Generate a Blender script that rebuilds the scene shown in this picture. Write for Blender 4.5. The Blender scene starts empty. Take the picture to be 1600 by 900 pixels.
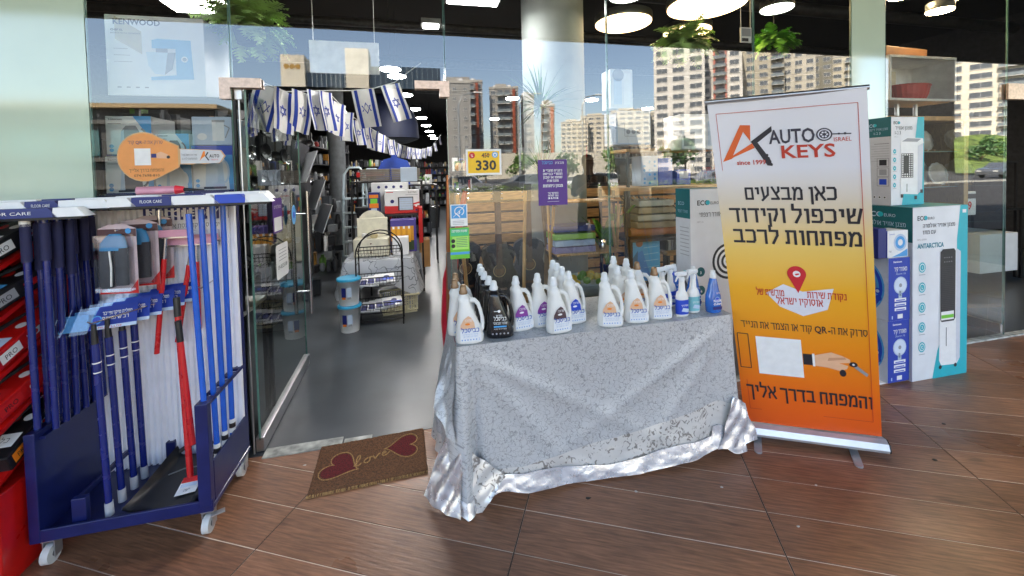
import bpy, bmesh, math, random, re
from math import sin, cos, pi, radians, atan2, sqrt
from mathutils import Matrix, Vector, noise
random.seed(7)
S = bpy.context.scene
COL = S.collection

# ---------------------------------------------------------------- camera, world, sun, exposure
def make_camera():
    F, PX, PY, H = 640.0, 800.0, 290.0, 1.5
    yaw, pitch, roll = radians(13.0), radians(1.7), 0.025
    f = Vector((sin(yaw)*cos(pitch), cos(yaw)*cos(pitch), -sin(pitch)))
    r = f.cross(Vector((0, 0, 1))).normalized(); u = r.cross(f)
    R = r*cos(roll) - u*sin(roll); U = u*cos(roll) + r*sin(roll)
    c = bpy.data.cameras.new('camera'); o = bpy.data.objects.new('camera', c); COL.objects.link(o)
    M = Matrix((R, U, -f)).transposed().to_4x4(); M.translation = (0, 0, H)
    o.matrix_world = M
    c.sensor_width = 36; c.sensor_fit = 'HORIZONTAL'; c.lens = 36*F/1600
    c.shift_x = 0; c.shift_y = -(450-PY)/1600
    c.clip_start = 0.05; c.clip_end = 3000
    S.camera = o
make_camera()
SUN_AZ = Vector((-0.75, 0.66, 0)).normalized(); SUN_EL = radians(48)
w = bpy.data.worlds.new("World"); S.world = w; w.use_nodes = True
nt = w.node_tree; bg = nt.nodes['Background']; sky = nt.nodes.new('ShaderNodeTexSky')
sky.sky_type = 'NISHITA'; sky.sun_disc = False; sky.sun_elevation = SUN_EL
sky.sun_rotation = atan2(SUN_AZ.x, SUN_AZ.y); sky.air_density = 1.0; sky.dust_density = 1.5; sky.ozone_density = 1.5
nt.links.new(sky.outputs[0], bg.inputs[0]); bg.inputs[1].default_value = 0.15
sl = bpy.data.lights.new('sun', 'SUN'); sl.energy = 4.8; sl.angle = radians(0.5); sl.color = (1, .96, .89)
so = bpy.data.objects.new('sun', sl); COL.objects.link(so)
sd = Vector((SUN_AZ.x*cos(SUN_EL), SUN_AZ.y*cos(SUN_EL), sin(SUN_EL)))
so.rotation_euler = sd.to_track_quat('Z', 'Y').to_euler()
S.view_settings.view_transform = 'Standard'; S.view_settings.look = 'None'
S.view_settings.exposure = 2.9; S.view_settings.gamma = 1
S.view_settings.use_white_balance = True; S.view_settings.white_balance_temperature = 7200
cy = S.cycles
cy.use_denoising = True; cy.max_bounces = 8; cy.diffuse_bounces = 4; cy.glossy_bounces = 4
cy.transparent_max_bounces = 16; cy.sample_clamp_indirect = 8; cy.caustics_reflective = False; cy.caustics_refractive = False

# ---------------------------------------------------------------- materials
def lin(c):
    return tuple(((x/255)/12.92 if x/255 <= .04045 else ((x/255+.055)/1.055)**2.4) for x in c)
_m = {}
def M(key, rgb=(200, 200, 200), rough=.5, metal=0., var=.06, scale=14., bump=0., coat=0., emis=0., stretch=None, rnd=0., trans=0., spec=.5):
    if key in _m: return _m[key]
    m = bpy.data.materials.new(key); m.use_nodes = True; _m[key] = m
    n = m.node_tree.nodes; l = m.node_tree.links; b = n['Principled BSDF']
    c = lin(rgb)
    b.inputs['Base Color'].default_value = (*c, 1); b.inputs['Roughness'].default_value = rough
    b.inputs['Metallic'].default_value = metal; b.inputs['Coat Weight'].default_value = coat; b.inputs['Coat Roughness'].default_value = .08
    b.inputs['Specular IOR Level'].default_value = spec
    if trans: b.inputs['Transmission Weight'].default_value = trans
    if emis:
        b.inputs['Emission Color'].default_value = (*c, 1); b.inputs['Emission Strength'].default_value = emis; return m
    if var or bump or rnd:
        tc = n.new('ShaderNodeTexCoord'); mp = n.new('ShaderNodeMapping'); l.new(tc.outputs['Object'], mp.inputs[0])
        if stretch: mp.inputs['Scale'].default_value = stretch
        nz = n.new('ShaderNodeTexNoise'); nz.inputs['Scale'].default_value = scale; nz.inputs['Detail'].default_value = 5
        l.new(mp.outputs[0], nz.inputs['Vector'])
        if var or rnd:
            hs = n.new('ShaderNodeHueSaturation'); hs.inputs['Color'].default_value = (*c, 1)
            mr = n.new('ShaderNodeMapRange'); mr.inputs[1].default_value = .3; mr.inputs[2].default_value = .7
            mr.inputs[3].default_value = 1-var*2; mr.inputs[4].default_value = 1+var*2
            l.new(nz.outputs[0], mr.inputs[0])
            if rnd:
                oi = n.new('ShaderNodeObjectInfo'); m2 = n.new('ShaderNodeMapRange'); m2.inputs[3].default_value = 1-rnd; m2.inputs[4].default_value = 1+rnd
                l.new(oi.outputs['Random'], m2.inputs[0]); mu = n.new('ShaderNodeMath'); mu.operation = 'MULTIPLY'
                l.new(mr.outputs[0], mu.inputs[0]); l.new(m2.outputs[0], mu.inputs[1]); l.new(mu.outputs[0], hs.inputs['Value'])
            else: l.new(mr.outputs[0], hs.inputs['Value'])
            l.new(hs.outputs[0], b.inputs['Base Color'])
        r2 = n.new('ShaderNodeMapRange'); r2.inputs[3].default_value = max(.02, rough-.08); r2.inputs[4].default_value = min(1, rough+.1)
        l.new(nz.outputs[0], r2.inputs[0]); l.new(r2.outputs[0], b.inputs['Roughness'])
        if bump:
            bp = n.new('ShaderNodeBump'); bp.inputs['Strength'].default_value = bump; bp.inputs['Distance'].default_value = .01
            l.new(nz.outputs[0], bp.inputs['Height']); l.new(bp.outputs[0], b.inputs['Normal'])
    return m
def flat(key, rgb=(200, 200, 200), rough=.45):                     # printed ink / smooth plastic
    return M(key, rgb, rough, var=.02, scale=30)
def glassmat(key, tint=(1, 1, 1), base=.05, edge=1.0):
    if key in _m: return _m[key]
    m = bpy.data.materials.new(key); m.use_nodes = True; _m[key] = m
    n = m.node_tree.nodes; l = m.node_tree.links; n.clear()
    out = n.new('ShaderNodeOutputMaterial'); mix = n.new('ShaderNodeMixShader'); t = n.new('ShaderNodeBsdfTransparent'); g = n.new('ShaderNodeBsdfGlossy')
    t.inputs[0].default_value = (*tint, 1); g.inputs['Roughness'].default_value = .012
    fr = n.new('ShaderNodeFresnel'); fr.inputs[0].default_value = 1.5
    mr = n.new('ShaderNodeMapRange'); mr.inputs[1].default_value = 0.0; mr.inputs[2].default_value = 1; mr.inputs[3].default_value = base; mr.inputs[4].default_value = edge
    tc = n.new('ShaderNodeTexCoord'); nz = n.new('ShaderNodeTexNoise'); nz.inputs['Scale'].default_value = 1.3; nz.inputs['Detail'].default_value = 1
    bp = n.new('ShaderNodeBump'); bp.inputs['Strength'].default_value = .08; bp.inputs['Distance'].default_value = .01
    l.new(tc.outputs['Object'], nz.inputs['Vector']); l.new(nz.outputs[0], bp.inputs['Height']); l.new(bp.outputs[0], g.inputs['Normal'])
    l.new(fr.outputs[0], mr.inputs[0]); l.new(mr.outputs[0], mix.inputs[0]); l.new(t.outputs[0], mix.inputs[1]); l.new(g.outputs[0], mix.inputs[2]); l.new(mix.outputs[0], out.inputs[0])
    return m

# ---------------------------------------------------------------- mesh builder
class G:
    def __init__(s, mat=None):
        s.v = []; s.f = []; s.mi = []; s.mats = []; s.T = Matrix(); s.sm = []; s.cur = 0; s.smooth = False
        if mat: s.m(mat)
    def m(s, mat):
        if mat not in s.mats: s.mats.append(mat)
        s.cur = s.mats.index(mat); return s
    def add(s, vs, fs, smooth=None):
        b = len(s.v); s.v += [tuple(s.T @ Vector(p)) for p in vs]
        sm = s.smooth if smooth is None else smooth
        for f in fs: s.f.append([b+i for i in f]); s.mi.append(s.cur); s.sm.append(sm)
        return s
    def box(s, c, d, rz=0, bev=0):
        x, y, z = [q/2 for q in d]; e = bev
        R = Matrix.Rotation(rz, 3, 'Z') if rz else None
        if e:
            bm = bmesh.new(); bmesh.ops.create_cube(bm, size=1)
            for vv in bm.verts: vv.co = Vector((vv.co.x*d[0], vv.co.y*d[1], vv.co.z*d[2]))
            bmesh.ops.bevel(bm, geom=bm.edges[:], offset=e, segments=2, affect='EDGES', profile=.5)
            bm.verts.index_update()
            vs = [vv.co.copy() for vv in bm.verts]; fs = [[q.index for q in f.verts] for f in bm.faces]; bm.free()
        else:
            vs = [Vector(p) for p in ((-x, -y, -z), (x, -y, -z), (x, y, -z), (-x, y, -z), (-x, -y, z), (x, -y, z), (x, y, z), (-x, y, z))]
            fs = [(0, 3, 2, 1), (4, 5, 6, 7), (0, 1, 5, 4), (1, 2, 6, 5), (2, 3, 7, 6), (3, 0, 4, 7)]
        if R: vs = [R @ p for p in vs]
        return s.add([p+Vector(c) for p in vs], fs, False)
    def b2(s, a, b, bev=0):
        return s.box([(a[i]+b[i])/2 for i in range(3)], [abs(b[i]-a[i]) for i in range(3)], bev=bev)
    def poly(s, pts): return s.add(pts, [list(range(len(pts)))], False)
    def tube(s, pts, r, n=8, cap=True, closed=False):
        pts = [Vector(p) for p in pts]; rs = r if isinstance(r, (list, tuple)) else [r]*len(pts)
        vs = []; fs = []; up = None
        for i, p in enumerate(pts):
            a = pts[i-1] if i or closed else p; b = pts[(i+1) % len(pts)] if i < len(pts)-1 or closed else p
            t = (b-a).normalized() if (b-a).length > 1e-9 else Vector((0, 0, 1))
            if up is None: up = t.orthogonal().normalized()
            up = (up - t*up.dot(t)); up = up.normalized() if up.length > 1e-6 else t.orthogonal().normalized()
            w2 = t.cross(up)
            for k in range(n):
                q = 2*pi*k/n; vs.append(p + (up*cos(q)+w2*sin(q))*rs[i])
        L = len(pts)
        for i in range(L if closed else L-1):
            for k in range(n):
                a0 = i*n+k; a1 = i*n+(k+1) % n; j = (i+1) % L; fs.append((a0, a1, j*n+(k+1) % n, j*n+k))
        s.add(vs, fs, True)
        if cap and not closed:
            s.add(vs[:n], [list(range(n))[::-1]], False); s.add(vs[-n:], [list(range(n))], False)
        return s
    def cyl(s, a, b, r, r2=None, n=12): return s.tube([a, b], [r, r if r2 is None else r2], n)
    def lathe(s, c, prof, n=16, sx=1, sy=1):
        vs = [(c[0]+r*cos(2*pi*k/n)*sx, c[1]+r*sin(2*pi*k/n)*sy, c[2]+z) for r, z in prof for k in range(n)]
        fs = [(i*n+k, i*n+(k+1) % n, (i+1)*n+(k+1) % n, (i+1)*n+k) for i in range(len(prof)-1) for k in range(n)]
        s.add(vs, fs, True); s.add(vs[:n], [list(range(n))[::-1]], False); s.add(vs[-n:], [list(range(n))], False); return s
    def loft(s, secs, n=20, e=2.6):                # secs: (z, cx, cy, rx, ry)
        vs = []
        for z, cx, cy_, rx, ry in secs:
            for k in range(n):
                q = 2*pi*k/n; c, d = cos(q), sin(q)
                vs.append((cx+rx*math.copysign(abs(c)**(2/e), c), cy_+ry*math.copysign(abs(d)**(2/e), d), z))
        fs = [(i*n+k, i*n+(k+1) % n, (i+1)*n+(k+1) % n, (i+1)*n+k) for i in range(len(secs)-1) for k in range(n)]
        s.add(vs, fs, True); s.add(vs[:n], [list(range(n))[::-1]], False); s.add(vs[-n:], [list(range(n))], False); return s
    def grid(s, fn, nu, nv, smooth=True):
        vs = [fn(i/nu, j/nv) for j in range(nv+1) for i in range(nu+1)]
        fs = [(j*(nu+1)+i, j*(nu+1)+i+1, (j+1)*(nu+1)+i+1, (j+1)*(nu+1)+i) for j in range(nv) for i in range(nu)]
        return s.add(vs, fs, smooth)
    def extr(s, pts, t):                            # outline in local XY extruded t along +Z of the frame
        n = len(pts); vs = [(x, y, 0) for x, y in pts]+[(x, y, t) for x, y in pts]
        return s.add(vs, [list(range(n))[::-1], list(range(n, 2*n))]+[(i, (i+1) % n, n+(i+1) % n, n+i) for i in range(n)], False)
    # ---- flat print, in frame T (x right, y up, z out)
    def R(s, x0, y0, x1, y1, mat, k=1):
        s.m(mat); z = .0004*k; return s.add([(x0, y0, z), (x1, y0, z), (x1, y1, z), (x0, y1, z)], [(0, 1, 2, 3)], False)
    def P(s, pts, mat, k=1):
        s.m(mat); return s.add([(x, y, .0004*k) for x, y in pts], [list(range(len(pts)))], False)
    def C(s, x, y, r, mat, k=1, ry=None, n=20): return s.P([(x+r*cos(2*pi*i/n), y+(ry or r)*sin(2*pi*i/n)) for i in range(n)], mat, k)
    def L(s, pts, w, mat, k=1):                     # stroke
        for (x0, y0), (x1, y1) in zip(pts, pts[1:]):
            dx, dy = x1-x0, y1-y0; d = math.hypot(dx, dy) or 1; nx, ny = -dy/d*w/2, dx/d*w/2
            s.P([(x0+nx, y0+ny), (x0-nx, y0-ny), (x1-nx, y1-ny), (x1+nx, y1+ny)][::1], mat, k)
        return s
    def txt(s, t, x, y, h, mat, k=2, al='c', bold=0., w=None, sh=0.):
        vs, fs, wd = textmesh(t, bold); s.m(mat)
        sc = h/.7; sx = sc
        if w and wd*sc > 0: sx = w/wd
        ox = x - (wd*sx/2 if al == 'c' else wd*sx if al == 'r' else 0)
        heb = bool(re.search('[\u0590-\u05ff]', t)); reps = [(0, 0)]
        for q, (dx, dy) in enumerate(reps):
            P = [(ox+a*sx+sh*b*sc+dx, y+b*sc+dy) for a, b in vs]; z = .0004*k+.00008*q
            if heb:
                vv = []; ff = []
                for i, f in enumerate(fs): n0 = len(vv); vv += [(*P[j], z+.00001*(i % 7)) for j in f]; ff.append(list(range(n0, n0+len(f))))
                s.add(vv, ff, False)
            else: s.add([(*p, z) for p in P], fs, False)
        return s
    def build(s, name, parent=None, label=None, cat=None, group=None, kind=None, loc=None, rz=None):
        me = bpy.data.meshes.new(name); me.from_pydata(s.v, [], s.f)
        for m in s.mats: me.materials.append(m)
        me.polygons.foreach_set('material_index', s.mi); me.polygons.foreach_set('use_smooth', s.sm); me.update()
        return ob(name, me, parent, label, cat, group, kind, loc, rz)
def ob(name, me, parent=None, label=None, cat=None, group=None, kind=None, loc=None, rz=None):
    o = bpy.data.objects.new(name, me); COL.objects.link(o)
    if parent: o.parent = parent
    if loc: o.location = loc
    if rz: o.rotation_euler[2] = rz
    for k, v in (('label', label), ('category', cat), ('group', group), ('kind', kind)):
        if v: o[k] = v
    return o
def thing(name, label, cat, loc=(0, 0, 0), rz=0, group=None): return ob(name, None, None, label, cat, group, None, loc, rz)
def tree_copy(o, parent=None, **kw):
    c = o.copy(); COL.objects.link(c)
    if parent: c.parent = parent
    for ch in list(o.children): tree_copy(ch, c)
    for k, v in kw.items():
        if k == 'loc': c.location = v
        elif k == 'rz': c.rotation_euler[2] = v
        else: c[k] = v
    return c
_t = {}
HEB = {'א': (.64, '0,1 .62,0|.58,1 .58,.66 .40,.44|.05,0 .05,.34 .20,.56'), 'ב': (.66, '.02,.93 .5,.93 .5,.07|0,.07 .64,.07'), 'ג': (.50, '.1,.93 .34,.93 .36,.3 .46,0|.36,.32 .05,.04'), 'ד': (.66, '0,.93 .64,.93|.5,.93 .5,0'),
       'ה': (.62, '0,.93 .54,.93 .54,0|.08,.58 .08,0'), 'ו': (.28, '.05,.93 .2,.93 .2,0'), 'ז': (.36, '0,.93 .34,.93|.2,.93 .16,0'), 'ח': (.64, '.08,0 .08,.93 .56,.93 .56,0'), 'ט': (.64, '.08,1 .08,.07 .56,.07 .56,.93 .36,.93 .3,.72'),
       'י': (.28, '.05,.93 .2,.93 .2,.5'), 'כ': (.62, '.02,.93 .46,.93 .54,.8 .54,.2 .46,.07 .02,.07'), 'ך': (.58, '0,.93 .5,.93 .5,-.3'), 'ל': (.58, '.05,1.3 .05,.93 .5,.93 .5,.6 .2,0'), 'מ': (.68, '.02,.96 .14,.7 .05,0|.14,.7 .3,.93 .5,.93 .6,.75 .6,.07 .34,.07'),
       'ם': (.64, '.06,.07 .06,.93 .56,.93 .56,.07 .06,.07'), 'נ': (.42, '.1,.93 .32,.93 .32,.07 0,.07'), 'ן': (.28, '.05,.93 .2,.93 .2,-.3'), 'ס': (.66, '.3,.05 .06,.3 .06,.93 .56,.93 .58,.4 .3,.05'), 'ע': (.62, '.08,1 .2,.12|.54,1 .5,.4 .05,-.05'),
       'פ': (.64, '.24,.5 .08,.52 .08,.93 .46,.93 .56,.8 .56,.2 .46,.07 .02,.07'), 'ף': (.62, '.24,.5 .08,.52 .08,.93 .5,.93 .54,.8 .54,-.3'), 'צ': (.60, '.06,1 .52,.07 0,.07|.54,1 .54,.7 .34,.5'), 'ץ': (.58, '.06,1 .3,.5 .3,-.3|.54,1 .32,.6'),
       'ק': (.64, '0,.93 .56,.93 .56,.6 .38,.1|.1,.6 .1,-.3'), 'ר': (.58, '0,.93 .5,.93 .5,0'), 'ש': (.84, '.06,1 .1,.07 .6,.07 .78,1|.42,1 .36,.6 .12,.42'), 'ת': (.68, '0,.07 .14,.07 .14,.93|.04,.93 .58,.93 .58,0')}
def latin(t, bold):
    c = bpy.data.curves.new('t', 'FONT'); c.body = t; c.resolution_u = 2; c.offset = bold
    o = bpy.data.objects.new('t', c); me = bpy.data.meshes.new_from_object(o)
    vs = [(v.co.x, v.co.y) for v in me.vertices]; fs = [list(p.vertices) for p in me.polygons]
    x0 = min([v[0] for v in vs] or [0]); wd = max([v[0] for v in vs] or [1])-x0
    bpy.data.objects.remove(o); bpy.data.curves.remove(c); bpy.data.meshes.remove(me)
    return [(a-x0, b) for a, b in vs], fs, wd
def textmesh(t, bold=0.):
    if (t, bold) in _t: return _t[(t, bold)]
    if not re.search('[\u0590-\u05ff]', t): _t[(t, bold)] = latin(t, bold); return _t[(t, bold)]
    th = .095+min(bold, .04)*2.; vs = []; fs = []; x = 0.     # right-to-left strokes, latin and number runs stay in order
    for tok in re.findall(r'[A-Za-z0-9./]+|.', t)[::-1]:
        if tok == ' ': x += .30; continue
        if tok in HEB:
            w_, st = HEB[tok]
            for pl in st.split('|'):
                P = [tuple(float(q) for q in p.split(',')) for p in pl.split(' ')]
                for (x0, y0), (x1, y1) in zip(P, P[1:]):
                    d = math.hypot(x1-x0, y1-y0); ux, uy = (x1-x0)/d, (y1-y0)/d; e = th*.5; hx, hy = -uy*th/2, ux*th/2; b = len(vs)
                    x0, y0, x1_, y1_ = x0-ux*e*.8, y0-uy*e*.8, x1+ux*e*.8, y1+uy*e*.8
                    vs += [((x+a)*.7, b_*.7) for a, b_ in ((x0+hx, y0+hy), (x0-hx, y0-hy), (x1_-hx, y1_-hy), (x1_+hx, y1_+hy))]; fs.append([b, b+1, b+2, b+3])
            x += w_+.17
        else:
            v, f, w_ = latin(tok, bold); b = len(vs); vs += [(x*.7+a, c) for a, c in v]; fs += [[b+i for i in q] for q in f]; x += w_/.7+.15
    _t[(t, bold)] = (vs, fs, x*.7-.1); return _t[(t, bold)]
def frame(o, x, y, z):                               # matrix from origin and the three axes
    m = Matrix((Vector(x), Vector(y), Vector(z))).transposed().to_4x4(); m.translation = o; return m
def front(x, y, z): return frame((x, y, z), (1, 0, 0), (0, 0, 1), (0, -1, 0))      # panel facing -Y (towards the street)
def left(x, y, z): return frame((x, y, z), (0, -1, 0), (0, 0, 1), (-1, 0, 0))      # panel facing -X, x runs towards the street

FY = 2.44                                            # plane of the shop front
white = M('white_paint', (232, 232, 228), .4); paper = flat('white_print', (236, 237, 236), .4); ink = flat('black_ink', (28, 28, 34))
black = M('black_plastic', (22, 22, 24), .38, var=.1); chrome = M('chrome', (200, 200, 200), .18, 1); alu = M('brushed_aluminium', (190, 192, 195), .32, 1, var=.1, scale=60, stretch=(1, 30, 30))
greyp = flat('grey_print', (150, 152, 158)); teal = flat('teal_print', (0, 176, 190)); dteal = flat('dark_teal_print', (0, 92, 98)); navy = M('navy_plastic', (14, 26, 84), .35, var=.08, coat=.2)
navyp = flat('navy_print', (26, 36, 110)); skyb = flat('sky_blue_print', (70, 160, 220)); pale = flat('pale_blue_print', (186, 205, 226)); redp = flat('red_print', (205, 32, 34)); blu = flat('blue_print', (24, 70, 190))
orange = flat('orange_print', (238, 130, 30)); green = flat('green_print', (110, 200, 60)); yellow = flat('yellow_print', (245, 196, 30)); purple = flat('purple_print', (80, 38, 130))
wood = M('oak_wood', (196, 152, 98), .5, var=.12, scale=6, stretch=(3, 30, 3)); bamboo = M('bamboo', (205, 160, 100), .45, var=.15, scale=10, stretch=(6, 6, 1.2)); darkwood = M('dark_wood', (92, 62, 38), .5, var=.12, scale=8, stretch=(2, 20, 2))
mint = M('mint_backpainted_glass', (196, 218, 200), .05, var=.03, scale=2, coat=1.)
leafg = M('leaf_green', (96, 160, 40), .5, var=.25, scale=9); leafd = M('leaf_dark', (52, 92, 40), .55, var=.25, scale=6)
# ---------------------------------------------------------------- ground, floors, canopy, shell of the shop
GR = G(M('asphalt', (62, 62, 64), .85, var=.12, scale=.6, bump=.2)); GR.b2((-900, -900, -.3), (900, 900, -.06)); GR.build('ground', kind='structure')
g = G(M('mortar', (232, 214, 192), .8)); g.b2((-4.2, -1.6, -.05), (8.2, FY, -.0016)); pave = g.build('pavement', kind='structure')
plank_m = M('wood_look_tile', (156, 108, 80), .36, var=.15, scale=5, bump=.12, stretch=(1.6, 16, 1), rnd=.13)
def tile_wood():                                     # finer grain and knots over the base
    n = plank_m.node_tree.nodes; l = plank_m.node_tree.links; b = n['Principled BSDF']
    tc = n['Texture Coordinate']; oi = n.new('ShaderNodeObjectInfo'); ad = n.new('ShaderNodeVectorMath'); ad.operation = 'MULTIPLY_ADD'
    cx = n.new('ShaderNodeCombineXYZ'); l.new(oi.outputs['Random'], cx.inputs[0]); l.new(oi.outputs['Random'], cx.inputs[1])
    l.new(cx.outputs[0], ad.inputs[0]); ad.inputs[1].default_value = (40, 23, 0); l.new(tc.outputs['Object'], ad.inputs[2])
    for q in n:
        if q.type == 'MAPPING': l.new(ad.outputs[0], q.inputs[0])
    mp = n.new('ShaderNodeMapping'); mp.inputs['Scale'].default_value = (1.3, 9, 1); l.new(ad.outputs[0], mp.inputs[0])
    wv = n.new('ShaderNodeTexWave'); wv.bands_direction = 'Y'; wv.inputs['Scale'].default_value = 2.2; wv.inputs['Distortion'].default_value = 14; wv.inputs['Detail'].default_value = 6; wv.inputs['Detail Scale'].default_value = 1.3
    l.new(mp.outputs[0], wv.inputs[0])
    mx = n.new('ShaderNodeMix'); mx.data_type = 'RGBA'; mx.blend_type = 'MULTIPLY'; mx.inputs[0].default_value = .2
    src = b.inputs['Base Color'].links[0].from_socket; l.new(src, mx.inputs[6]); l.new(wv.outputs[0], mx.inputs[7]); l.new(mx.outputs[2], b.inputs['Base Color'])
    ge = n.new('ShaderNodeNewGeometry'); st = n.new('ShaderNodeTexNoise'); st.inputs['Scale'].default_value = 2.3; st.inputs['Detail'].default_value = 8; st.inputs['Roughness'].default_value = .7; l.new(ge.outputs['Position'], st.inputs['Vector'])
    sr = n.new('ShaderNodeMapRange'); sr.inputs[1].default_value = .36; sr.inputs[2].default_value = .66; sr.inputs[3].default_value = .82; sr.inputs[4].default_value = 1.14; l.new(st.outputs[0], sr.inputs[0])
    kn = n.new('ShaderNodeTexNoise'); kn.inputs['Scale'].default_value = 3.1; kn.inputs['Detail'].default_value = 1; kv = n.new('ShaderNodeMapping'); kv.inputs['Scale'].default_value = (1.5, 5, 1); l.new(ad.outputs[0], kv.inputs[0]); l.new(kv.outputs[0], kn.inputs['Vector'])
    kr = n.new('ShaderNodeMapRange'); kr.inputs[1].default_value = .69; kr.inputs[2].default_value = .78; kr.inputs[3].default_value = 1; kr.inputs[4].default_value = .6; l.new(kn.outputs[0], kr.inputs[0])
    mm = n.new('ShaderNodeMath'); mm.operation = 'MULTIPLY'; l.new(sr.outputs[0], mm.inputs[0]); l.new(kr.outputs[0], mm.inputs[1])
    vm = n.new('ShaderNodeVectorMath'); vm.operation = 'SCALE'; l.new(mx.outputs[2], vm.inputs[0]); l.new(mm.outputs[0], vm.inputs['Scale']); l.new(vm.outputs[0], b.inputs['Base Color'])
    k = n.new('ShaderNodeTexNoise'); k.inputs['Scale'].default_value = 1.4; k.inputs['Detail'].default_value = 6; l.new(ad.outputs[0], k.inputs['Vector'])
    r = n.new('ShaderNodeMapRange'); r.inputs[1].default_value = .35; r.inputs[2].default_value = .65; r.inputs[3].default_value = .26; r.inputs[4].default_value = .5
    l.new(k.outputs[0], r.inputs[0]); l.new(r.outputs[0], b.inputs['Roughness'])
tile_wood()
def clip(pts, f):                                    # keep f(p)>=0
    out = []
    for a, b in zip(pts, pts[1:]+pts[:1]):
        fa, fb = f(a), f(b)
        if fa >= 0: out.append(a)
        if fa*fb < 0: t = fa/(fa-fb); out.append((a[0]+(b[0]-a[0])*t, a[1]+(b[1]-a[1])*t))
    return out
def planks():
    A = radians(-27); u = (cos(A), sin(A)); v = (-sin(A), cos(A)); PL, PW, J = 1.03, .212, .0019
    full = None
    for i in range(-5, 8):
        U0 = .62+i*PL; g = G(M('dark_joint', (84, 66, 54), .9)); g.T = Matrix.Translation((U0*u[0], U0*u[1], 0)) @ Matrix.Rotation(A, 4, 'Z'); g.b2((-.0024, -2.2, -.02), (.0024, 4.9, -.0012)); g.build('joint', pave)
    for i in range(-7, 9):
        for j in range(-18, 24):
            U0 = .62+i*PL; V0 = .04+j*PW
            q = [(U0+.003, V0+J), (U0+PL-.003, V0+J), (U0+PL-.003, V0+PW-J), (U0+.003, V0+PW-J)]
            wp = [(a*u[0]+b*v[0], a*u[1]+b*v[1]) for a, b in q]
            c = (sum(p[0] for p in wp)/4, sum(p[1] for p in wp)/4)
            if not (-2.9 < c[0] < 6.4 and -1.0 < c[1] < 3.0): continue
            cl = clip(wp, lambda p: FY-.003-p[1])
            if len(cl) < 3: continue
            same = len(cl) == 4 and all(abs(x-y) < 1e-9 for P, Q in zip(cl, wp) for x, y in zip(P, Q))
            if same and full: o = full.copy(); COL.objects.link(o); o.location = (*c, random.uniform(-.0006, .0006)); continue
            loc = [((p[0]-c[0])*u[0]+(p[1]-c[1])*u[1], (p[0]-c[0])*v[0]+(p[1]-c[1])*v[1]) for p in cl]
            g = G(plank_m); n = len(loc); e = .0012
            cxm = (sum(p[0] for p in loc)/n, sum(p[1] for p in loc)/n)
            inn = [(p[0]+(cxm[0]-p[0])*e/max(.02, abs(cxm[0]-p[0])+1e-6), p[1]+(cxm[1]-p[1])*e/max(.02, abs(cxm[1]-p[1])+1e-6)) for p in loc]
            g.add([(x, y, -.01) for x, y in loc]+[(x, y, -.0012) for x, y in loc]+[(x, y, 0) for x, y in inn], [list(range(2*n, 3*n))]+[(r*n+k, r*n+(k+1) % n, (r+1)*n+(k+1) % n, (r+1)*n+k) for r in (0, 1) for k in range(n)], False)
            o = g.build('plank', pave, loc=(*c, 0), rz=A)
            if same: full = o
planks()
conc = M('polished_concrete', (72, 77, 82), .32, var=.16, scale=2.2, bump=0)
n_ = conc.node_tree.nodes
random.seed(2)
for k_, (x, y) in enumerate([(.72, 1.72), (1.35, 1.62), (1.78, 1.52), (2.5, 1.5), (.95, 1.70), (-.62, 2.30), (2.9, 1.7), (1.5, 1.36)]):
    g = G(M('litter_white', (206, 200, 190), .7) if k_ % 3 else M('stain_dark', (52, 40, 32), .6)); s_ = .008 if k_ % 3 else .012
    g.add([(s_*random.uniform(.6, 1.3)*cos(q*pi/3), s_*random.uniform(.5, 1.)*sin(q*pi/3), .0012) for q in range(6)]+[(0, 0, .003)], [(q, (q+1) % 6, 6) for q in range(6)]); g.build('litter_speck', None, 'tiny %s speck of litter on the wood-look tiles, number of its kind too small to name apart' % ('pale' if k_ % 3 else 'dark') if False else 'tiny %s speck of litter lying on the brown tiles' % ('pale' if k_ % 3 else 'dark'), 'litter', '%s litter specks on the tiles' % ('pale' if k_ % 3 else 'dark'), loc=(x, y, 0))
g = G(conc); g.b2((-6, FY+.002, -.05), (10, 26, .0)); g.build('shop_floor', kind='structure')
g = G(M('worn_threshold', (176, 178, 172), .6, var=.25, scale=18, bump=.3)); g.b2((-.86, FY-.03, .0), (-.46, FY+.05, .006)); g.b2((-.45, FY-.012, .0), (-.30, FY+.03, .004)); g.b2((1.2, FY-.03, 0), (6.3, FY+.03, .012)); g.build('threshold', kind='structure')
# sunny forecourt beyond the canopy, street
g = G(M('forecourt_paving', (98, 86, 72), .7, var=.15, scale=1.2)); g.b2((-60, -17, -.05), (9, -1.6, -.012)); g.build('forecourt', kind='structure')
g = G(M('dim_reflection_ground', (44, 44, 46), .85, var=.1)); g.b2((9.002, -17, -.05), (90, -1.6, -.012)); g.build('added_dark_ground', kind='structure')  # dark ground added so the right-hand panes mirror less brightness
g = G(M('road_asphalt', (50, 50, 52), .8, var=.1)); g.b2((-90, -34, -.055), (160, -17.3, -.02)); g.build('road', kind='structure')
g = G(M('kerb', (170, 168, 160), .8)); g.b2((-60, -17.3, -.05), (90, -17.0, .1)); g.build('kerb', kind='structure')
soff = M('dark_soffit', (38, 36, 34), .75, var=.15)
g = G(soff); g.b2((-26, -2.5, 4.0), (30, FY+.1, 4.35)); g.m(M('fascia', (185, 182, 172), .6)); g.b2((-26, -2.56, 3.98), (30, -2.5, 4.6)); g.build('canopy', kind='structure')
blackc = M('black_ceiling', (20, 21, 23), .85, var=.2)
g = G(blackc); g.b2((-7, FY+.1, 4.0), (14, 26, 4.35)); g.build('shop_ceiling', kind='structure')
dk = M('dark_wall', (70, 70, 72), .8, var=.12)
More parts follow.
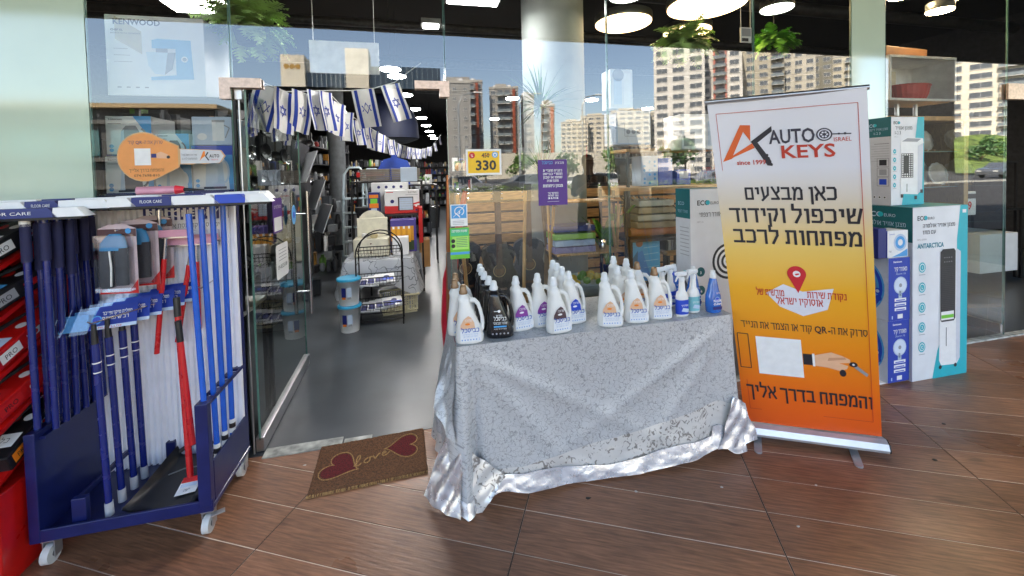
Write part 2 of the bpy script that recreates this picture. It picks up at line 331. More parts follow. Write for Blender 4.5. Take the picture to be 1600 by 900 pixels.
g = G(dk); g.b2((-6.1, 2.3, 0), (-6, 26, 4)); g.build('shop_wall_left', kind='structure')
g = G(dk); g.b2((10, 2.3, 0), (10.1, 26, 4)); g.build('shop_wall_right', kind='structure')
g = G(dk); g.b2((-6, 26, 0), (10, 26.1, 4)); g.build('shop_wall_back', kind='structure')
g = G(M('outer_wall', (180, 176, 168), .8)); g.b2((-26, FY, 0), (-6.1, FY+.2, 4)); g.b2((10.1, FY, 0), (30, FY+.2, 4)); g.build('outer_wall', kind='structure')
# ceiling ducts and tracks
for i, y in enumerate((3.4, 4.6, 6.2, 8.2, 11)):
    g = G(M('duct', (70, 72, 74), .45, .6, var=.15)); g.tube([(-5.8, y, 3.72), (9.8, y+.25, 3.72)], .06+.03*(i % 2), 10); g.build('ceiling_pipe', label='dark service pipe under the black shop ceiling, %s from the shop front' % ('nearest', 'second', 'third', 'fourth', 'farthest')[i], cat='pipe', group='pipes under the shop ceiling')

# ---------------------------------------------------------------- glazing of the shop front
glass = glassmat('shopfront_glass', (.93, .96, .945), .098, 1.0); edgeg = M('glass_edge', (90, 130, 118), .2, var=.1)
sf = thing('storefront_glazing', 'frameless glass shop front with mint painted end panels under dark canopy', 'shop front', (0, FY, 0))
def pane(x0, x1, z0, z1, name='glass_pane', mat=None):
    g = G(mat or glass)
    if mat: g.b2((x0+.002, 0, z0), (x1-.002, .012, z1))
    else: g.add([(x0+.002, 0, z0), (x1-.002, 0, z0), (x1-.002, 0, z1), (x0+.002, 0, z1)], [(0, 1, 2, 3)], False); g.m(edgeg); g.b2((x0+.002, .0015, z0), (x0+.006, .011, z1)); g.b2((x1-.006, .0015, z0), (x1-.002, .011, z1))
    return g.build(name, sf)
pane(-6.0, -1.56, .01, 4.0, 'mint_panel', mint)
for x0, x1, z0 in ((-1.56, -.935, .01), (-.935, .178, 2.0), (.178, 1.21, .01), (1.21, 2.33, .01), (2.33, 3.20, .01), (3.53, 4.87, .01), (4.87, 6.1, 2.15), (6.1, 8.4, .01)): pane(x0, x1, z0, 4.0)
pane(3.20, 3.53, .01, 4.0, 'mint_panel', mint); pane(8.4, 10.0, .01, 4.0, 'mint_panel', mint)
patch = M('patch_fitting', (186, 164, 150), .35, .85, var=.12, scale=40)
def fitting(pts):
    g = G(patch); g.T = front(0, -.006, 0)
    g.extr(pts, .016); g.T = front(0, .034, 0); g.extr(pts, .016); g.build('patch_fitting', sf)
fitting([(-.985, 1.925), (-.935, 1.925), (-.935, 1.985), (-.79, 1.985), (-.79, 2.035), (-.985, 2.035)])
fitting([(.002, 2.0), (.142, 2.0), (.142, 1.955), (.198, 1.955), (.198, 2.045), (.002, 2.045)])
fitting([(4.84, 2.02), (5.3, 2.02), (5.3, 2.15), (4.84, 2.15)])
g = G(alu); g.cyl((-.915, .03, 0), (-.915, .03, 1.99), .006, n=8); g.b2((-.93, .015, 1.93), (-.895, .045, 1.985)); g.build('door_pivot', sf)
def door(loc, rz, label, w=1.1):
    t = thing('glass_door', label, 'door', loc, rz)
    g = G(glassmat('door_glass', (.80, .90, .86), .12, 1.0)); g.add([(0, 0, .07), (w, 0, .07), (w, 0, 1.985), (0, 0, 1.985)], [(0, 1, 2, 3)], False); g.m(edgeg); g.b2((w-.005, -.005, .07), (w, .005, 1.985)); g.b2((0, -.005, .07), (.004, .005, 1.985)); g.build('glass_pane', t)
    g = G(alu); g.b2((0, -.02, .006), (w, .02, .085), .003); g.build('bottom_rail', t)
    h = G(chrome)
    for s in (-1, 1):
        h.cyl((w-.03, s*.055, .42), (w-.03, s*.055, 1.40), .0135, n=12)
        for z in (.6, 1.22): h.cyl((w-.03, 0, z), (w-.03, s*.055, z), .008, n=8)
    h.build('handle', t); return t
door((-.885, FY+.03, 0), radians(91.5), 'open glass door leaf swung inward beside the navy mop trolley')
door((4.9, FY+.03, 0), radians(84), 'second glass door at the far right edge standing open')
# ceiling height seams as slim chrome bars none; silicone joints stay dark gaps

# ---------------------------------------------------------------- lamps
def lampm(k, c, e): return M(k, c, .5, emis=e)
warm = lampm('lamp_warm', (255, 214, 160), 1.8); cool = lampm('lamp_cool', (232, 250, 240), 1.5); cold = lampm('lamp_white', (245, 248, 255), 11)
def disc(x, y, z, r, m, label, group='round ceiling lamps over the display window'):
    t = thing('disc_lamp', label, 'lamp', (x, y, z), 0, group)
    g = G(m); g.lathe((0, 0, -.012), [(r*.93, 0), (r*.97, .006), (r*.97, .012)], 40); g.build('diffuser', t)
    g = G(M('lamp_rim', (90, 92, 90), .4, .5)); g.lathe((0, 0, 0), [(r*.99, 0), (r, .01), (r, .07), (r*.9, .08)], 40); g.build('housing', t)
    g = G(black); g.cyl((0, 0, .08), (0, 0, 4-z), .004, n=6); g.build('cable', t); return t
disc(2.50, 3.13, 2.92, .33, warm, 'largest round warm ceiling lamp near the top centre right')
disc(1.98, 3.64, 2.92, .27, warm, 'round warm ceiling lamp beside the grey column')
disc(3.02, 4.10, 3.05, .26, warm, 'round warm ceiling lamp behind the bright green fern')
disc(3.19, 3.08, 2.92, .135, cool, 'small round cool lamp left of the mint panel')
disc(1.73, 3.12, 2.95, .15, cool, 'small cool greenish lamp cut by the top edge over the column')
spot = lampm('lamp_spot', (255, 226, 180), 22)
disc(4.80, 2.86, 2.92, .10, spot, 'small warm lamp above the white display cube')
disc(5.30, 2.96, 3.15, .12, spot, 'right one of the two small warm lamps at the top edge')
disc(4.55, 3.0, 3.1, .11, spot, 'left one of the two small warm lamps at the top edge')
disc(-.31, 5.8, 2.95, .14, cold, 'round white lamp seen over the doorway behind the hanging board')
def panel(x, y, z, w, d, m, label):
    t = thing('panel_lamp', label, 'lamp', (x, y, z)); g = G(m); g.b2((-w/2, -d/2, -.01), (w/2, d/2, 0)); g.build('diffuser', t)
    g = G(M('lamp_rim')); g.b2((-w/2-.02, -d/2-.02, .001), (w/2+.02, d/2+.02, .05)); g.build('housing', t)
panel(.50, 3.3, 2.95, .42, .42, cold, 'square white panel lamp at the top right of the doorway')
panel(-1.42, 3.3, 2.72, .42, .22, cold, 'square white panel lamp above the green fern at the left')
panel(.17, 4.0, 2.92, .14, .10, cold, 'tiny square white lamp just left of the panel lamp')
AX = [(-.25, 6.4), (-.17, 7.84), (-.01, 9.46), (.16, 10.9), (.31, 12.56), (.45, 14.2), (.59, 15.8), (.71, 16.9), (-1.67, 10.0), (-1.58, 11.6), (-1.5, 14.0), (-1.3, 17.0), (1.9, 8), (2.1, 11), (3.6, 8), (3.9, 12), (5.5, 9)]
lm = None
for x, y in AX:
    if lm is None:
        t = thing('aisle_lamp', 'small white pendant lamp in the row over the dark aisle', 'lamp', (x, y, 3.0), 0, 'white lamps in rows over the aisle')
        g = G(lampm('aisle_light', (245, 248, 255), 26)); g.lathe((0, 0, -.02), [(.11, 0), (.13, .01), (.13, .02)], 20); g.build('diffuser', t)
        g = G(black); g.lathe((0, 0, 0), [(.135, 0), (.135, .05), (.03, .08)], 20); g.cyl((0, 0, .05), (0, 0, 1), .004, n=5); g.build('housing', t); lm = t
    else: tree_copy(lm, loc=(x, y, 3.0))
# ---------------------------------------------------------------- doormat
def doormat():
    A = [(-.55, 2.05), (0, 2.08), (.0, 2.44), (-.57, 2.41)]
    c = (-.28, 2.245); t = thing('doormat', 'brown coir doormat with two dark red hearts and the word love', 'doormat', (*c, 0), radians(2.5))
    coir = M('coir', (108, 72, 46), .95, var=.3, scale=160, bump=1.0); hm = M('coir_red', (104, 26, 30), .95, var=.3, scale=160, bump=1.0); tan = M('coir_tan', (176, 138, 88), .95, var=.25, scale=160, bump=1.)
    g = G(coir); W, D = .56, .365; random.seed(3); n = 70
    g.grid(lambda a, b: ((a-.5)*W+random.uniform(-.0015, .0015), (b-.5)*D+random.uniform(-.0015, .0015), .016+random.uniform(-.0012, .0014) if 0 < a < 1 and 0 < b < 1 else .001), n, 46); g.build('pile', t)
    g = G(tan)
    for k in range(260):
        a = random.uniform(-W/2, W/2); g.tube([(a, -D/2+.004, .012), (a+random.uniform(-.004, .004), -D/2-.004, .007), (a, -D/2-.003, .002)], .0011, 4, False)
    g.build('fringe', t, kind='stuff')
    def heart(cx, cy, s, rot):
        out = []
        for k in range(40):
            q = 2*pi*k/40; x = 16*sin(q)**3; y = 13*cos(q)-5*cos(2*q)-2*cos(3*q)-cos(4*q)
            x *= s/16; y *= s/16; out.append((cx+x*cos(rot)-y*sin(rot), cy+x*sin(rot)+y*cos(rot)))
        return out
    for cx, cy, s, r in ((-.155, -.02, .092, radians(62)), (.165, .045, .088, radians(-92))):
        h = heart(cx, cy, s, r); gg = G(hm); gg.T = Matrix.Translation((0, 0, .0168)); gg.P(h, hm, 2); gg.build('heart', t)
        o = heart(cx, cy, s*1.1, r); g2 = G(tan); g2.tube([(x, y, .0175) for x, y in o], .0026, 5, closed=True); g2.build('heart_outline', t)
    g = G(tan); sc = .033
    L = {'l': [(0, .3), (.5, 1), (.9, 2.1), (.6, 2.6), (.3, 2.0), (.3, .6), (.6, 0), (1.1, .4)], 'o': [(2.0, 1.1), (1.5, .9), (1.5, .2), (2.0, 0), (2.4, .4), (2.3, 1.0), (2.0, 1.1), (2.7, .95)],
         'v': [(2.8, 1.1), (3.1, .1), (3.6, 1.0), (3.9, 1.0)], 'e': [(4.1, .55), (4.8, .7), (4.6, 1.15), (4.2, .9), (4.2, .2), (4.7, 0), (5.3, .5)]}
    for k, p in L.items():
        P = []
        for i in range(len(p)-1):
            for q in range(4): P.append((p[i][0]+(p[i+1][0]-p[i][0])*q/4, p[i][1]+(p[i+1][1]-p[i][1])*q/4))
        P.append(p[-1])
        for _ in range(2): P = [P[0]]+[((P[i-1][0]+P[i][0]*2+P[i+1][0])/4, (P[i-1][1]+P[i][1]*2+P[i+1][1])/4) for i in range(1, len(P)-1)]+[P[-1]]
        g.tube([(-.085+x*sc, -.055+y*sc+x*sc*.32, .0178) for x, y in P], .0034, 5)
    g.build('lettering', t)
doormat()

# ---------------------------------------------------------------- table and cloth
TX0, TX1, TY0, TY1, TZ = .155, 1.60, 1.845, 2.34, .72
t = thing('folding_table', 'long display table hidden under the silver cloth', 'table', ((TX0+TX1)/2, (TY0+TY1)/2, 0))
g = G(white); g.box((0, 0, TZ-.03), (TX1-TX0-.02, TY1-TY0-.02, .035)); g.build('tabletop', t)
for sx in (-1, 1):
    for sy in (-1, 1): g = G(alu); g.cyl((sx*.66, sy*.19, 0), (sx*.66, sy*.19, TZ-.05), .013); g.build('leg', t)
def cloth_mats():
    a = M('silver_tablecloth', (176, 180, 184), .36, .25, var=.03, scale=5); n = a.node_tree.nodes; l = a.node_tree.links; b = n['Principled BSDF']
    tc = n['Texture Coordinate']; vo = n.new('ShaderNodeTexNoise'); vo.inputs['Scale'].default_value = 40; vo.inputs['Detail'].default_value = 0
    nz = n.new('ShaderNodeTexNoise'); nz.inputs['Scale'].default_value = 45; ad = n.new('ShaderNodeMix'); ad.data_type = 'VECTOR'; ad.inputs[0].default_value = .03
    uv = n.new('ShaderNodeUVMap'); uv.uv_map = 'UVMap'
    l.new(uv.outputs[0], nz.inputs['Vector']); l.new(uv.outputs[0], ad.inputs[4]); l.new(nz.outputs['Color'], ad.inputs[5]); l.new(ad.outputs[1], vo.inputs['Vector'])
    mr = n.new('ShaderNodeMapRange'); mr.inputs[1].default_value = .008; mr.inputs[2].default_value = .030; sx = n.new('ShaderNodeSeparateColor'); l.new(vo.outputs['Color'], sx.inputs[0]); pr = []
    for q_ in (0, 1):
        s1 = n.new('ShaderNodeMath'); s1.operation = 'SUBTRACT'; s1.inputs[1].default_value = .5; l.new(sx.outputs[q_], s1.inputs[0]); s2 = n.new('ShaderNodeMath'); s2.operation = 'ABSOLUTE'; l.new(s1.outputs[0], s2.inputs[0]); pr.append(s2)
    pp = n.new('ShaderNodeMath'); pp.operation = 'MINIMUM'; l.new(pr[0].outputs[0], pp.inputs[0]); l.new(pr[1].outputs[0], pp.inputs[1]); l.new(pp.outputs[0], mr.inputs[0])
    mx = n.new('ShaderNodeMix'); mx.data_type = 'RGBA'; l.new(mr.outputs[0], mx.inputs[0]); mx.inputs[6].default_value = (*lin((154, 155, 157)), 1); mx.inputs[7].default_value = (*lin((196, 197, 198)), 1)
    l.new(mx.outputs[2], b.inputs['Base Color']); bp = n.new('ShaderNodeBump'); bp.inputs['Strength'].default_value = .3; bp.inputs['Distance'].default_value = .002; l.new(mr.outputs[0], bp.inputs['Height']); l.new(bp.outputs[0], b.inputs['Normal'])
    c = M('damask_border', (200, 198, 196), .3, .35, var=.02); n = c.node_tree.nodes; l = c.node_tree.links; b = n['Principled BSDF']
    uv = n.new('ShaderNodeUVMap'); uv.uv_map = 'UVMap'; vo = n.new('ShaderNodeTexNoise'); vo.inputs['Scale'].default_value = 26; vo.inputs['Detail'].default_value = 3; vo.inputs['Distortion'].default_value = 2.2; l.new(uv.outputs[0], vo.inputs['Vector'])
    big = n.new('ShaderNodeTexVoronoi'); big.inputs['Scale'].default_value = 8; l.new(uv.outputs[0], big.inputs['Vector'])
    mu = n.new('ShaderNodeMath'); mu.operation = 'MULTIPLY_ADD'; l.new(big.outputs['Distance'], mu.inputs[0]); mu.inputs[1].default_value = -.16; l.new(vo.outputs[0], mu.inputs[2])
    mr = n.new('ShaderNodeMapRange'); mr.inputs[1].default_value = .47; mr.inputs[2].default_value = .53; l.new(mu.outputs[0], mr.inputs[0])
    mx = n.new('ShaderNodeMix'); mx.data_type = 'RGBA'; l.new(mr.outputs[0], mx.inputs[0]); mx.inputs[6].default_value = (*lin((222, 219, 214)), 1); mx.inputs[7].default_value = (*lin((146, 140, 134)), 1); l.new(mx.outputs[2], b.inputs['Base Color'])
    return a, c, M('foil_hem', (226, 227, 232), .26, .7, var=.08, scale=16, bump=.5)
clA, clB, clC = cloth_mats()
def tablecloth():
    t = thing('tablecloth', 'silver patterned cloth draped over the long table with crumpled foil hem', 'tablecloth', (.9, 2.1, 0))
    off = Vector((-.9, -2.1, 0))
    def sm(a): a = max(0, min(1, a)); return a*a*(3-2*a)
    # profile path round the table: left side (rear->front), front, right side (front->rear)
    LS, FS = TY1-TY0, TX1-TX0; TOT = LS*2+FS
    def hem(s):                                      # height of the lower edge along the front, in metres
        x = (s-LS)/FS
        if x < 0: return .01
        if x > 1: return .05
        pts = [(0, .004), (.07, .03), (.12, .055), (.22, .022), (.4, .008), (.6, .006), (.8, .02), (.93, .05), (.97, .01), (1, .02)]
        for (a, b), (c, d) in zip(pts, pts[1:]):
            if x <= c: return b+(d-b)*sm((x-a)/(c-a))
    def P(s, v):
        zb = hem(s); z = TZ+.004-(TZ-zb)*v; x = (s-LS)/FS
        fl = v**1.3
        if s < LS:                                   # left side
            q = s/LS; fold = .02*sin(q*9)+.016*sin(q*21+1)
            px = TX0-.008-fl*(.055+fold*.9)-.05*sin(pi*min(1, v*1.15))*sin(pi*q)*.9; py = TY1-LS*q
            px -= .05*fl*max(0, 1-q*1.2)
        elif s > LS+FS:
            q = (s-LS-FS)/LS; px = TX1+.008+fl*(.035+.02*sin(q*12)); py = TY0+LS*q
        else:
            sag = .030*sin(pi*x)*sin(pi*min(1, v*1.05))
            f1 = .012*fl*sin(x*9+1.2)+.004*fl*sin(x*23+v*2.6)+.0015*fl*sin(x*57+v*5)
            sw = 0                                   # swags hanging from the two corners
            for cx, sg in ((0, 1), (1, -1)):
                dx = (x-cx)*sg; sw += .014*math.exp(-((v-.05-dx*1.1)/.06)**2)*sm(dx*5)*math.exp(-dx*2.2)+.012*math.exp(-((v-.05-dx*2.3)/.09)**2)*sm(dx*6)*math.exp(-dx*3)
            px = TX0+FS*x; py = TY0-.008-fl*.03-f1-sw+sag*.5
            e = math.exp(-(x/.035)**2); px -= e*fl*.0; py -= e*fl*.05
            dent = math.exp(-((x-.045)/.016)**2); py += dent*fl*.055
            e = math.exp(-((x-1)/.05)**2); px += e*fl*.03; py -= e*fl*.03
            px += .018*fl*math.exp(-((x-.02)/.03)**2)
        c = min(abs(s-LS), abs(s-LS-FS))
        return (px+off.x, py+off.y, max(z, .003))
    NU, NV = 260, 70
    def make(name, mat, v0f, v1f, shift=0, rough=0, s0=0., s1=1.):
        g = G(mat); nu, nv = int(NU*(s1-s0)), NV if rough == 0 else 36; uvs = []
        for j in range(nv+1):
            for i in range(nu+1):
                s = TOT*(s0+(s1-s0)*i/nu); v0 = v0f(s); v1 = v1f(s); v = v0+(v1-v0)*j/nv
                p = Vector(P(s, v))
                if rough:
                    n1 = noise.noise_vector(Vector((s*9, v*12, 2.3)))*rough + noise.noise_vector(Vector((s*24, v*30, 5)))*rough*.4; k = j/nv
                    p += Vector((n1.x*.5, n1.y*.7*(.3+k) - (.012*k if mat is clC else 0), n1.z*.4*k)); p.z = max(.003, p.z)
                p.y -= shift if LS <= s <= LS+FS else 0; p.x -= shift if s < LS else 0
                g.v.append(tuple(p)); uvs.append((s, v*TZ))
        W = nu+1
        for j in range(nv):
            for i in range(nu): g.f.append([j*W+i, (j+1)*W+i, (j+1)*W+i+1, j*W+i+1]); g.mi.append(0); g.sm.append(True)
        o = g.build(name, t); me = o.data; ul = me.uv_layers.new(name='UVMap')
        for lp in me.loops: ul.data[lp.index].uv = uvs[lp.vertex_index]
        return o
    def band(s):                                     # lower end of the curly patterned cloth, oblique
        x = (s-LS)/FS
        if x < .02: return .93 if x > -.2 else .8
        if x > 1: return .60
        return .885-.26*x-.015*sin(x*3) if x > .1 else .99-(x-.02)*1.5
    make('patterned_drape', clA, lambda s: 0, lambda s: min(1, band(s)+.02))
    make('damask_border', clB, lambda s: band(s)-.01, lambda s: .97, -.003, .004)
    make('foil_hem', clC, lambda s: .90-.02*sin(s*9) if (s-LS)/FS < .9 else .84, lambda s: 1.0, .004, .007, .2, 1.)
    g = G(clA); uvs = []
    def top(a, b):
        x = TX0-.006+(FS+.012)*a; y = TY0-.008+(LS+.012)*b
        z = TZ+.004+.0015*noise.noise(Vector((x*7, y*7, 0)))
        return (x+off.x, y+off.y, z)
    g.grid(top, 90, 30); o = g.build('table_cover', t); me = o.data; ul = me.uv_layers.new(name='UVMap')
    for lp in me.loops: p = me.vertices[lp.vertex_index].co; ul.data[lp.index].uv = (p.x, p.y)
    # crumpled corner pieces: pooled tail at the left, gathered knot at the right
    def crump(name, outline, zf, mat, amp, seed, nu=22, nv=22):
        g = G(mat); (a, b, c, d) = [Vector(q) for q in outline]
        def f(u, v):
            p = a*(1-u)*(1-v)+b*u*(1-v)+c*u*v+d*(1-u)*v
            n = noise.noise_vector(Vector((u*2.2+seed, v*2.2, seed)))*amp+noise.noise_vector(Vector((u*5+seed, v*5, seed)))*amp*.22
            p = p+n; r = .5+.5*sin((u*2.1+v*1.7+n.x*16)*2*pi); p += zf*r*amp*.45; p.z = max(.004, p.z); return tuple(p+off)
        g.grid(f, nu, nv); o = g.build(name, t); me = o.data; ul = me.uv_layers.new(name='UVMap')
        for lp in me.loops: p = me.vertices[lp.vertex_index].co; ul.data[lp.index].uv = (p.x*1., p.z+p.y)
    crump('pooled_tail', [(.10, 1.90, .30), (.17, 1.80, .34), (.13, 1.74, .01), (-.02, 1.90, .01)], Vector((-.5, -.8, 0)), clC, .020, 2, 36, 36)
    crump('pooled_tail', [(.20, 1.81, .26), (.34, 1.79, .13), (.235, 1.755, .004), (.165, 1.765, .004)], Vector((0, -1, 0)), clB, .014, 5, 14, 14)
    crump('side_flap', [(.15, 2.02, .68), (.155, 1.86, .70), (.12, 1.80, .30), (.035, 1.92, .42)], Vector((-1, -.3, 0)), clA, .014, 8)
    crump('gathered_knot', [(1.575, 1.80, .30), (1.655, 1.80, .26), (1.70, 1.77, .07), (1.47, 1.79, .04)], Vector((0, -1, .1)), clC, .013, 12, 34, 30)
tablecloth()

# ---------------------------------------------------------------- bottles
plw = M('white_bottle_plastic', (232, 232, 228), .32, var=.02, coat=.2); plb = M('black_bottle_plastic', (24, 22, 24), .25, var=.05, coat=.3); capw = M('white_cap', (224, 226, 226), .35, var=.03); capb = M('bronze_cap', (138, 108, 78), .3, .45, var=.06)
peach = flat('peach_print', (226, 182, 148)); lila = flat('lilac_print', (136, 60, 150)); brownp = flat('brown_print', (84, 62, 66)); lblue = flat('light_blue_print', (120, 160, 210)); labw = flat('label_white', (228, 231, 234)); brandb = flat('brand_blue_print', (40, 92, 176))
def jug(body, cap, tri, label, group, x, y, rz=0, H=.268):
    rz += .16*sin(x*37+y*91); t = thing('detergent_bottle', label, 'bottle', (x, y, TZ+.006), rz, group)
    g = G(body); secs = []
    for z, xl, xr, ry in ((0, -.052, .052, .033), (.004, -.056, .058, .037), (.03, -.057, .060, .038), (.07, -.054, .046, .037), (.11, -.051, .030, .036), (.15, -.048, .016, .034), (.175, -.045, .006, .031), (.19, -.046, .003, .029), (.197, -.049, .002, .028), (.207, -.047, -.002, .025), (.215, -.042, -.006, .019), (.222, -.038, -.010, .015), (.228, -.038, -.010, .014)):
        secs.append((z, (xl+xr)/2, 0, (xr-xl)/2*1.12, ry*1.08))
    g.loft(secs, 28, 2.5)
    g.tube([(.006, 0, .192), (.026, 0, .190), (.043, 0, .172), (.052, 0, .145), (.060, 0, .11), (.062, 0, .08), (.058, 0, .055), (.048, 0, .04)], [.012, .011, .0095, .009, .009, .0095, .011, .012], 10)
    g.build('body', t)
    g = G(cap); g.lathe((-.024, 0, .224), [(.019, 0), (.0195, .012), (.0165, .016), (.0150, .030), (.0135, .038), (.009, .042), (0.001, .0425)], 20)
    for k in range(20): q = 2*pi*k/20; g.box((-.024+.0192*cos(q), .0192*sin(q), .230), (.0015, .0015, .010), q)
    g.build('cap', t)
    g = G(labw); k = 1; yy = lambda z: -(.0385 if z < .05 else .0375-.004*(z-.05)/.1)
    g.T = frame((0, -.0412, 0), (1, 0, 0), (0, -.006, 1), (0, -1, 0))
    dark = body is plb
    if dark:
        g.L([(-.028, .132), (-.010, .132)], .004, paper, 2); g.C(-.004, .132, .007, paper, 2); g.txt('חדש', -.004, .104, .011, paper, 3, bold=.02); g.txt('כביסכל', 0, .088, .016, paper, 3, bold=.03, w=.058)
        g.txt('שחור וצבעוני', 0, .070, .011, paper, 3, bold=.02, w=.066); g.R(-.03, .056, .03, .063, skyb, 2); g.txt('לשמירה על הצבע', 0, .046, .006, paper, 3, w=.06)
        for q in range(5): g.C(-.036+q*.018, .026, .0045, greyp, 2, n=8)
    else:
        g.P([(-.046, .012), (.050, .012), (.048, .062), (-.046, .064)], labw, 1)
        g.P([(-.046, .074), (.022, .074), (.018, .10), (.004, .124), (-.008, .132), (-.028, .118), (-.044, .092)], tri, 2)
        g.C(-.012, .094, .012, paper if tri is not peach else orange, 3, ry=.005, n=12); g.txt('מרוכז', -.008, .106, .010, paper, 4, bold=.02)
        g.txt('כביסכל', 0, .056, .018, brandb, 3, bold=.04, w=.080); g.txt('מרכך כביסה מרוכז', 0, .044, .006, lblue, 3, w=.07); g.txt('ניחוח רענן לאורך זמן', 0, .034, .006, lblue, 3, w=.064)
        for q in range(6): g.C(-.038+q*.013, .022, .0035, lblue, 2, n=7)
        g.txt('2', .040, .018, .010, lblue, 3)
    g.build('printed_label', t); return t
GW, GB = 'white jugs of fabric softener on the silver cloth', 'black jugs of detergent in a line on the silver cloth'
jug(plw, capb, peach, 'frontmost white jug with bronze cap at the left corner of the table', GW, .215, 1.885, .05)
jug(plw, capb, peach, 'white jug with bronze cap directly behind the one at the left corner', GW, .185, 2.00, .1)
jug(plw, capb, peach, 'third white bronze-capped jug, rearmost at the left edge of the table', GW, .20, 2.115, .0)
for i, (x, y) in enumerate([(.362, 1.905), (.355, 2.01), (.35, 2.11), (.352, 2.21), (.355, 2.295)]):
    jug(plb, capw, lila, ['black jug with white cap at the front of its line, label fully visible', 'second black jug from the front of the line', 'third black jug from the front, in the middle of the line', 'fourth black jug, just before the last of the line', 'last black jug of the line, nearest the shop window'][i], GB, x, y, random.uniform(-.08, .08))
jug(plw, capw, lila, 'white jug with purple label just right of the black jugs', GW, .482, 1.965)
jug(plw, capw, lila, 'white jug with purple label half hidden behind the brown-labelled one', GW, .60, 1.985)
jug(plw, capw, brownp, 'white jug with dark brown label in front of the centre cluster', GW, .652, 1.885)
for i, (x, y) in enumerate([(.765, 1.975), (.768, 2.075), (.772, 2.17), (.775, 2.255)]):
    jug(plw, capw, blu, ['white jug with bright blue label right of the brown-labelled one', 'white jug directly behind the blue-labelled one', 'third white jug in the line behind the blue label', 'rearmost white jug of the centre cluster'][i], GW, x, y)
jug(plw, capw, peach, 'white jug with peach label standing left of the right-hand cluster, wide gap on its left', GW, .925, 1.885, -.05)
jug(plw, capw, peach, 'white jug with peach label second from the left of the right-hand cluster', GW, 1.075, 1.895)
jug(plw, capb, peach, 'white bronze-capped jug in front, next to the spray bottles', GW, 1.215, 1.905)
for x, y, c, lb in ((1.055, 2.01, capw, 'white jug peeking between the two peach-labelled jugs'), (1.20, 2.05, capb, 'white jug with bronze cap behind the bronze-capped one by the sprays'), (1.185, 2.15, capw, 'white jug in the rear row, right one of the last pair'), (1.15, 2.24, capw, 'white jug in the rear row, farthest back near the blue picture box')): jug(plw, c, peach, lb, GW, x, y)
def spray(x, y, lab, label, rz=0):
    t = thing('spray_bottle', label, 'spray bottle', (x, y, TZ+.006), rz, 'spray bottles on the silver cloth')
    g = G(plw); g.loft([(0, 0, 0, .030, .020), (.004, 0, 0, .034, .023), (.10, 0, 0, .034, .023), (.12, 0, 0, .028, .020), (.135, 0, 0, .017, .015), (.175, 0, 0, .014, .013), (.185, 0, 0, .013, .013)], 24, 2.4); g.build('body', t)
    g = G(lab); g.loft([(.012, 0, 0, .0347, .0237), (.088, 0, 0, .0347, .0237)], 24, 2.4); g.T = front(0, -.0238, 0); g.txt('חומר ניקוי', 0, .055, .009, paper, 1, bold=.02, w=.04); g.P([(-.02, .03), (.02, .022), (.024, .04), (-.01, .048)], pale, 1); g.build('printed_label', t)
    g = G(capw); g.lathe((0, 0, .183), [(.015, 0), (.015, .018), (.011, .024)], 16); g.box((-.004, 0, .222), (.062, .018, .022), bev=.005); g.box((-.040, 0, .224), (.014, .012, .012), bev=.003)
    g.tube([(-.018, 0, .212), (-.030, 0, .198), (-.036, 0, .182)], [.006, .005, .003], 8); g.m(lab if lab is not blu else blu); g.box((-.049, 0, .224), (.006, .012, .012)); g.build('trigger_head', t)
spray(1.345, 1.895, blu, 'spray bottle with dark blue label at the front right of the table')
spray(1.435, 1.925, M('teal_label', (120, 190, 196), .4), 'spray bottle with pale teal label beside the blue one')
spray(1.31, 2.02, blu, 'white-headed spray bottle half hidden behind the blue-labelled one')
spray(1.38, 2.05, blu, 'rear spray bottle whose white trigger shows over the front ones', .2)
clearb = M('blue_liquid_bottle', (40, 104, 190), .15, var=.12, scale=9, coat=.6)
def blueb(x, y, label):
    t = thing('floor_cleaner_bottle', label, 'bottle', (x, y, TZ+.006), 0, 'blue bottles of floor cleaner')
    g = G(clearb); g.loft([(0, 0, 0, .036, .028), (.005, 0, 0, .041, .032), (.05, 0, 0, .043, .033), (.09, 0, 0, .040, .031), (.12, 0, 0, .030, .025), (.15, 0, 0, .025, .021), (.175, 0, 0, .019, .017), (.185, 0, 0, .014, .014)], 24, 2.2); g.build('body', t)
    g = G(capw); g.lathe((0, 0, .183), [(.016, 0), (.016, .022), (.013, .026), (.012, .040), (.001, .041)], 18); g.build('cap', t)
    g = G(skyb); g.T = frame((0, -.034, 0), (1, 0, 0), (0, .02, 1), (0, -1, 0)); g.txt('חדש', .006, .104, .008, paper, 4); g.txt('FLOOR', 0, .062, .012, paper, 4, bold=.03, w=.048); g.txt('CLEAN', 0, .046, .010, paper, 4, bold=.03, w=.048); g.C(0, .074, .016, lblue, 1); g.C(0, .074, .011, blu, 2); g.P([(-.026, .02), (.026, .02), (.028, .036), (-.028, .036)], navyp, 2); g.build('printed_label', t)
blueb(1.54, 1.90, 'blue bottle of floor cleaner at the front right corner of the table'); blueb(1.50, 2.01, 'blue bottle directly behind the one at the right corner'); blueb(1.44, 2.10, 'rearmost blue bottle, nearest the white fan box')

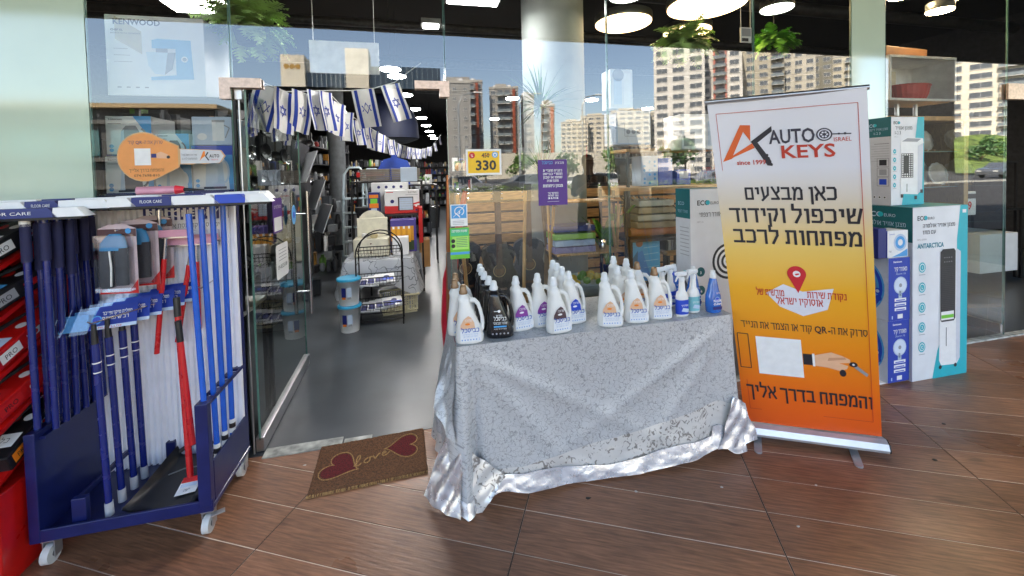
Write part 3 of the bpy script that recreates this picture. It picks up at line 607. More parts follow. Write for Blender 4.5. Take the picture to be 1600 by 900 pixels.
# ---------------------------------------------------------------- roll-up banner
def banner():
    A, B = Vector((1.74, 1.905, .09)), Vector((2.30, 1.60, .09)); T1, T2 = Vector((1.50, 1.88, 1.845)), Vector((1.985, 1.45, 1.845))
    t = thing('rollup_banner', 'tall roll-up advertising banner fading from white to orange beside the table', 'banner', (2.02, 1.75, 0)); off = -Vector((2.02, 1.75, 0))
    A += off; B += off; T1 += off; T2 += off
    W, HH = .645, 1.77
    def pos(u, v):                                    # u across, v up
        p = A.lerp(B, u).lerp(T1.lerp(T2, u), v); n = Vector((-.5, -.86, .0)).normalized()
        return p + n*(.005*sin(v*5+u*3)*v + .004*sin(u*5+v*3))
    m = M('banner_print', (255, 255, 255), .38, var=.0, coat=.25); n = m.node_tree.nodes; l = m.node_tree.links; b = n['Principled BSDF']
    uv = n.new('ShaderNodeUVMap'); uv.uv_map = 'UVMap'; sp = n.new('ShaderNodeSeparateXYZ'); cr = n.new('ShaderNodeValToRGB'); l.new(uv.outputs[0], sp.inputs[0]); l.new(sp.outputs[1], cr.inputs[0]); l.new(cr.outputs[0], b.inputs['Base Color'])
    st = [(0, (232, 90, 30)), (.1, (238, 104, 24)), (.26, (240, 140, 26)), (.44, (244, 176, 44)), (.56, (240, 200, 104)), (.70, (222, 208, 186)), (.80, (228, 228, 234)), (1, (234, 235, 242))]
    e = cr.color_ramp.elements; e[0].position = 0; e[0].color = (*lin(st[0][1]), 1); e[1].position = 1; e[1].color = (*lin(st[-1][1]), 1)
    for p, c in st[1:-1]: q = e.new(p); q.color = (*lin(c), 1)
    g = G(m); nu, nv = 16, 60; g.grid(lambda a, b_: tuple(pos(a, b_)), nu, nv); o = g.build('printed_sheet', t); me = o.data; ul = me.uv_layers.new(name='UVMap'); W1 = nu+1
    for lp in me.loops: ul.data[lp.index].uv = ((lp.vertex_index % W1)/nu, (lp.vertex_index//W1)/nv)
    # print: laid out flat in 0..1 x 0..1, then wrapped on the sheet
    d = G(); bk = flat('banner_black', (38, 36, 44)); og = flat('banner_orange', (228, 100, 40)); gry = flat('banner_grey', (60, 58, 72)); rd = flat('banner_red', (196, 60, 44)); gold = flat('banner_gold', (246, 190, 60))
    w = W; h = HH
    def bt(s, x, y, hh, mat, **k): d.txt(s, x*w, y*h, hh*h, mat, **k)
    def frm(x0, y0, x1, y1, mat, wd): d.L([(x0*w, y0*h), (x1*w, y0*h)], wd, mat, 1); d.L([(x0*w, y1*h), (x1*w, y1*h)], wd, mat, 1); d.L([(x0*w, y0*h), (x0*w, y1*h)], wd, mat, 1); d.L([(x1*w, y0*h), (x1*w, y1*h)], wd, mat, 1)
    frm(.055, .045, .945, .965, rd, .0025)
    X = lambda px: px*w; Y = lambda py: py*h
    # AK emblem
    d.P([(X(.066), Y(.822)), (X(.215), Y(.928)), (X(.285), Y(.926)), (X(.275), Y(.880)), (X(.232), Y(.908)), (X(.13), Y(.830))], og, 2)
    d.P([(X(.13), Y(.830)), (X(.285), Y(.874)), (X(.30), Y(.860)), (X(.066), Y(.822))], og, 3)
    d.P([(X(.30), Y(.868)), (X(.425), Y(.905)), (X(.425), Y(.920)), (X(.275), Y(.878))], bk, 4); d.P([(X(.285), Y(.874)), (X(.325), Y(.874)), (X(.40), Y(.824)), (X(.41), Y(.806)), (X(.375), Y(.808))], bk, 4)
    for q in range(4): d.C(X(.378+.008*q), Y(.838-.009*q), .007, bk, 5, n=6)
    bt('AUTO', .545, .870, .038, gry, bold=.02, w=.29*w, k=4); d.C(X(.745), Y(.888), .031, gry, 5); d.C(X(.745), Y(.888), .025, flat('banner_white', (222, 223, 232)), 6); d.C(X(.745), Y(.888), .020, gry, 7)
    for q in range(6): a = q*pi/3; d.C(X(.745)+.011*cos(a), Y(.888)+.011*sin(a), .0045, flat('banner_white'), 8, n=8)
    d.L([(X(.79), Y(.888)), (X(.90), Y(.887))], .005, gry, 6); d.C(X(.865), Y(.888), .006, gry, 6, n=6); d.C(X(.83), Y(.888), .005, gry, 6, n=6); bt('ISRAEL', .85, .868, .011, rd, w=.10*w, k=4)
    bt('KEYS', .64, .828, .035, rd, bold=.02, w=.33*w, k=4); bt('since 1999', .265, .812, .013, rd, bold=.02, w=.2*w, k=6)
    bt('כאן מבצעים', .50, .708, .036, bk, bold=.04, w=.60*w); bt('שיכפול וקידוד', .51, .642, .040, bk, bold=.04, w=.87*w); bt('מפתחות לרכב', .51, .578, .040, bk, bold=.04, w=.85*w)
    d.P([(X(.27), Y(.425)), (X(.40), Y(.455)), (X(.53), Y(.435)), (X(.74), Y(.45)), (X(.69), Y(.385)), (X(.52), Y(.36)), (X(.36), Y(.385))], flat('banner_white'), 2)
    pn = [(X(.50)+.042*cos(a), Y(.488)+.042*sin(a)) for a in [radians(-30+240*i/16) for i in range(17)]]+[(X(.50), Y(.43))]
    d.P(pn, flat('pin_red', (206, 40, 52)), 4); d.C(X(.50), Y(.488), .017, paper, 5)
    bt('נקודת שירות', .69, .418, .018, rd, bold=.04, w=.26*w, k=6); bt('מורשית של', .30, .418, .018, rd, bold=.04, w=.20*w, k=6); bt('אוסוקיו ישראל', .50, .394, .019, rd, bold=.04, w=.32*w, k=6)
    bt('סרוק את ה-QR קוד או הצמד את הנייד', .50, .312, .020, bk, bold=.02, w=.88*w)
    d.R(X(.155), Y(.165), X(.485), Y(.285), paper, 2)
    for p, q in (((.02, .18), (.10, .18)), ((.10, .18), (.10, .29)), ((.02, .29), (.10, .29)), ((.02, .18), (.02, .29))): d.L([(X(p[0]), Y(p[1])), (X(q[0]), Y(q[1]))], .004, bk, 2)
    skin = flat('printed_skin', (232, 182, 146)); d.R(X(.49), Y(.208), X(.555), Y(.242), bk, 2); d.R(X(.555), Y(.205), X(.572), Y(.245), paper, 3)
    d.P([(X(.572), Y(.207)), (X(.66), Y(.205)), (X(.74), Y(.198)), (X(.79), Y(.206)), (X(.80), Y(.216)), (X(.74), Y(.222)), (X(.815), Y(.226)), (X(.815), Y(.236)), (X(.76), Y(.246)), (X(.69), Y(.254)), (X(.62), Y(.246)), (X(.572), Y(.240))], skin, 3)
    d.P([(X(.66), Y(.226)), (X(.79), Y(.236)), (X(.78), Y(.242)), (X(.67), Y(.236))], flat('printed_skin_shade', (206, 150, 116)), 4)
    d.C(X(.835), Y(.222), .018, bk, 5, ry=.014, n=12); d.P([(X(.85), Y(.222)), (X(.93), Y(.196)), (X(.92), Y(.188)), (X(.84), Y(.212))], greyp, 5); d.C(X(.76), Y(.192), .015, bk, 5, ry=.020, n=10); d.C(X(.835), Y(.222), .006, paper, 6, n=8)
    bt('והמפתח בדרך אליך', .50, .088, .036, bk, bold=.04, w=.90*w)
    v2 = []
    for x, y, z in d.v:
        u, v = x/w, y/h; p = pos(u, v); v2.append(tuple(p+Vector((-.5, -.86, 0)).normalized()*(z*.6+.0018)))
    d.v = v2; d.build('print', t)
    ax = (B-A).normalized()
    g = G(alu); g.tube([T1-ax*.012+Vector((0, 0, .004)), T2+ax*.012+Vector((0, 0, .004))], .012, 10); g.build('top_rail', t)
    yz = Vector((-ax.y, ax.x, 0))
    g = G(M('silver_cassette', (206, 208, 212), .3, .5, var=.03)); a, b_ = A-ax*.01, B+ax*.012
    prof = [(-.040, .030), (-.045, .045), (-.032, .072), (-.008, .084), (.026, .078), (.040, .055), (.036, .030)]
    n = len(prof); vs = [tuple(Vector((q.x, q.y, 0))+yz*px+Vector((0, 0, pz))) for q in (a, b_) for px, pz in prof]
    g.add(vs, [list(range(n))[::-1], list(range(n, 2*n))]+[(i, (i+1) % n, n+(i+1) % n, n+i) for i in range(n)], False)
    g.m(black); e0, e1 = b_, b_+ax*.006
    g.add([tuple(Vector((q.x, q.y, 0))+yz*px*1.02+Vector((0, 0, pz))) for q in (e0, e1) for px, pz in prof], [list(range(n))[::-1], list(range(n, 2*n))]+[(i, (i+1) % n, n+(i+1) % n, n+i) for i in range(n)], False)
    g.build('cassette', t)
    for u in (.10, .80):
        p = A.lerp(B, u); p.z = 0; g = G(M('foot_grey', (176, 178, 182), .35, .6)); mm = frame(p, ax, -yz, (0, 0, 1)); g.T = mm @ Matrix.Rotation(.25, 4, 'Z')
        pts = [(-.018, -.1), (.018, -.1), (.018, .13)]+[(.018*cos(q), .13+.018*sin(q)) for q in [radians(20*k) for k in range(10)]]+[(-.018, .13)]
        g.extr(pts, .008); g.build('foot', t)
    g = G(alu); m_ = A.lerp(B, .5)+yz*.02; m2 = T1.lerp(T2, .5)+yz*.02; g.tube([m_, m2], .007, 8); g.build('support_pole', t)
banner()

# ---------------------------------------------------------------- cartons right of the banner
card = M('cardboard_white', (226, 228, 230), .5, var=.03, scale=6, bump=.05)
def carton(name, label, x0, x1, y0, y1, z0, z1, body, fr=None, lf=None, tp=None, group=None, cat='box', rz=0):
    t = thing(name, label, cat, (x0, y0, z0), rz, group); w, d, h = x1-x0, y1-y0, z1-z0
    g = G(body); g.box((w/2, d/2, h/2), (w, d, h), bev=.005); g.build('carton', t)
    if fr: g = G(); g.T = front(0, -.0003, 0); fr(g, w, h); g.build('front_print', t)
    if lf: g = G(); g.T = frame((-.0003, d, 0), (0, -1, 0), (0, 0, 1), (-1, 0, 0)); lf(g, d, h); g.build('side_print', t)
    if tp: g = G(tp); g.add([(.003, .003, h+.0006), (w-.003, .003, h+.0006), (w-.003, d-.003, h+.0006), (.003, d-.003, h+.0006)], [(0, 1, 2, 3)]); g.build('top_print', t)
    return t
def eco(g, x, y, h, mat, al='l', small='EURO'):
    g.txt('ECO', x, y, h, mat, 3, al=al, bold=.02, w=h*2.9); g.C(x+h*2.55, y+h*.5, h*.5, teal, 4); g.txt(small, x+h*3.2, y+h*.1, h*.6, mat, 3, al='l', w=h*2.0)
def tower_front(g, w, h):
    g.P([(w, h), (w*.86, h), (w*.80, h*.80), (w*.80, h*.5), (w*.45, h*.16), (w*.36, 0), (w, 0)], teal, 1); g.R(w*.9, h*.955, w*.97, h*.975, paper, 2)
    eco(g, .04, h*.925, .030, ink); g.txt('מצנן אוויר אולטרה', .24, h*.882, .024, ink, 3, bold=.02, w=.30); g.txt('עם מתז', .33-.02-.16, h*.845, .024, ink, 3, bold=.02, w=.12); g.txt('NPC 6500N', .04, h*.81, .012, greyp, 3, al='l'); g.txt('ANTARCTICA', .04, h*.765, .032, flat('antarctica_teal', (0, 130, 150)), 3, al='l', bold=.03, w=.245)
    for i in range(5):
        c = (.085, h*(.655-.115*i)); g.C(*c, .032, teal, 3, ry=.036); g.C(*c, .024, paper, 4, ry=.027); g.C(*c, .019, teal, 5, ry=.021); g.txt(['1', 'L', '3', '3', 'C'][i], c[0], c[1]-.009, .018, paper, 6, bold=.03); g.R(c[0]-.028, c[1]-.052, c[0]+.028, c[1]-.048, greyp, 3)
    bx0, bx1 = .245, .43; g.P([(bx0, h*.10), (bx0+.01, h*.74), (bx0+.04, h*.755), (bx1-.03, h*.75), (bx1+.015, h*.73), (bx1+.012, h*.10), (bx1-.02, h*.065), (bx0+.02, h*.07)], paper, 5)
    g.P([(bx1-.03, h*.75), (bx1+.015, h*.73), (bx1+.012, h*.10), (bx1-.025, h*.075)], flat('cooler_side', (206, 210, 218)), 6)
    g.P([(bx0+.008, h*.34), (bx0+.008, h*.735), (bx0+.03, h*.75), (bx1-.05, h*.75), (bx1-.035, h*.735), (bx1-.035, h*.34), (bx1-.05, h*.325), (bx0+.02, h*.325)], ink, 7)
    for i in range(26): z = h*(.37+.011*i); g.R(bx0+.014, z, bx1-.042, z+.002, flat('slat_grey', (58, 58, 64)), 8)
    for i in range(4): g.C(bx0+.045+i*.022, h*.70, .004, greyp, 9, n=8); g.C(bx0+.045+i*.022, h*.675, .004, greyp, 9, n=8)
    g.R(bx0+.014, h*.335, bx1-.05, h*.385, paper, 9); g.R(bx0+.016, h*.345, bx1-.052, h*.365, green, 10)
    g.R(bx0+.062, h*.18, bx0+.068, h*.29, ink, 7)
    for x in (bx0+.012, bx1-.03): g.C(x, h*.06, .014, ink, 6, n=10)
def tower_side(g, w, h):
    g.R(0, h*.8, w, h, dteal, 1); g.R(0, 0, w, h*.8, flat('side_grey', (196, 198, 204)), 1); eco(g, .05, h*.935, .036, pale); g.txt('מצנן אוויר אולטרה', w*.5, h*.885, .028, pale, 3, w=.26); g.txt('NPC 6500N', w*.5, h*.855, .014, pale, 3)
    for i in range(9): g.R(w-.10, h*(.70-.018*i), w-.03, h*(.70-.018*i)+.005, greyp, 2)
    for i in range(5): g.L([(w-.08, h*(.12+.09*i)), (w-.02, h*(.12+.09*i)), (w-.02, h*(.18+.09*i)), (w-.08, h*(.18+.09*i)), (w-.08, h*(.12+.09*i))], .004, greyp, 2)
    g.R(w-.06, h*.49, w-.04, h*.525, ink, 2); g.C(w-.03, h*.055, .014, ink, 2, n=8)
carton('air_cooler_box', 'tallest white and turquoise carton picturing a slim tower air cooler', 3.262, 3.775, 2.085, 2.425, 0, 1.20, card, tower_front, tower_side, flat('top_teal', (40, 140, 140)))
def cool_front(g, w, h):
    g.P([(w, 0), (w, h), (w*.80, h), (w*.68, h*.6), (w*.4, h*.22), (w*.32, 0)], teal, 1); eco(g, .02, h*.915, .020, ink, small=''); g.txt('מצנן אוויר', .115, h*.855, .022, ink, 3, bold=.01, w=.16); g.txt('3 ב-1', .06, h*.80, .024, ink, 3, w=.055); g.txt('NPC 11', .045, h*.765, .008, greyp, 3)
    g.P([(w*.28, h*.725), (w*.46, h*.765), (w*.96, h*.755), (w*.98, h*.70), (w*.80, h*.665), (w*.26, h*.68)], paper, 4); g.P([(w*.31, h*.72), (w*.48, h*.758), (w*.9, h*.75), (w*.78, h*.715)], greyp, 5)
    g.P([(w*.28, h*.13), (w*.28, h*.69), (w*.8, h*.67), (w*.96, h*.70), (w*.94, h*.17), (w*.8, h*.115)], paper, 3); g.P([(w*.8, h*.67), (w*.97, h*.70), (w*.94, h*.17), (w*.8, h*.115)], flat('cooler_side'), 4)
    g.R(w*.30, h*.31, w*.66, h*.585, ink, 5)
    for i in range(5):
        for j in range(11):
            if i in (1, 2) and 1 < j < 10: continue
            g.R(w*(.318+.07*i), h*(.318+.0245*j), w*(.358+.07*i), h*(.332+.0245*j), paper, 6)
    g.R(w*.46, h*.15, w*.48, h*.24, ink, 5)
    for x, y in ((.32, .105), (.74, .08), (.92, .15)): g.R(w*(x-.04), h*(y-.02), w*(x+.04), h*(y+.02), ink, 6)
    for i in range(5): g.C(.03, h*(.61-.095*i), .014, teal, 3, ry=.017); g.C(.03, h*(.61-.095*i), .005, paper, 4, n=6); g.R(.014, h*(.573-.095*i), .048, h*(.577-.095*i), greyp, 3)
def cool_side(g, w, h):
    g.R(0, h*.78, w, h, dteal, 1); g.R(0, 0, w, h*.78, flat('side_grey'), 1); eco(g, .04, h*.90, .022, pale, small=''); g.txt('מצנן אוויר ריצפתי', w*.55, h*.855, .016, pale, 3, w=.14); g.txt('3 ב-1', w*.55, h*.81, .018, pale, 3)
    for i in range(8): g.R(w*.45-(.02 if i % 3 else 0), h*(.70-.028*i), w-.012, h*(.704-.028*i), ink if i in (0,) else greyp, 2)
    for y, m_ in ((.44, ink), (.33, greyp), (.22, blu)): g.L([(w*.55, h*y), (w*.93, h*y), (w*.93, h*(y+.095)), (w*.55, h*(y+.095)), (w*.55, h*y)], .002, ink, 2); g.R(w*.62, h*(y+.015), w*.86, h*(y+.08), m_, 3)
    for i in range(5): g.C(w*(.12+.17*i), h*.09, .010, paper, 2, n=6); g.C(w*(.12+.17*i), h*.09, .007, ink, 3, n=6)
    g.L([(w*.03, h*.2), (w*.3, h*.2), (w*.3, h*.5), (w*.03, h*.5)], .002, greyp, 2); g.R(w*.05, h*.21, w*.25, h*.24, blu, 3)
carton('air_cooler_box', 'smaller cooler carton standing on top of the tall turquoise one', 3.275, 3.585, 2.225, 2.425, 1.203, 1.835, card, cool_front, cool_side, dteal)
def fan_front(g, w, h):
    g.R(0, 0, w, h, flat('fan_box_blue', (26, 62, 168)), 1); g.txt('Semicom', w*.42, h*.925, .012, paper, 3, bold=.03, w=w*.4); g.txt('מאוורר קיר', w*.56, h*.79, .026, paper, 3, bold=.03, w=w*.6); g.txt('Storm 16', w*.56, h*.73, .014, pale, 3, sh=.3, w=w*.45)
    g.C(w*.55, h*.56, w*.31, pale, 3); g.C(w*.55, h*.56, w*.27, flat('fan_pale', (214, 226, 240)), 4); g.C(w*.55, h*.56, w*.07, greyp, 5); g.R(w*.46, h*.36, w*.62, h*.42, pale, 4); g.R(w*.50, h*.39, w*.58, h*.47, pale, 4)
    for i in range(3): g.R(w*.28, h*(.155+.075*i), w*.82, h*(.205+.075*i), paper, 3); g.R(w*.34, h*(.165+.075*i), w*.76, h*(.18+.075*i), blu, 4)
    g.R(w*.42, h*.03, w*.66, h*.10, paper, 3); g.R(w*.15, h*.03, w*.2, h*.08, pale, 3)
def fan_side(g, w, h):
    g.R(0, 0, w, h, flat('fan_side_pale', (196, 206, 218)), 1); g.C(w*.25, h*.55, h*.40, flat('fan_grey', (128, 136, 150)), 2, n=30); g.C(w*.2, h*.56, h*.30, flat('fan_grey2', (158, 166, 180)), 3, n=30)
    arc = lambda r0, r1, a0, a1, m_, k: g.P([(w*.25+r0*cos(a0+(a1-a0)*i/14), h*.5+r0*sin(a0+(a1-a0)*i/14)) for i in range(15)]+[(w*.25+r1*cos(a1-(a1-a0)*i/14), h*.5+r1*sin(a1-(a1-a0)*i/14)) for i in range(15)], m_, k)
    arc(h*.40, h*.52, -1.3, .9, skyb, 4); arc(h*.44, h*.49, -1.2, .8, blu, 5); arc(h*.34, h*.38, -1.2, .2, skyb, 5); g.C(w*.8, h*.45, .022, blu, 6, n=12); g.C(w*.82, h*.34, .020, blu, 6, n=12); g.C(w*.8, h*.45, .012, pale, 7, n=8)
GF = 'stacked wall fan cartons between banner and cooler box'
carton('fan_box', 'lower blue and white wall fan carton on the floor beside the tall cooler box', 3.065, 3.255, 2.10, 2.42, .012, .435, card, fan_front, fan_side, None, GF)
carton('fan_box', 'upper blue and white wall fan carton of the pair, on the lower one', 3.062, 3.252, 2.095, 2.42, .438, .865, card, fan_front, fan_side, navyp, GF)
carton('small_fan_box', 'little carton with a pale blue fan picture on top of the fan cartons', 3.06, 3.24, 2.10, 2.22, .868, 1.05, card, lambda g, w, h: (g.R(0, 0, w, h, paper, 1), g.C(w*.62, h*.55, w*.32, pale, 2), g.C(w*.62, h*.55, w*.24, skyb, 3), g.C(w*.62, h*.55, w*.12, paper, 4), g.P([(w*.2, .004), (w*.98, .004), (w*.98, h*.3), (w*.6, h*.14)], skyb, 2), g.txt('Semicom', w*.22, h*.85, .009, blu, 3), g.txt('מאוורר', w*.12, h*.2, .012, ink, 3, w=w*.14)), lambda g, w, h: g.R(0, 0, w, h, blu, 1))
carton('small_fan_box', 'dark blue carton seen side-on behind the little pale one', 2.98, 3.055, 2.10, 2.42, .868, 1.07, navyp, None, lambda g, w, h: (g.R(0, 0, w, h, navyp, 1), [g.R(w*.5, h*(.45+.12*i), w*.68, h*(.5+.12*i), paper, 2) for i in range(4)], [g.C(w*(.6+.2*i), h*.2, .018, pale, 2) for i in range(2)]))
g = G(card); g.b2((2.80, 2.12, 0), (3.26, 2.42, .011)); g.build('cardboard_sheet', None, 'flat white cardboard sheet under the wall fan cartons', 'cardboard')
def eco_front(g, w, h):
    eco(g, .05, h*.925, .030, ink); g.txt('מאוורר רצפתי', .155, h*.872, .026, ink, 3, bold=.01, w=.18); g.txt('NPC 22', .07, h*.845, .010, greyp, 3)
    for i in range(4): g.C(.07, h*(.62-.085*i), .030, dteal, 3); g.txt(['3', '16', '55', '2'][i], .07, h*(.615-.085*i)-.006, .016, paper, 4, bold=.03)
    for r_ in range(7): g.C(.27, h*.66, .115-.016*r_, ink if r_ % 2 == 0 else paper, 2+r_, n=30)
    g.R(0, 0, w, .15, dteal, 2)
def eco_side(g, w, h):
    g.R(0, h*.865, w, h, dteal, 1); g.R(0, 0, w, h*.865, flat('side_grey'), 1); g.txt('ECO', w*.4, h*.925, .022, pale, 3); g.txt('מאוורר רצפתי', w*.5, h*.89, .018, pale, 3, w=w*.7)
    for i in range(8): g.R(w*.3, h*(.82-.018*i), w*.92, h*(.824-.018*i), greyp, 2)
    g.C(w*.5, h*.50, w*.44, flat('fan_dark', (70, 74, 86)), 2, ry=.11, n=26); g.C(w*.5, h*.50, w*.36, flat('fan_mid', (96, 100, 112)), 3, ry=.09, n=26); g.C(w*.5, h*.50, w*.10, greyp, 4, ry=.03)
carton('fan_box', 'upright white carton with green top band, between the table and the banner', 1.645, 1.95, 2.225, 2.37, 0, 1.375, card, eco_front, eco_side, dteal)
# ---------------------------------------------------------------- notices stuck on the glass
def sticker(name, label, x0, x1, z0, z1, base, draw, cat='sticker', y=None, T=None, outline=None):
    t = thing(name, label, cat, ((x0+x1)/2, FY, z0)); w, h = x1-x0, z1-z0
    g = G(base); g.T = T or front(-w/2, (y or -.0035), 0)
    if outline: g.extr(outline(w, h), .0008)
    else: g.extr([(0, 0), (w, 0), (w, h), (0, h)], .0008)
    g.build('sheet', t); g = G(); g.T = (T or front(-w/2, (y or -.0035), 0)) @ Matrix.Translation((0, 0, .0009)); draw(g, w, h); g.build('print', t); return t
def yel(g, w, h):
    g.R(.012, .012, w-.012, h-.012, yellow, 1); g.txt('330', w*.56, h*.20, h*.36, ink, 3, bold=.03, w=w*.58); g.txt('450', w*.55, h*.68, h*.16, ink, 3, bold=.03, w=w*.22); g.L([(w*.42, h*.72), (w*.7, h*.80)], .002, redp, 4)
    g.C(w*.17, h*.76, w*.085, redp, 3); g.txt('%', w*.17, h*.70, .016, paper, 4); g.C(w*.82, h*.78, w*.085, skyb, 3); g.C(w*.82, h*.78, w*.06, paper, 4); g.C(w*.82, h*.77, w*.03, skyb, 5)
sticker('price_sign', 'yellow price card reading 330 taped inside the window above the guitars', .285, .50, 1.495, 1.65, paper, yel, 'sign')
def pur(g, w, h):
    g.R(w*.48, h*.90, w*.92, h*.955, purple, 1); g.txt('כביסכל', w*.32, h*.905, .016, skyb, 2, bold=.03, w=w*.36); g.txt('מבצע', w*.74, h*.905, .014, paper, 2, w=w*.3)
    for i, s in enumerate(('בקנית מוצרי 3', 'חומרי כביסה', 'שמפו או סבון', 'מתנה שניה')): g.txt(s, w*.5, h*(.74-.075*i), .013, paper, 2, bold=.05, w=w*(.66 if i < 3 else .4))
    g.txt('מגוון ניחוחות', w*.5, h*.40, .016, paper, 2, bold=.05, w=w*.68)
    for i, s in enumerate(('בתוקף עד', 'גמר המלאי', '31/12')): g.txt(s, w*.5, h*(.25-.055*i), .010, paper, 2, bold=.05, w=w*.36)
    g.R(w*.3, h*.08, w*.7, h*.085, paper, 2)
sticker('poster', 'purple poster with white lettering stuck on the window above the bamboo shelf', .73, .92, 1.295, 1.58, purple, pur, 'poster')
def ear(g, w, h):
    s = w/.11; g.R(.006*s, h*.36, w-.006*s, h-.006, skyb, 1)
    for i in range(11): a = radians(-60+i*26); b_ = radians(-60+(i+1)*26); g.L([(w*.52+.030*s*cos(a), h*.68+.028*s*sin(a)), (w*.52+.030*s*cos(b_), h*.68+.028*s*sin(b_))], .006*s, paper, 2)
    g.L([(w*.30, h*.60), (w*.5, h*.46), (w*.55, h*.40)], .007*s, paper, 2); g.L([(w*.5, h*.70), (w*.56, h*.62), (w*.48, h*.55)], .006*s, paper, 2); g.L([(w*.16, h*.42), (w*.84, h*.92)], .003*s, paper, 3)
    for i in range(3): g.R(w*.12, h*(.22-.07*i), w*.8, h*(.24-.07*i), greyp, 2)
sticker('accessibility_sticker', 'blue and white ear symbol sticker by the door edge', .185, .285, 1.195, 1.325, paper, ear)
def gre(g, w, h):
    g.R(w*.04, h*.74, w*.96, h*.97, flat('green2', (60, 190, 130)), 1); g.txt('שעות פתיחה', w*.5, h*.86, .013, paper, 3, bold=.04, w=w*.8); g.R(w*.12, h*.30, w*.96, h*.72, flat('green3', (170, 226, 110)), 1); g.R(0, h*.14, w, h*.22, skyb, 2)
    for i in range(6): g.R(w*.32, h*(.66-.055*i), w*.9, h*(.675-.055*i), dteal, 3)
    for z in (.58, .42): g.C(w*.16, h*z, .012, ink, 3)
sticker('opening_hours_sticker', 'bright green notice directly below the blue ear sticker', .178, .292, 1.0, 1.185, green, gre)
def dsign(name, label, y0, y1, z0, z1, base, draw, cat='sticker', shape=None):       # on the open leaf
    t = thing(name, label, cat, (-.905, (y0+y1)/2, z0)); w, h = y1-y0, z1-z0; g = G(base); T = frame((.026, -w/2, 0), (0, 1, 0), (0, 0, 1), (1, 0, 0)); g.T = T
    g.extr(shape(w, h) if shape else [(0, 0), (w, 0), (w, h), (0, h)], .001); g.build('sheet', t); g = G(); g.T = T @ Matrix.Translation((0, 0, .0012)); draw(g, w, h); g.build('print', t)
rr = lambda w, h: [(w/2+(w/2-.02)*sx+.02*cos(a), h/2+(h/2-.02)*sy+.02*sin(a)) for sx, sy, a0 in ((1, 1, 0), (-1, 1, 90), (-1, -1, 180), (1, -1, 270)) for a in [radians(a0+q*30) for q in range(4)]]
dsign('notice_sticker', 'white rounded notice stuck low on the open glass door', 2.83, 3.07, .86, 1.08, paper, lambda g, w, h: ([g.R(w*.2, h*(.82-.1*i), w*.85, h*(.84-.1*i), greyp, 1) for i in range(4)], g.txt('09-8325188', w*.5, h*.28, .026, ink, 2, w=w*.75)), shape=rr)
dsign('card_sticker', 'purple and white card sticker above the white notice on the door', 2.80, 2.98, 1.16, 1.38, purple, lambda g, w, h: (g.R(w*.1, h*.05, w*.9, h*.45, paper, 1), g.txt('משלוחים', w*.5, h*.7, .02, paper, 2, w=w*.7)), shape=rr)
dsign('round_blue_sticker', 'small round blue sticker by the door handle', 3.19, 3.29, 1.17, 1.31, skyb, lambda g, w, h: g.C(w/2, h/2, w*.25, blu, 1), shape=lambda w, h: [(w/2+w/2*cos(2*pi*i/20), h/2+h/2*sin(2*pi*i/20)) for i in range(20)])
# big key-shaped sticker on the left pane
def keyshape(w, h):
    pts = []
    for i in range(17): a = radians(70+220*i/16); pts.append((.115+.115*cos(a)*1.0, h/2+h/2*sin(a)))
    pts += [(.19, h*.10), (.27, h*.28), (.27, h*.34), (.33, h*.33), (.35, h*.36), (.38, h*.33), (.42, h*.36), (w-.03, h*.34), (w, h*.5), (w-.02, h*.62), (.27, h*.66), (.27, h*.72), (.19, h*.88)]
    return pts
def keyp(g, w, h):
    g.P([(x*.96+.005, y*.96+.004) for x, y in keyshape(w, h) if x < .28], flat('key_orange', (236, 156, 84)), 1); g.P([(.275, h*.35), (w-.03, h*.355), (w-.008, h*.5), (w-.025, h*.61), (.275, h*.65)], flat('key_silver', (206, 210, 214)), 1)
    g.txt('סרוק את ה-QR קוד', .125, h*.76, .016, navyp, 3, w=.15); g.R(.075, h*.33, .145, h*.67, paper, 2); g.txt('והמפתח בדרך אלייך', .125, h*.20, .014, ink, 3, w=.15); g.txt('074-7698-810', .125, h*.10, .012, ink, 3, w=.11)
    g.R(.147, h*.48, .170, h*.56, navyp, 3); g.P([(.17, h*.47), (.215, h*.46), (.222, h*.54), (.19, h*.6), (.17, h*.57)], flat('printed_skin'), 3); g.C(.222, h*.49, .008, ink, 4, n=8)
    g.txt('שירות ושכפול', .315, h*.51, .009, ink, 3, w=.07); g.txt('מפתחות לרכב', .315, h*.43, .009, ink, 3, w=.07); g.P([(.36, h*.40), (.378, h*.60), (.386, h*.60), (.386, h*.5), (.372, h*.46)], orange, 3); g.L([(.40, h*.58), (.388, h*.5), (.402, h*.41)], .006, ink, 3); g.txt('AUTO', .428, h*.47, .016, ink, 3, bold=.03, w=.046); g.txt('KEYS', .43, h*.41, .007, redp, 3, w=.03)
sticker('key_sticker', 'large orange and silver key-shaped sticker on the left window', -1.455, -.975, 1.505, 1.755, flat('key_border', (214, 170, 120)), keyp, outline=keyshape)

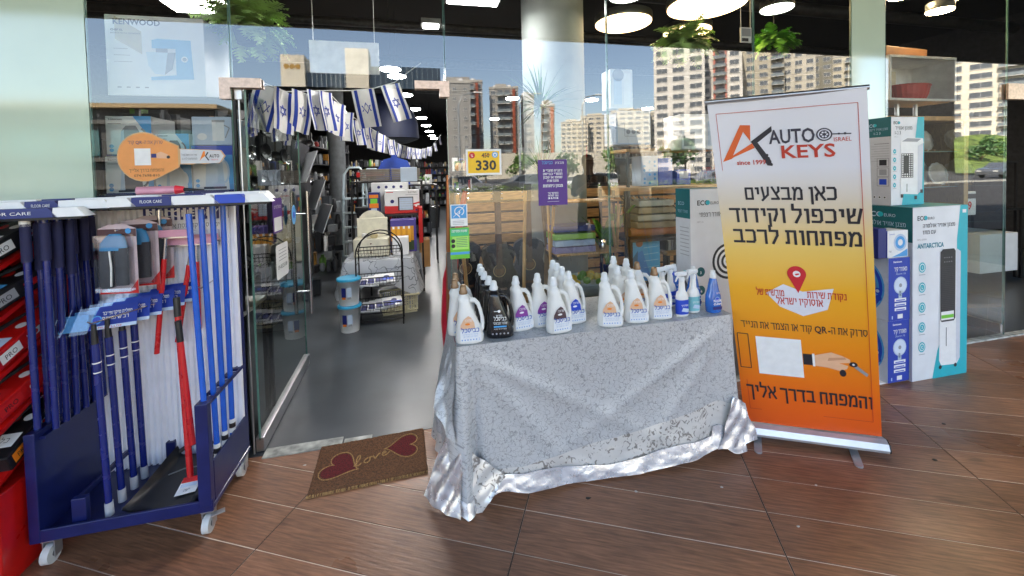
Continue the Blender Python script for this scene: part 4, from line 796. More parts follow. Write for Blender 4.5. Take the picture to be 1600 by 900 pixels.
# ---------------------------------------------------------------- boxes in the left window
def shelf(name, label, x0, x1, y0, y1, z, mat, legs=None, th=.025):
    t = thing(name, label, 'shelf', ((x0+x1)/2, (y0+y1)/2, 0)); g = G(mat); g.box((0, 0, z-th/2), (x1-x0, y1-y0, th), bev=.002); g.build('board', t)
    for sx in (-1, 1):
        for sy in (-1, 1): g = G(legs or black); g.box((sx*((x1-x0)/2-.015), sy*((y1-y0)/2-.015), (z-th)/2), (.022, .022, z-th)); g.build('leg', t)
    return t
shelf('window_shelf', 'tall beige shelf carrying the food mixer carton in the left window', -1.66, -.98, 2.60, 2.97, 1.965, M('beige_board', (70, 66, 62), .6), th=.016)
shelf('window_shelf', 'dark shelf under the kettle cartons in the left window', -1.68, -.96, 2.50, 2.99, 1.435, navy)
def mixer(g, w, h):
    g.txt('KENWOOD', w*.32, h*.88, .030, flat('logo_grey', (84, 90, 100)), 3, bold=.02, w=.215); g.txt('CHEF XL', w*.06, h*.80, .010, ink, 3, al='l', bold=.03); g.txt('ELEVATE MIXING EXPERIENCE', w*.06, h*.765, .007, ink, 3, al='l')
    mb = flat('mixer_blue', (126, 176, 214)); ml = flat('mixer_light', (196, 214, 228))
    g.P([(w*.46, h*.60), (w*.46, h*.70), (w*.52, h*.72), (w*.86, h*.71), (w*.88, h*.22), (w*.44, h*.20), (w*.44, h*.24), (w*.70, h*.27), (w*.70, h*.60)], mb, 3); g.R(w*.50, h*.55, w*.62, h*.60, greyp, 4)
    g.P([(w*.40, h*.55), (w*.70, h*.55), (w*.66, h*.34), (w*.58, h*.27), (w*.48, h*.28), (w*.42, h*.38)], ml, 4); g.P([(w*.62, h*.55), (w*.70, h*.55), (w*.66, h*.34), (w*.58, h*.27)], greyp, 5); g.C(w*.79, h*.47, .016, paper, 4); g.C(w*.79, h*.47, .010, greyp, 5)
    for i in range(3): g.R(w*.08, h*(.58-.08*i), w*(.22+.02*i), h*(.585-.08*i), greyp, 2)
    for i in range(4): g.R(w*(.1+.09*i), h*.10, w*(.14+.09*i), h*.115, greyp, 2)
    g.P([(w*.10, h*.98), (w*.36, h*.80), (w*.36, h*.52), (w*.10, h*.70)], flat('flap_beige', (196, 188, 166)), 2)
carton('mixer_box', 'large white carton with a pale blue stand mixer picture high in the left window', -1.59, -1.13, 2.62, 2.95, 1.968, 2.40, card, mixer)
def kettle(kind):
    def f(g, w, h):
        g.P([(w*.60, h), (w, h), (w, 0), (w*.9, 0), (w*.86, h*.6)], skyb, 1); g.txt('Semicom', w*.22, h*.90, .010, ink, 3, w=w*.3); g.R(w*.06, h*.80, w*.34, h*.82, greyp, 3)
        c = {0: greyp, 1: flat('kettle_dark', (60, 66, 84)), 2: flat('kettle_red', (110, 44, 60)), 3: labw, 4: pale, 5: labw}[kind]
        g.P([(w*.30, h*.12), (w*.34, h*.62), (w*.44, h*.76), (w*.66, h*.76), (w*.74, h*.60), (w*.78, h*.12)], c, 3); g.P([(w*.30, h*.12), (w*.34, h*.62), (w*.40, h*.66), (w*.40, h*.12)], pale, 4)
        for i in range(9): a = radians(-80+18*i); b_ = radians(-62+18*i); g.L([(w*.76+w*.13*cos(a), h*.44+h*.24*sin(a)), (w*.76+w*.13*cos(b_), h*.44+h*.24*sin(b_))], w*.05, c, 4)
        g.R(w*.26, h*.07, w*.82, h*.12, flat('kettle_dark', (60, 66, 84)), 3)
        for i in range(2): g.C(w*.12, h*(.15+.1*i), w*.05, skyb, 3, n=10)
        g.R(0, 0, w, h*.05, navyp, 5)
    return f
GK = 'small appliance cartons in the left window'
carton('kettle_box', 'upper left kettle carton, its top corner bright blue, behind the key sticker', -1.61, -1.40, 2.62, 2.85, 1.645, 1.86, card, kettle(0), group=GK)
carton('kettle_box', 'lower left kettle carton on the dark shelf under the key sticker', -1.615, -1.395, 2.61, 2.85, 1.437, 1.643, card, kettle(1), group=GK)
carton('kettle_box', 'middle upper carton with dark red kettle picture', -1.385, -1.225, 2.62, 2.85, 1.61, 1.765, card, kettle(2), group=GK)
carton('kettle_box', 'middle lower carton with a white kettle picture', -1.39, -1.215, 2.61, 2.85, 1.437, 1.607, card, kettle(3), group=GK)
carton('blender_box', 'pale blue carton at the upper right of the stack by the door clamp', -1.21, -1.01, 2.62, 2.85, 1.70, 1.86, pale, lambda g, w, h: (g.R(w*.5, h*.15, w*.8, h*.8, labw, 2), g.L([(w*.8, h*.7), (w*.93, h*.6), (w*.82, h*.25)], .006, greyp, 3), g.C(w*.25, h*.3, w*.12, labw, 2, ry=h*.12), g.R(w*.5, h*.8, w*.82, h*.88, greyp, 3)), group=GK)
carton('kettle_box', 'lower right carton with dark blue band and glass kettle by the door', -1.21, -1.01, 2.61, 2.85, 1.437, 1.697, card, lambda g, w, h: (kettle(4)(g, w, h), g.R(0, h*.8, w, h, blu, 6)), group=GK)
shelf('window_shelf', 'low shelf holding cartons behind the trolley', -1.6, -.98, 2.52, 2.95, .75, white)
def fern(name, label, x, y, z, s, n, mat, group, seed, cable=True):
    random.seed(seed); t = thing(name, label, 'plant', (x, y, z), 0, group)
    g = G(mat)
    for i in range(n):
        a = random.uniform(0, 2*pi); L = s*random.uniform(.6, 1.1); el = random.uniform(.1, 1.2); dr = random.uniform(.5, 1.5); p = Vector((0, 0, 0)); d = Vector((cos(a)*cos(el), sin(a)*cos(el), sin(el)))
        k = 14; side = d.cross(Vector((0, 0, 1))).normalized()
        for j in range(k):
            p = p + d*(L/k); d = (d+Vector((0, 0, -dr/k*1.6))).normalized(); ll = L*.20*sin(pi*(j+1.5)/(k+2))
            for sg in (-1, 1):
                tip = p+side*sg*ll+d*ll*.5+Vector((0, 0, random.uniform(-.01, .005))); wv = d*L*.040
                g.add([tuple(p-wv), tuple(p+wv), tuple(tip+wv*.5), tuple(tip-wv*.2)], [(0, 1, 2, 3)], False)
    g.build('foliage', t)
    g = G(M('pot_dark', (48, 48, 48), .6)); g.lathe((0, 0, -.10), [(.05, 0), (.075, .10), (.068, .10)], 14)
    if cable: g.cyl((0, 0, 0), (0, 0, 4.0-z), .003, n=5)
    g.build('pot', t)
fl = M('fern_bright', (164, 196, 120), .5, var=.3, scale=7)
GFn = 'ferns hanging inside the window tops'
fern('hanging_fern', 'lush fern spilling over the upper left pane seam beside the mixer carton', -.98, 2.80, 2.42, .29, 130, fl, GFn, 1)
fern('hanging_fern', 'bright yellow-green fern below the largest lamp', 2.14, 2.95, 2.50, .27, 120, fl, GFn, 2)
fern('hanging_fern', 'greener fern left of the mint strip near the top', 3.02, 2.95, 2.56, .21, 110, M('fern_mid', (116, 186, 70), .5, var=.3, scale=7), GFn, 3)
# ---------------------------------------------------------------- navy trolley with mops and squeegees
def trolley():
    ox, oy = -1.20, 2.13; t = thing('display_trolley', 'navy metal display trolley on castors filled with mops, left of the doorway', 'trolley', (ox, oy, 0))
    def bx(name, a, b, m=navy, bev=.003):
        g = G(m); g.b2((a[0]-ox, a[1]-oy, a[2]), (b[0]-ox, b[1]-oy, b[2]), bev); return g.build(name, t)
    X0, X1, Y0, Y1 = -1.515, -.885, 1.945, 2.345
    bx('base', (X0, Y0+.012, .105), (X1, Y1, .125)); bx('front_lip', (X0, Y0, .10), (X1, Y0+.012, .15)); bx('side_panel', (X0, Y0-.002, .10), (X0+.036, Y1, .535))
    # upright side rack on the right: frame with holes for handles
    bx('rack_post', (X1-.052, Y0-.004, .1255), (X1-.004, Y0+.03, .565)); bx('rack_post', (X1-.052, Y1-.03, .1255), (X1-.004, Y1-.001, .565)); bx('rack_panel', (X1-.010, Y0+.03, .13), (X1-.003, Y1-.03, .30), navy, 0)
    g = G(navy); z = .548; ys = [Y0+.07+.075*i for i in range(5)]
    g.b2((X1-.051-ox, Y0+.031-oy, z), (X1-.046-ox, Y1-.031-oy, z+.016)); g.b2((X1-.010-ox, Y0+.031-oy, z), (X1-.005-ox, Y1-.031-oy, z+.016))
    for i in range(6): y = Y0+.032+.075*i; g.b2((X1-.046-ox, y-oy, z+.002), (X1-.010-ox, min(y+.042, Y1-.031)-oy, z+.014))
    g.build('rack_rail', t)
    g = G(navy); g.b2((X0+.036-ox, Y0+.02-oy, .50), (X0+.055-ox, Y1-.03-oy, .512)); g.build('side_rail', t)
    bx('tray', (-1.395, Y0+.025, .1255), (-1.345, Y0+.05, .235)); bx('tray', (-1.23, Y1-.06, .1255), (-1.19, Y1-.035, .235)); bx('tray_rail', (-1.39, Y0+.05, .21), (-1.375, Y1-.06, .232))
    bx('rear_post', (X1-.018, Y1-.03, .566), (X1-.002, Y1-.006, 1.405)); bx('rear_post', (X0+.002, Y1-.03, .536), (X0+.018, Y1-.006, 1.36)); bx('top_bar', (X0+.002, Y1-.0295, 1.375), (X1-.002, Y1-.0065, 1.405))
    g = G(M('white_corrugated', (236, 236, 242), .4, var=.02)); n = 23; W = .59; x0 = -1.478-ox; y = Y1-.035-oy; vs = []
    for i in range(n):
        for a, dy in ((0, 0), (.18, -.012), (.68, -.012), (.86, 0)): xx = x0+W*(i+a)/n; vs += [(xx, y+dy, .127), (xx, y+dy, 1.372)]
    g.add(vs, [(2*i, 2*i+2, 2*i+3, 2*i+1) for i in range(4*n-1)], False); g.build('corrugated_panel', t)
    g = G(navyp); g.T = front(-1.28-ox, Y1-.0445-oy, 1.315); g.extr([(0, 0), (.36, 0), (.36, .06), (0, .06)], .002); g.T = g.T @ Matrix.Translation((0, 0, .0022)); g.txt('SILICONE DRY', .17, .016, .032, paper, 2, bold=.02, w=.30); g.build('header_card', t)
    g = G(paper); g.T = front(-1.22-ox, Y1-.0445-oy, 1.262); g.extr([(0, 0), (.30, 0), (.30, .05), (0, .05)], .002); g.T = g.T @ Matrix.Translation((0, 0, .0022)); g.txt('יטב סיליקון מסת אוויר', .14, .014, .020, ink, 2, w=.24); g.build('header_card', t)
    for x in (X0+.05, X1-.03):
        for y in (Y0+.03, Y1-.03):
            g = G(M('castor_steel', (190, 190, 192), .3, .8)); g.b2((x-.022-ox, y-.022-oy, .092), (x+.022-ox, y+.022-oy, .1)); g.box((x-.019-ox, y-oy, .06), (.003, .036, .068)); g.box((x+.019-ox, y-oy, .06), (.003, .036, .068)); c = g.build('caster', t)
            g = G(M('castor_wheel', (206, 206, 204), .4)); g.cyl((x-.013-ox, y-.008-oy, .038), (x+.013-ox, y-.008-oy, .038), .037, n=20); g.m(M('castor_hub', (90, 90, 92), .4)); g.cyl((x-.0155-ox, y-.008-oy, .038), (x+.0155-ox, y-.008-oy, .038), .012, n=12); g.build('wheel', c)
            if x > -1.2 and y < 2.1: g = G(M('castor_steel')); g.box((x+.042-ox, y-.02-oy, .085), (.05, .022, .006), .4); g.build('brake_pedal', c)
trolley()
pole_n = M('navy_pole', (18, 34, 108), .25, var=.06, coat=.4); grip = M('navy_foam', (34, 36, 74), .75, var=.1, bump=.2); bluep = M('blue_pole', (16, 92, 200), .22, var=.05, coat=.5); tip = M('grey_tip', (176, 178, 184), .5); redh = M('red_pole', (206, 26, 30), .28, var=.05, coat=.4)
def stick(name, label, cat, p0, p1, parts, group):
    """parts: (name, material, from, to, radius) in metres along the stick"""
    p0, p1 = Vector(p0), Vector(p1); d = (p1-p0).normalized(); t = thing(name, label, cat, tuple(p0), 0, group)
    for nm, m, a, b, r in parts: g = G(m); g.cyl(tuple(d*a), tuple(d*b), r if not isinstance(r, tuple) else r[0], r if not isinstance(r, tuple) else r[1], 12); g.build(nm, t)
    return t
random.seed(11)
GM = 'navy mops standing along the left side of the trolley'
k = 0
for row, x in enumerate((-1.497, -1.452)):
    for i in range(7):
        y = 1.985+.052*i+(.02 if row else 0); z0 = .53 if row == 0 else .518; q = random.uniform(-.012, .012)
        top = 1.37-.0*i
        stick('mop', 'navy mop, %s from the front in the %s row along the trolley side' % (['foremost', 'second', 'third', 'fourth', 'fifth', 'sixth', 'rearmost'][i], ['outer', 'inner'][row]), 'mop', (x, y, z0), (x+q+.0, y+q, top),
              [('pole', pole_n, 0, top-z0, .0115), ('grip', grip, top-z0-.17-.04*(i % 3), top-z0-.02, .016)] + ([('cap', white, top-z0-.03, top-z0+.004, .016)] if k == 0 else []), GM); k += 1
GS = 'navy poles with grey tips standing in the trolley tray'
for i, (x, y, x1_, y1_) in enumerate([(-1.285, 2.00, -1.305, 2.0), (-1.285, 2.075, -1.305, 2.075), (-1.283, 2.15, -1.30, 2.15), (-1.28, 2.215, -1.295, 2.22)]):
    stick('telescopic_pole', ['foremost of the four grey-tipped navy poles', 'second grey-tipped navy pole from the front', 'third grey-tipped navy pole from the front', 'rearmost of the four grey-tipped navy poles'][i], 'pole', (x, y, .127), (x1_, y1_, .93),
          [('tip', tip, 0, .055, .0145), ('pole', pole_n, .05, .60, .0125), ('ring', white, .60, .605, .0135), ('pole', pole_n, .605, .72, .0140), ('ring', white, .64, .645, .0146), ('end', black, .72, .80, (.012, .008))], GS)
GBp = 'bright blue squeegee poles in the right rack of the trolley'
for i, y in enumerate((1.975, 2.05, 2.125, 2.20)):
    stick('squeegee_pole', ['foremost bright blue pole in the right rack', 'second bright blue pole from the front', 'third bright blue pole from the front', 'rearmost bright blue pole in the right rack'][i], 'pole', (-.905, y, .20+.012*i), (-.945+.012*i, y+.015, 1.375),
          [('end', bluep, 0, .06, .012), ('ring', white, .055, .075, .0135), ('ring', black, .078, .10, .0137), ('ring', white, .10, .118, .0135), ('pole', bluep, .118, 1.165, .0115)], GBp)
# sleeved squeegee heads resting across the top
sleeve = [paper, navyp, blu]
def head(x0, x1, y, z, seq, label, group, rz=0., cat='squeegee'):
    t = thing('packaged_squeegee', label, cat, ((x0+x1)/2, y, z), rz, group); L = x1-x0; n = len(seq); a = -L/2
    g = G(black); g.b2((-L/2+.004, -.018, -.010), (L/2-.004, .018, .0)); g.build('rubber_blade', t)
    for fr_, mt in seq:
        b_ = a+L*fr_; g = G(mt); sk = random.uniform(.01, .02); g.add([(a, -.027, 0), (b_+sk, -.027, 0), (b_+sk, .027, 0), (a, .027, 0), (a, -.022, .036), (b_-sk, -.022, .036), (b_-sk, .022, .036), (a, .022, .036)], [(0, 3, 2, 1), (4, 5, 6, 7), (0, 1, 5, 4), (1, 2, 6, 5), (2, 3, 7, 6), (3, 0, 4, 7)], False)
        if mt is navyp: g.T = front(a, -.0275, .0); g.txt('FLOOR CARE', (b_-a)*.5, .012, .012, paper, 1, w=(b_-a)*.55)
        g.build('sleeve', t); a = b_
GHd = 'packaged squeegee heads laid across the top of the trolley'
W_, N_, B_ = paper, navyp, blu
head(-1.20, -.635, 1.975, 1.405, [(.14, W_), (.24, N_), (.27, W_), (.20, B_), (.15, W_)], 'front right packaged head, its white and bright blue sleeve ending beside the door clamp', GHd, .05)
head(-1.22, -.68, 2.05, 1.41, [(.3, W_), (.3, N_), (.4, W_)], 'second packaged head on the right side of the trolley top', GHd, .02)
head(-1.24, -.70, 2.13, 1.408, [(.5, W_), (.2, B_), (.3, W_)], 'third packaged head on the right side of the trolley top', GHd, -.02)
head(-1.24, -.70, 2.21, 1.41, [(.35, W_), (.3, N_), (.35, W_)], 'rearmost packaged head on the right side of the trolley top', GHd, .01)
head(-1.86, -1.29, 1.965, 1.375, [(.18, B_), (.16, W_), (.50, N_), (.16, W_)], 'front left packaged head with navy middle, over the frontmost mop', GHd, .02)
head(-1.80, -1.24, 2.04, 1.40, [(.2, N_), (.3, W_), (.2, N_), (.3, W_)], 'second packaged head on the left side of the trolley top', GHd, -.03)
head(-1.74, -1.18, 2.11, 1.405, [(.4, W_), (.2, N_), (.4, W_)], 'third packaged head on the left side of the trolley top', GHd, .03)
head(-1.70, -1.16, 2.18, 1.402, [(.3, W_), (.4, N_), (.3, W_)], 'fourth packaged head on the left side of the trolley top', GHd, 0)
head(-1.66, -1.14, 2.25, 1.40, [(.6, N_), (.4, W_)], 'rearmost packaged head on the left side of the trolley top', GHd, .02)
t = thing('lint_roller', 'pink and black wrapped roller lying on top of the packaged heads', 'roller', (-1.09, 2.10, 1.465), .15); g = G(M('pink_wrap', (214, 150, 170), .3, coat=.5)); g.cyl((-.09, 0, 0), (.045, 0, 0), .018, n=14); g.build('wrap', t); g = G(M('coral_cap', (232, 56, 70), .4)); g.cyl((.045, 0, 0), (.075, 0, 0), .020, .014, 14); g.build('cap', t); g = G(black); g.cyl((.075, 0, 0), (.15, 0, -.004), .008, .003, 8); g.build('handle', t)
# window squeegees hanging on the panel
GR_ = 'red window squeegees hanging on the corrugated panel'
def wsq(x, y, z, ln, ang, label, head_=True, y2=None, neck=True):
    t = thing('window_squeegee', label, 'squeegee', (x, y, z), 0, GR_); dx, dz = sin(ang), -cos(ang)
    g = G(redh); g.cyl((dx*.10, 0, dz*.10), (dx*ln, 0, dz*ln), .0105, n=12); g.build('handle', t)
    g = G(chrome); g.cyl((0, 0, 0), (dx*.10, 0, dz*.10), .008, n=10); g.build('neck', t)
    if head_: g = G(chrome); g.b2((-.11, -.008, -.006), (.11, .004, .010)); h_ = g.build('channel', t); g = G(M('pink_wrap')); g.b2((-.105, -.016, .002), (.10, -.0085, .034)); g.build('sleeve', t)
wsq(-1.18, 2.235, 1.37, .45, -.04, 'straight upright red-handled squeegee hanging left of the others', False)
wsq(-1.14, 2.20, 1.245, .54, -.11, 'red-handled squeegee with pink-sleeved head hanging in front of the others')
wsq(-1.06, 2.25, 1.20, .47, -.17, 'red-handled squeegee hanging slanted behind the front one')
wsq(-1.055, 2.275, 1.21, .43, -.01, 'red-handled squeegee hanging nearest the blue poles', True)
GL = 'long red handles with black grips leaning in the trolley'
stick('long_handled_dustpan_pole', 'longer red pole with black grip leaning down to the dustpan', 'pole', (-1.015, 2.05, .20), (-1.075, 2.13, .98), [('pole', redh, 0, .70, .0125), ('grip', black, .70, .785, .0135)], GL)
stick('long_handled_dustpan_pole', 'shorter red pole with black grip right beside the longer one', 'pole', (-.985, 2.02, .36), (-1.03, 2.04, .93), [('pole', redh, 0, .45, .0115), ('grip', black, .45, .54, .0125)], GL)
def dustpan():
    t = thing('dustpan', 'black plastic dustpan with a paper tag lying on the trolley base', 'dustpan', (-1.08, 2.10, .127), radians(-8))
    bp = M('dustpan_black', (34, 34, 36), .32, var=.12); g = G(bp)
    def f(u, v):
        w = .095+.045*(1-v); x = (u-.5)*2*w; y = -.13+.26*v; e = abs(u-.5)*2; z = .012+.055*v**1.6+.045*max(0, e-.82)/.18*min(1, .25+v)
        return (x, y, z+.008*sin(v*9)*0)
    g.grid(f, 24, 20); g.grid(lambda u, v: (f(u, v)[0]*1.02, f(u, v)[1], max(.001, f(u, v)[2]-.008)), 24, 20); g.tube([(-.10, .128, .075), (-.05, .14, .105), (0, .142, .118), (.05, .14, .105), (.10, .128, .075)], .010, 8); g.build('pan', t)
    g = G(M('dustpan_ridge', (96, 98, 100), .3)); g.tube([(-.07, .03, .040), (-.02, .055, .046), (.05, .065, .048), (.10, .06, .055)], .003, 6); g.build('ridge', t)
    g = G(paper); g.T = frame((.035, -.09, .024), (.95, .3, 0), (-.28, .92, .2), (0, -.2, 1)); g.extr([(0, 0), (.075, 0), (.085, .085), (.01, .09)], .001); g.T = g.T @ Matrix.Translation((0, 0, .0012)); g.P([(.008, .06), (.083, .055), (.085, .085), (.01, .09)], redp, 1); g.P([(.01, .035), (.07, .035), (.07, .055), (.01, .055)], pale, 1); g.txt('יעה', .04, .012, .012, ink, 2); g.build('paper_tag', t)
dustpan()
# blister packs hanging on hooks
clearp = glassmat('clear_blister', (.97, .97, .98), .06, .8)
def blister(x, y, z, rz, label):
    t = thing('blister_pack', label, 'pack', (x, y, z), rz, 'blister packs hanging at the upper left of the panel'); w, h = .155, .30
    g = G(M('blister_card', (206, 186, 190), .4)); g.T = front(-w/2, 0, -h); g.extr([(0, 0), (w, 0), (w, h-.02), (w*.7, h), (w*.3, h), (0, h-.02)], .002); g.T = g.T @ Matrix.Translation((0, 0, .0022)); g.R(0, h*.82, w, h*.93, flat('pack_brown', (90, 60, 60)), 1); g.R(0, 0, w, h*.05, redp, 1); g.P([(0, h*.05), (w*.22, h*.05), (0, h*.2)], redp, 1); g.P([(w, h*.05), (w*.78, h*.05), (w, h*.2)], redp, 1); g.C(w*.8, h*.9, .012, skyb, 2); g.build('card', t)
    g = G(M('brush_grey', (70, 72, 76), .6, bump=.4, scale=60)); g.loft([(-.27, -.035, -.018, .022, .012), (-.26, -.035, -.018, .026, .014), (-.11, -.035, -.018, .026, .014)], 14); g.loft([(-.26, .028, -.018, .024, .012), (-.10, .028, -.018, .026, .014)], 14); g.build('brush', t)
    g = G(M('brush_blue', (60, 160, 215), .4)); g.loft([(-.11, -.002, -.018, .055, .015), (-.08, -.002, -.018, .052, .017), (-.05, .006, -.018, .035, .012), (-.04, .006, -.018, .02, .008)], 16); g.m(white); g.tube([(-.005, -.034, -.26), (.0, -.036, -.18), (-.006, -.034, -.11)], .004, 6); g.build('brush_head', t)
    g = G(clearp); g.T = front(-w/2+.01, 0, -h+.015); g.b2((0, 0, .004), (w-.02, h*.8, .036)); g.build('clear_shell', t)
blister(-1.262, 2.09, 1.325, -.15, 'frontmost clear pack with grey and light blue brush')
blister(-1.235, 2.17, 1.335, .1, 'clear pack half hidden behind the frontmost brush pack')
blister(-1.215, 2.24, 1.345, .15, 'rearmost brush pack close to the white panel')
for i in range(6):
    t = thing('cloth_pack', ['frontmost blue-headed microfibre pack of the fanned stack', 'second microfibre pack of the fanned stack', 'third microfibre pack of the fanned stack', 'fourth microfibre pack of the fanned stack', 'fifth microfibre pack of the fanned stack', 'rearmost microfibre pack of the fanned stack'][i], 'pack', (-1.335+.030*i, 2.06+.032*i, .918+.008*i), radians(4), 'fanned stack of microfibre packs hanging on a hook'); w, h = .27, .105
    T = front(-w/2, 0, -h/2) @ Matrix.Rotation(-.35, 4, 'X') @ Matrix.Rotation(.05, 4, 'Z')
    g = G(blu if i % 2 else flat('pack_blue', (36, 70, 186))); g.T = T; g.P([(w*.38, .012), (w, .012), (w, h), (w*.50, h)], g.mats[0], 1); g.extr([(w*.40, .02), (w, .02), (w, h), (w*.52, h)], .0004); g.txt('מטלית מיקרופייבר', w*.74, h*.66, .013, paper, 3, bold=.02, w=w*.38); g.txt('רב שימושית', w*.72, h*.46, .013, paper, 3, bold=.02, w=w*.34); g.R(w*.42, .012, w, .026, pale, 3); g.txt('MULTI-USE', w*.66, .014, .009, redp, 4, w=w*.3); g.C(w*.48, h*.5, .018, skyb, 2, n=14); g.C(w*.48, h*.5, .014, g.mats[0], 3, n=14); g.build('header_card', t)
    g = G(M('microfibre', (84, 156, 214), .8, bump=.3, scale=80)); g.T = T; g.b2((.01, .014, .002), (w*.40, h*.78, .012), .004); g.build('cloth', t)
    g = G(clearp); g.T = T; g.P([(0, 0), (w*.4, 0), (w*.5, h), (0, h)], clearp, 36); g.build('clear_bag', t)
g = G(chrome); g.tube([(-1.10, 2.30, .955), (-1.28, 1.95, .945), (-1.285, 1.94, .955)], .003, 6); g.tube([(-1.2, 2.30, 1.30), (-1.25, 2.06, 1.30)], .003, 6); g.tube([(-.98, 2.30, 1.02), (-1.0, 2.18, 1.0), (-1.005, 2.17, 1.01)], .003, 6); g.build('display_hook', None, 'thin chrome hooks holding the hanging packs on the trolley panel', 'hook')

# ---------------------------------------------------------------- red tool rack at the left edge
redm = M('red_metal', (196, 22, 20), .3, var=.06, coat=.5)
def redrack():
    t = thing('tool_rack', 'red sloped tool rack cut by the left edge beside the trolley', 'rack', (-1.93, 2.11, 0))
    W = .80
    g = G(redm); g.b2((-.40, -.25, .0), (.395, .25, .36), .006); g.build('bin', t)
    g = G(redm); g.b2((-.4, .22, .3601), (.35, .25, 1.34)); g.build('back_panel', t)
    for i, z in enumerate((.36, .54, .74, .95, 1.14)):
        g = G(redm); g.add([(-.4, -.25, z), (.375, -.25, z), (.375, .22, z+.20), (-.4, .22, z+.20), (-.4, -.25, z+.018), (.375, -.25, z+.018), (.375, .22, z+.218), (-.4, .22, z+.218)], [(0, 3, 2, 1), (4, 5, 6, 7), (0, 1, 5, 4), (1, 2, 6, 5), (2, 3, 7, 6), (3, 0, 4, 7)]); g.m(M('rack_edge', (206, 60, 52), .3)); g.b2((-.4, -.256, z), (.375, -.2505, z+.045)); g.build('tray', t)
    g = G(redp); g.T = front(-.3, -.252, 1.30); g.extr([(0, 0), (.66, 0), (.66, .09), (0, .09)], .004); g.T = g.T @ Matrix.Translation((0, 0, .0045)); g.txt('טירון', .575, .035, .045, paper, 2, bold=.03, w=.15); g.txt('כלי עבודה', .58, .010, .016, paper, 2, w=.12); g.build('header_sign', t)
    random.seed(5); n = 0
    for i, z in enumerate((.36, .54, .74, .95, 1.14)):
        for j in range(5):
            x, y = -2.20+.15*j+random.uniform(-.008, .008), 2.04; p = thing('tool_pack', 'packaged tool lying on the sloped red rack at the left edge', 'pack', (x, y, z+.115), random.uniform(-.2, .25), 'tool packs on the red rack')
            m_ = [black, redm, M('pack_grey', (96, 98, 104), .4), black][random.randrange(4)]
            tilt = Matrix.Rotation(.4, 4, 'X'); g = G(m_); g.T = tilt; g.box((0, 0, .035), (.13, .28, .07), bev=.006); g.build('case', p)
            g = G(); g.T = tilt @ Matrix.Translation((0, 0, .071)); g.R(-.05, -.09, .05, -.03, [paper, redp, pale, skyb][(i+j) % 4], 1); g.C(-.02, .04, .022, [redp, paper][j % 2], 1, n=12); g.C(.03, .04, .018, [paper, orange][j % 2], 1, n=12)
            g.txt('כלים', 0, -.07, .02, ink, 2); g.T = tilt @ frame((.0655, -.13, .004), (0, 1, 0), (0, 0, 1), (1, 0, 0)); g.R(.01, .012, .10, .052, [redp, paper, greyp, paper, orange][(i+j) % 5], 1); g.txt('PRO', .055, .02, .02, ink, 2, w=.05); g.R(.13, .02, .24, .045, [pale, redp][(i+j) % 2], 1); [g.C(.14+.03*q_, .033, .010, [paper, redp][q_ % 2], 2, n=10) for q_ in range(3)]; g.build('label', p)
            g = G([redm, M('tool_handle', (40, 42, 46), .4), M('tool_blue', (40, 80, 160), .4)][j % 3]); g.T = tilt; g.tube([(-.03, -.16, .085), (.0, 0, .095), (.02, .1, .09)], [.012, .009, .006], 8); g.m(chrome); g.tube([(.02, .1, .09), (.03, .14, .09)], .005, 6); g.build('tool', p)
redrack()
# ---------------------------------------------------------------- things behind the display window
g = G(M('column_render', (150, 156, 154), .6, var=.08, scale=3, bump=.1)); g.lathe((0, 0, 0), [(.29, 0), (.29, 3.4), (.33, 3.45), (.33, 4.0)], 40); g.build('column', None, 'big round grey column inside behind the purple poster', 'column', loc=(1.28, 3.70, 0))
g = G(M('dark_column', (120, 126, 130), .6, var=.08)); g.lathe((0, 0, 0), [(.15, 0), (.15, 2.2), (.165, 2.22), (.165, 2.5), (.15, 2.52), (.15, 4.0)], 30)
g.build('column', None, 'darker round column deep in the shop left of the step ladder', 'column', loc=(-1.48, 8.4, 0))
def board(name, label, x0, x1, z0, z1, y, mat, cat, draw=None, cords=False, th=.012):
    t = thing(name, label, cat, ((x0+x1)/2, y, z0)); w, h = x1-x0, z1-z0
    g = G(mat); g.box((0, 0, h/2), (w, th, h), bev=.002); g.build('board', t)
    if draw: g = G(); g.T = front(-w/2, -th/2-.0005, 0); draw(g, w, h); g.build('print', t)
    if cords:
        for s in (-1, 1): g = G(white); g.cyl((s*w*.44, 0, h), (s*w*.44, 0, 4.0-z0), .002, n=5); g.build('cord', t)
    return t
board('hanging_board', 'blank white board hanging on cords over the doorway', -.655, -.225, 2.185, 2.395, 2.9, white, 'board', cords=True)
board('hanging_leaflet', 'small tilted leaflet hung by the pane seam near the top', 2.50, 2.60, 2.48, 2.60, 2.75, card, 'leaflet', lambda g, w, h: (g.R(.008, .05, w-.008, h-.01, greyp, 1), g.R(.01, .01, w*.7, .035, ink, 1)), cords=True)
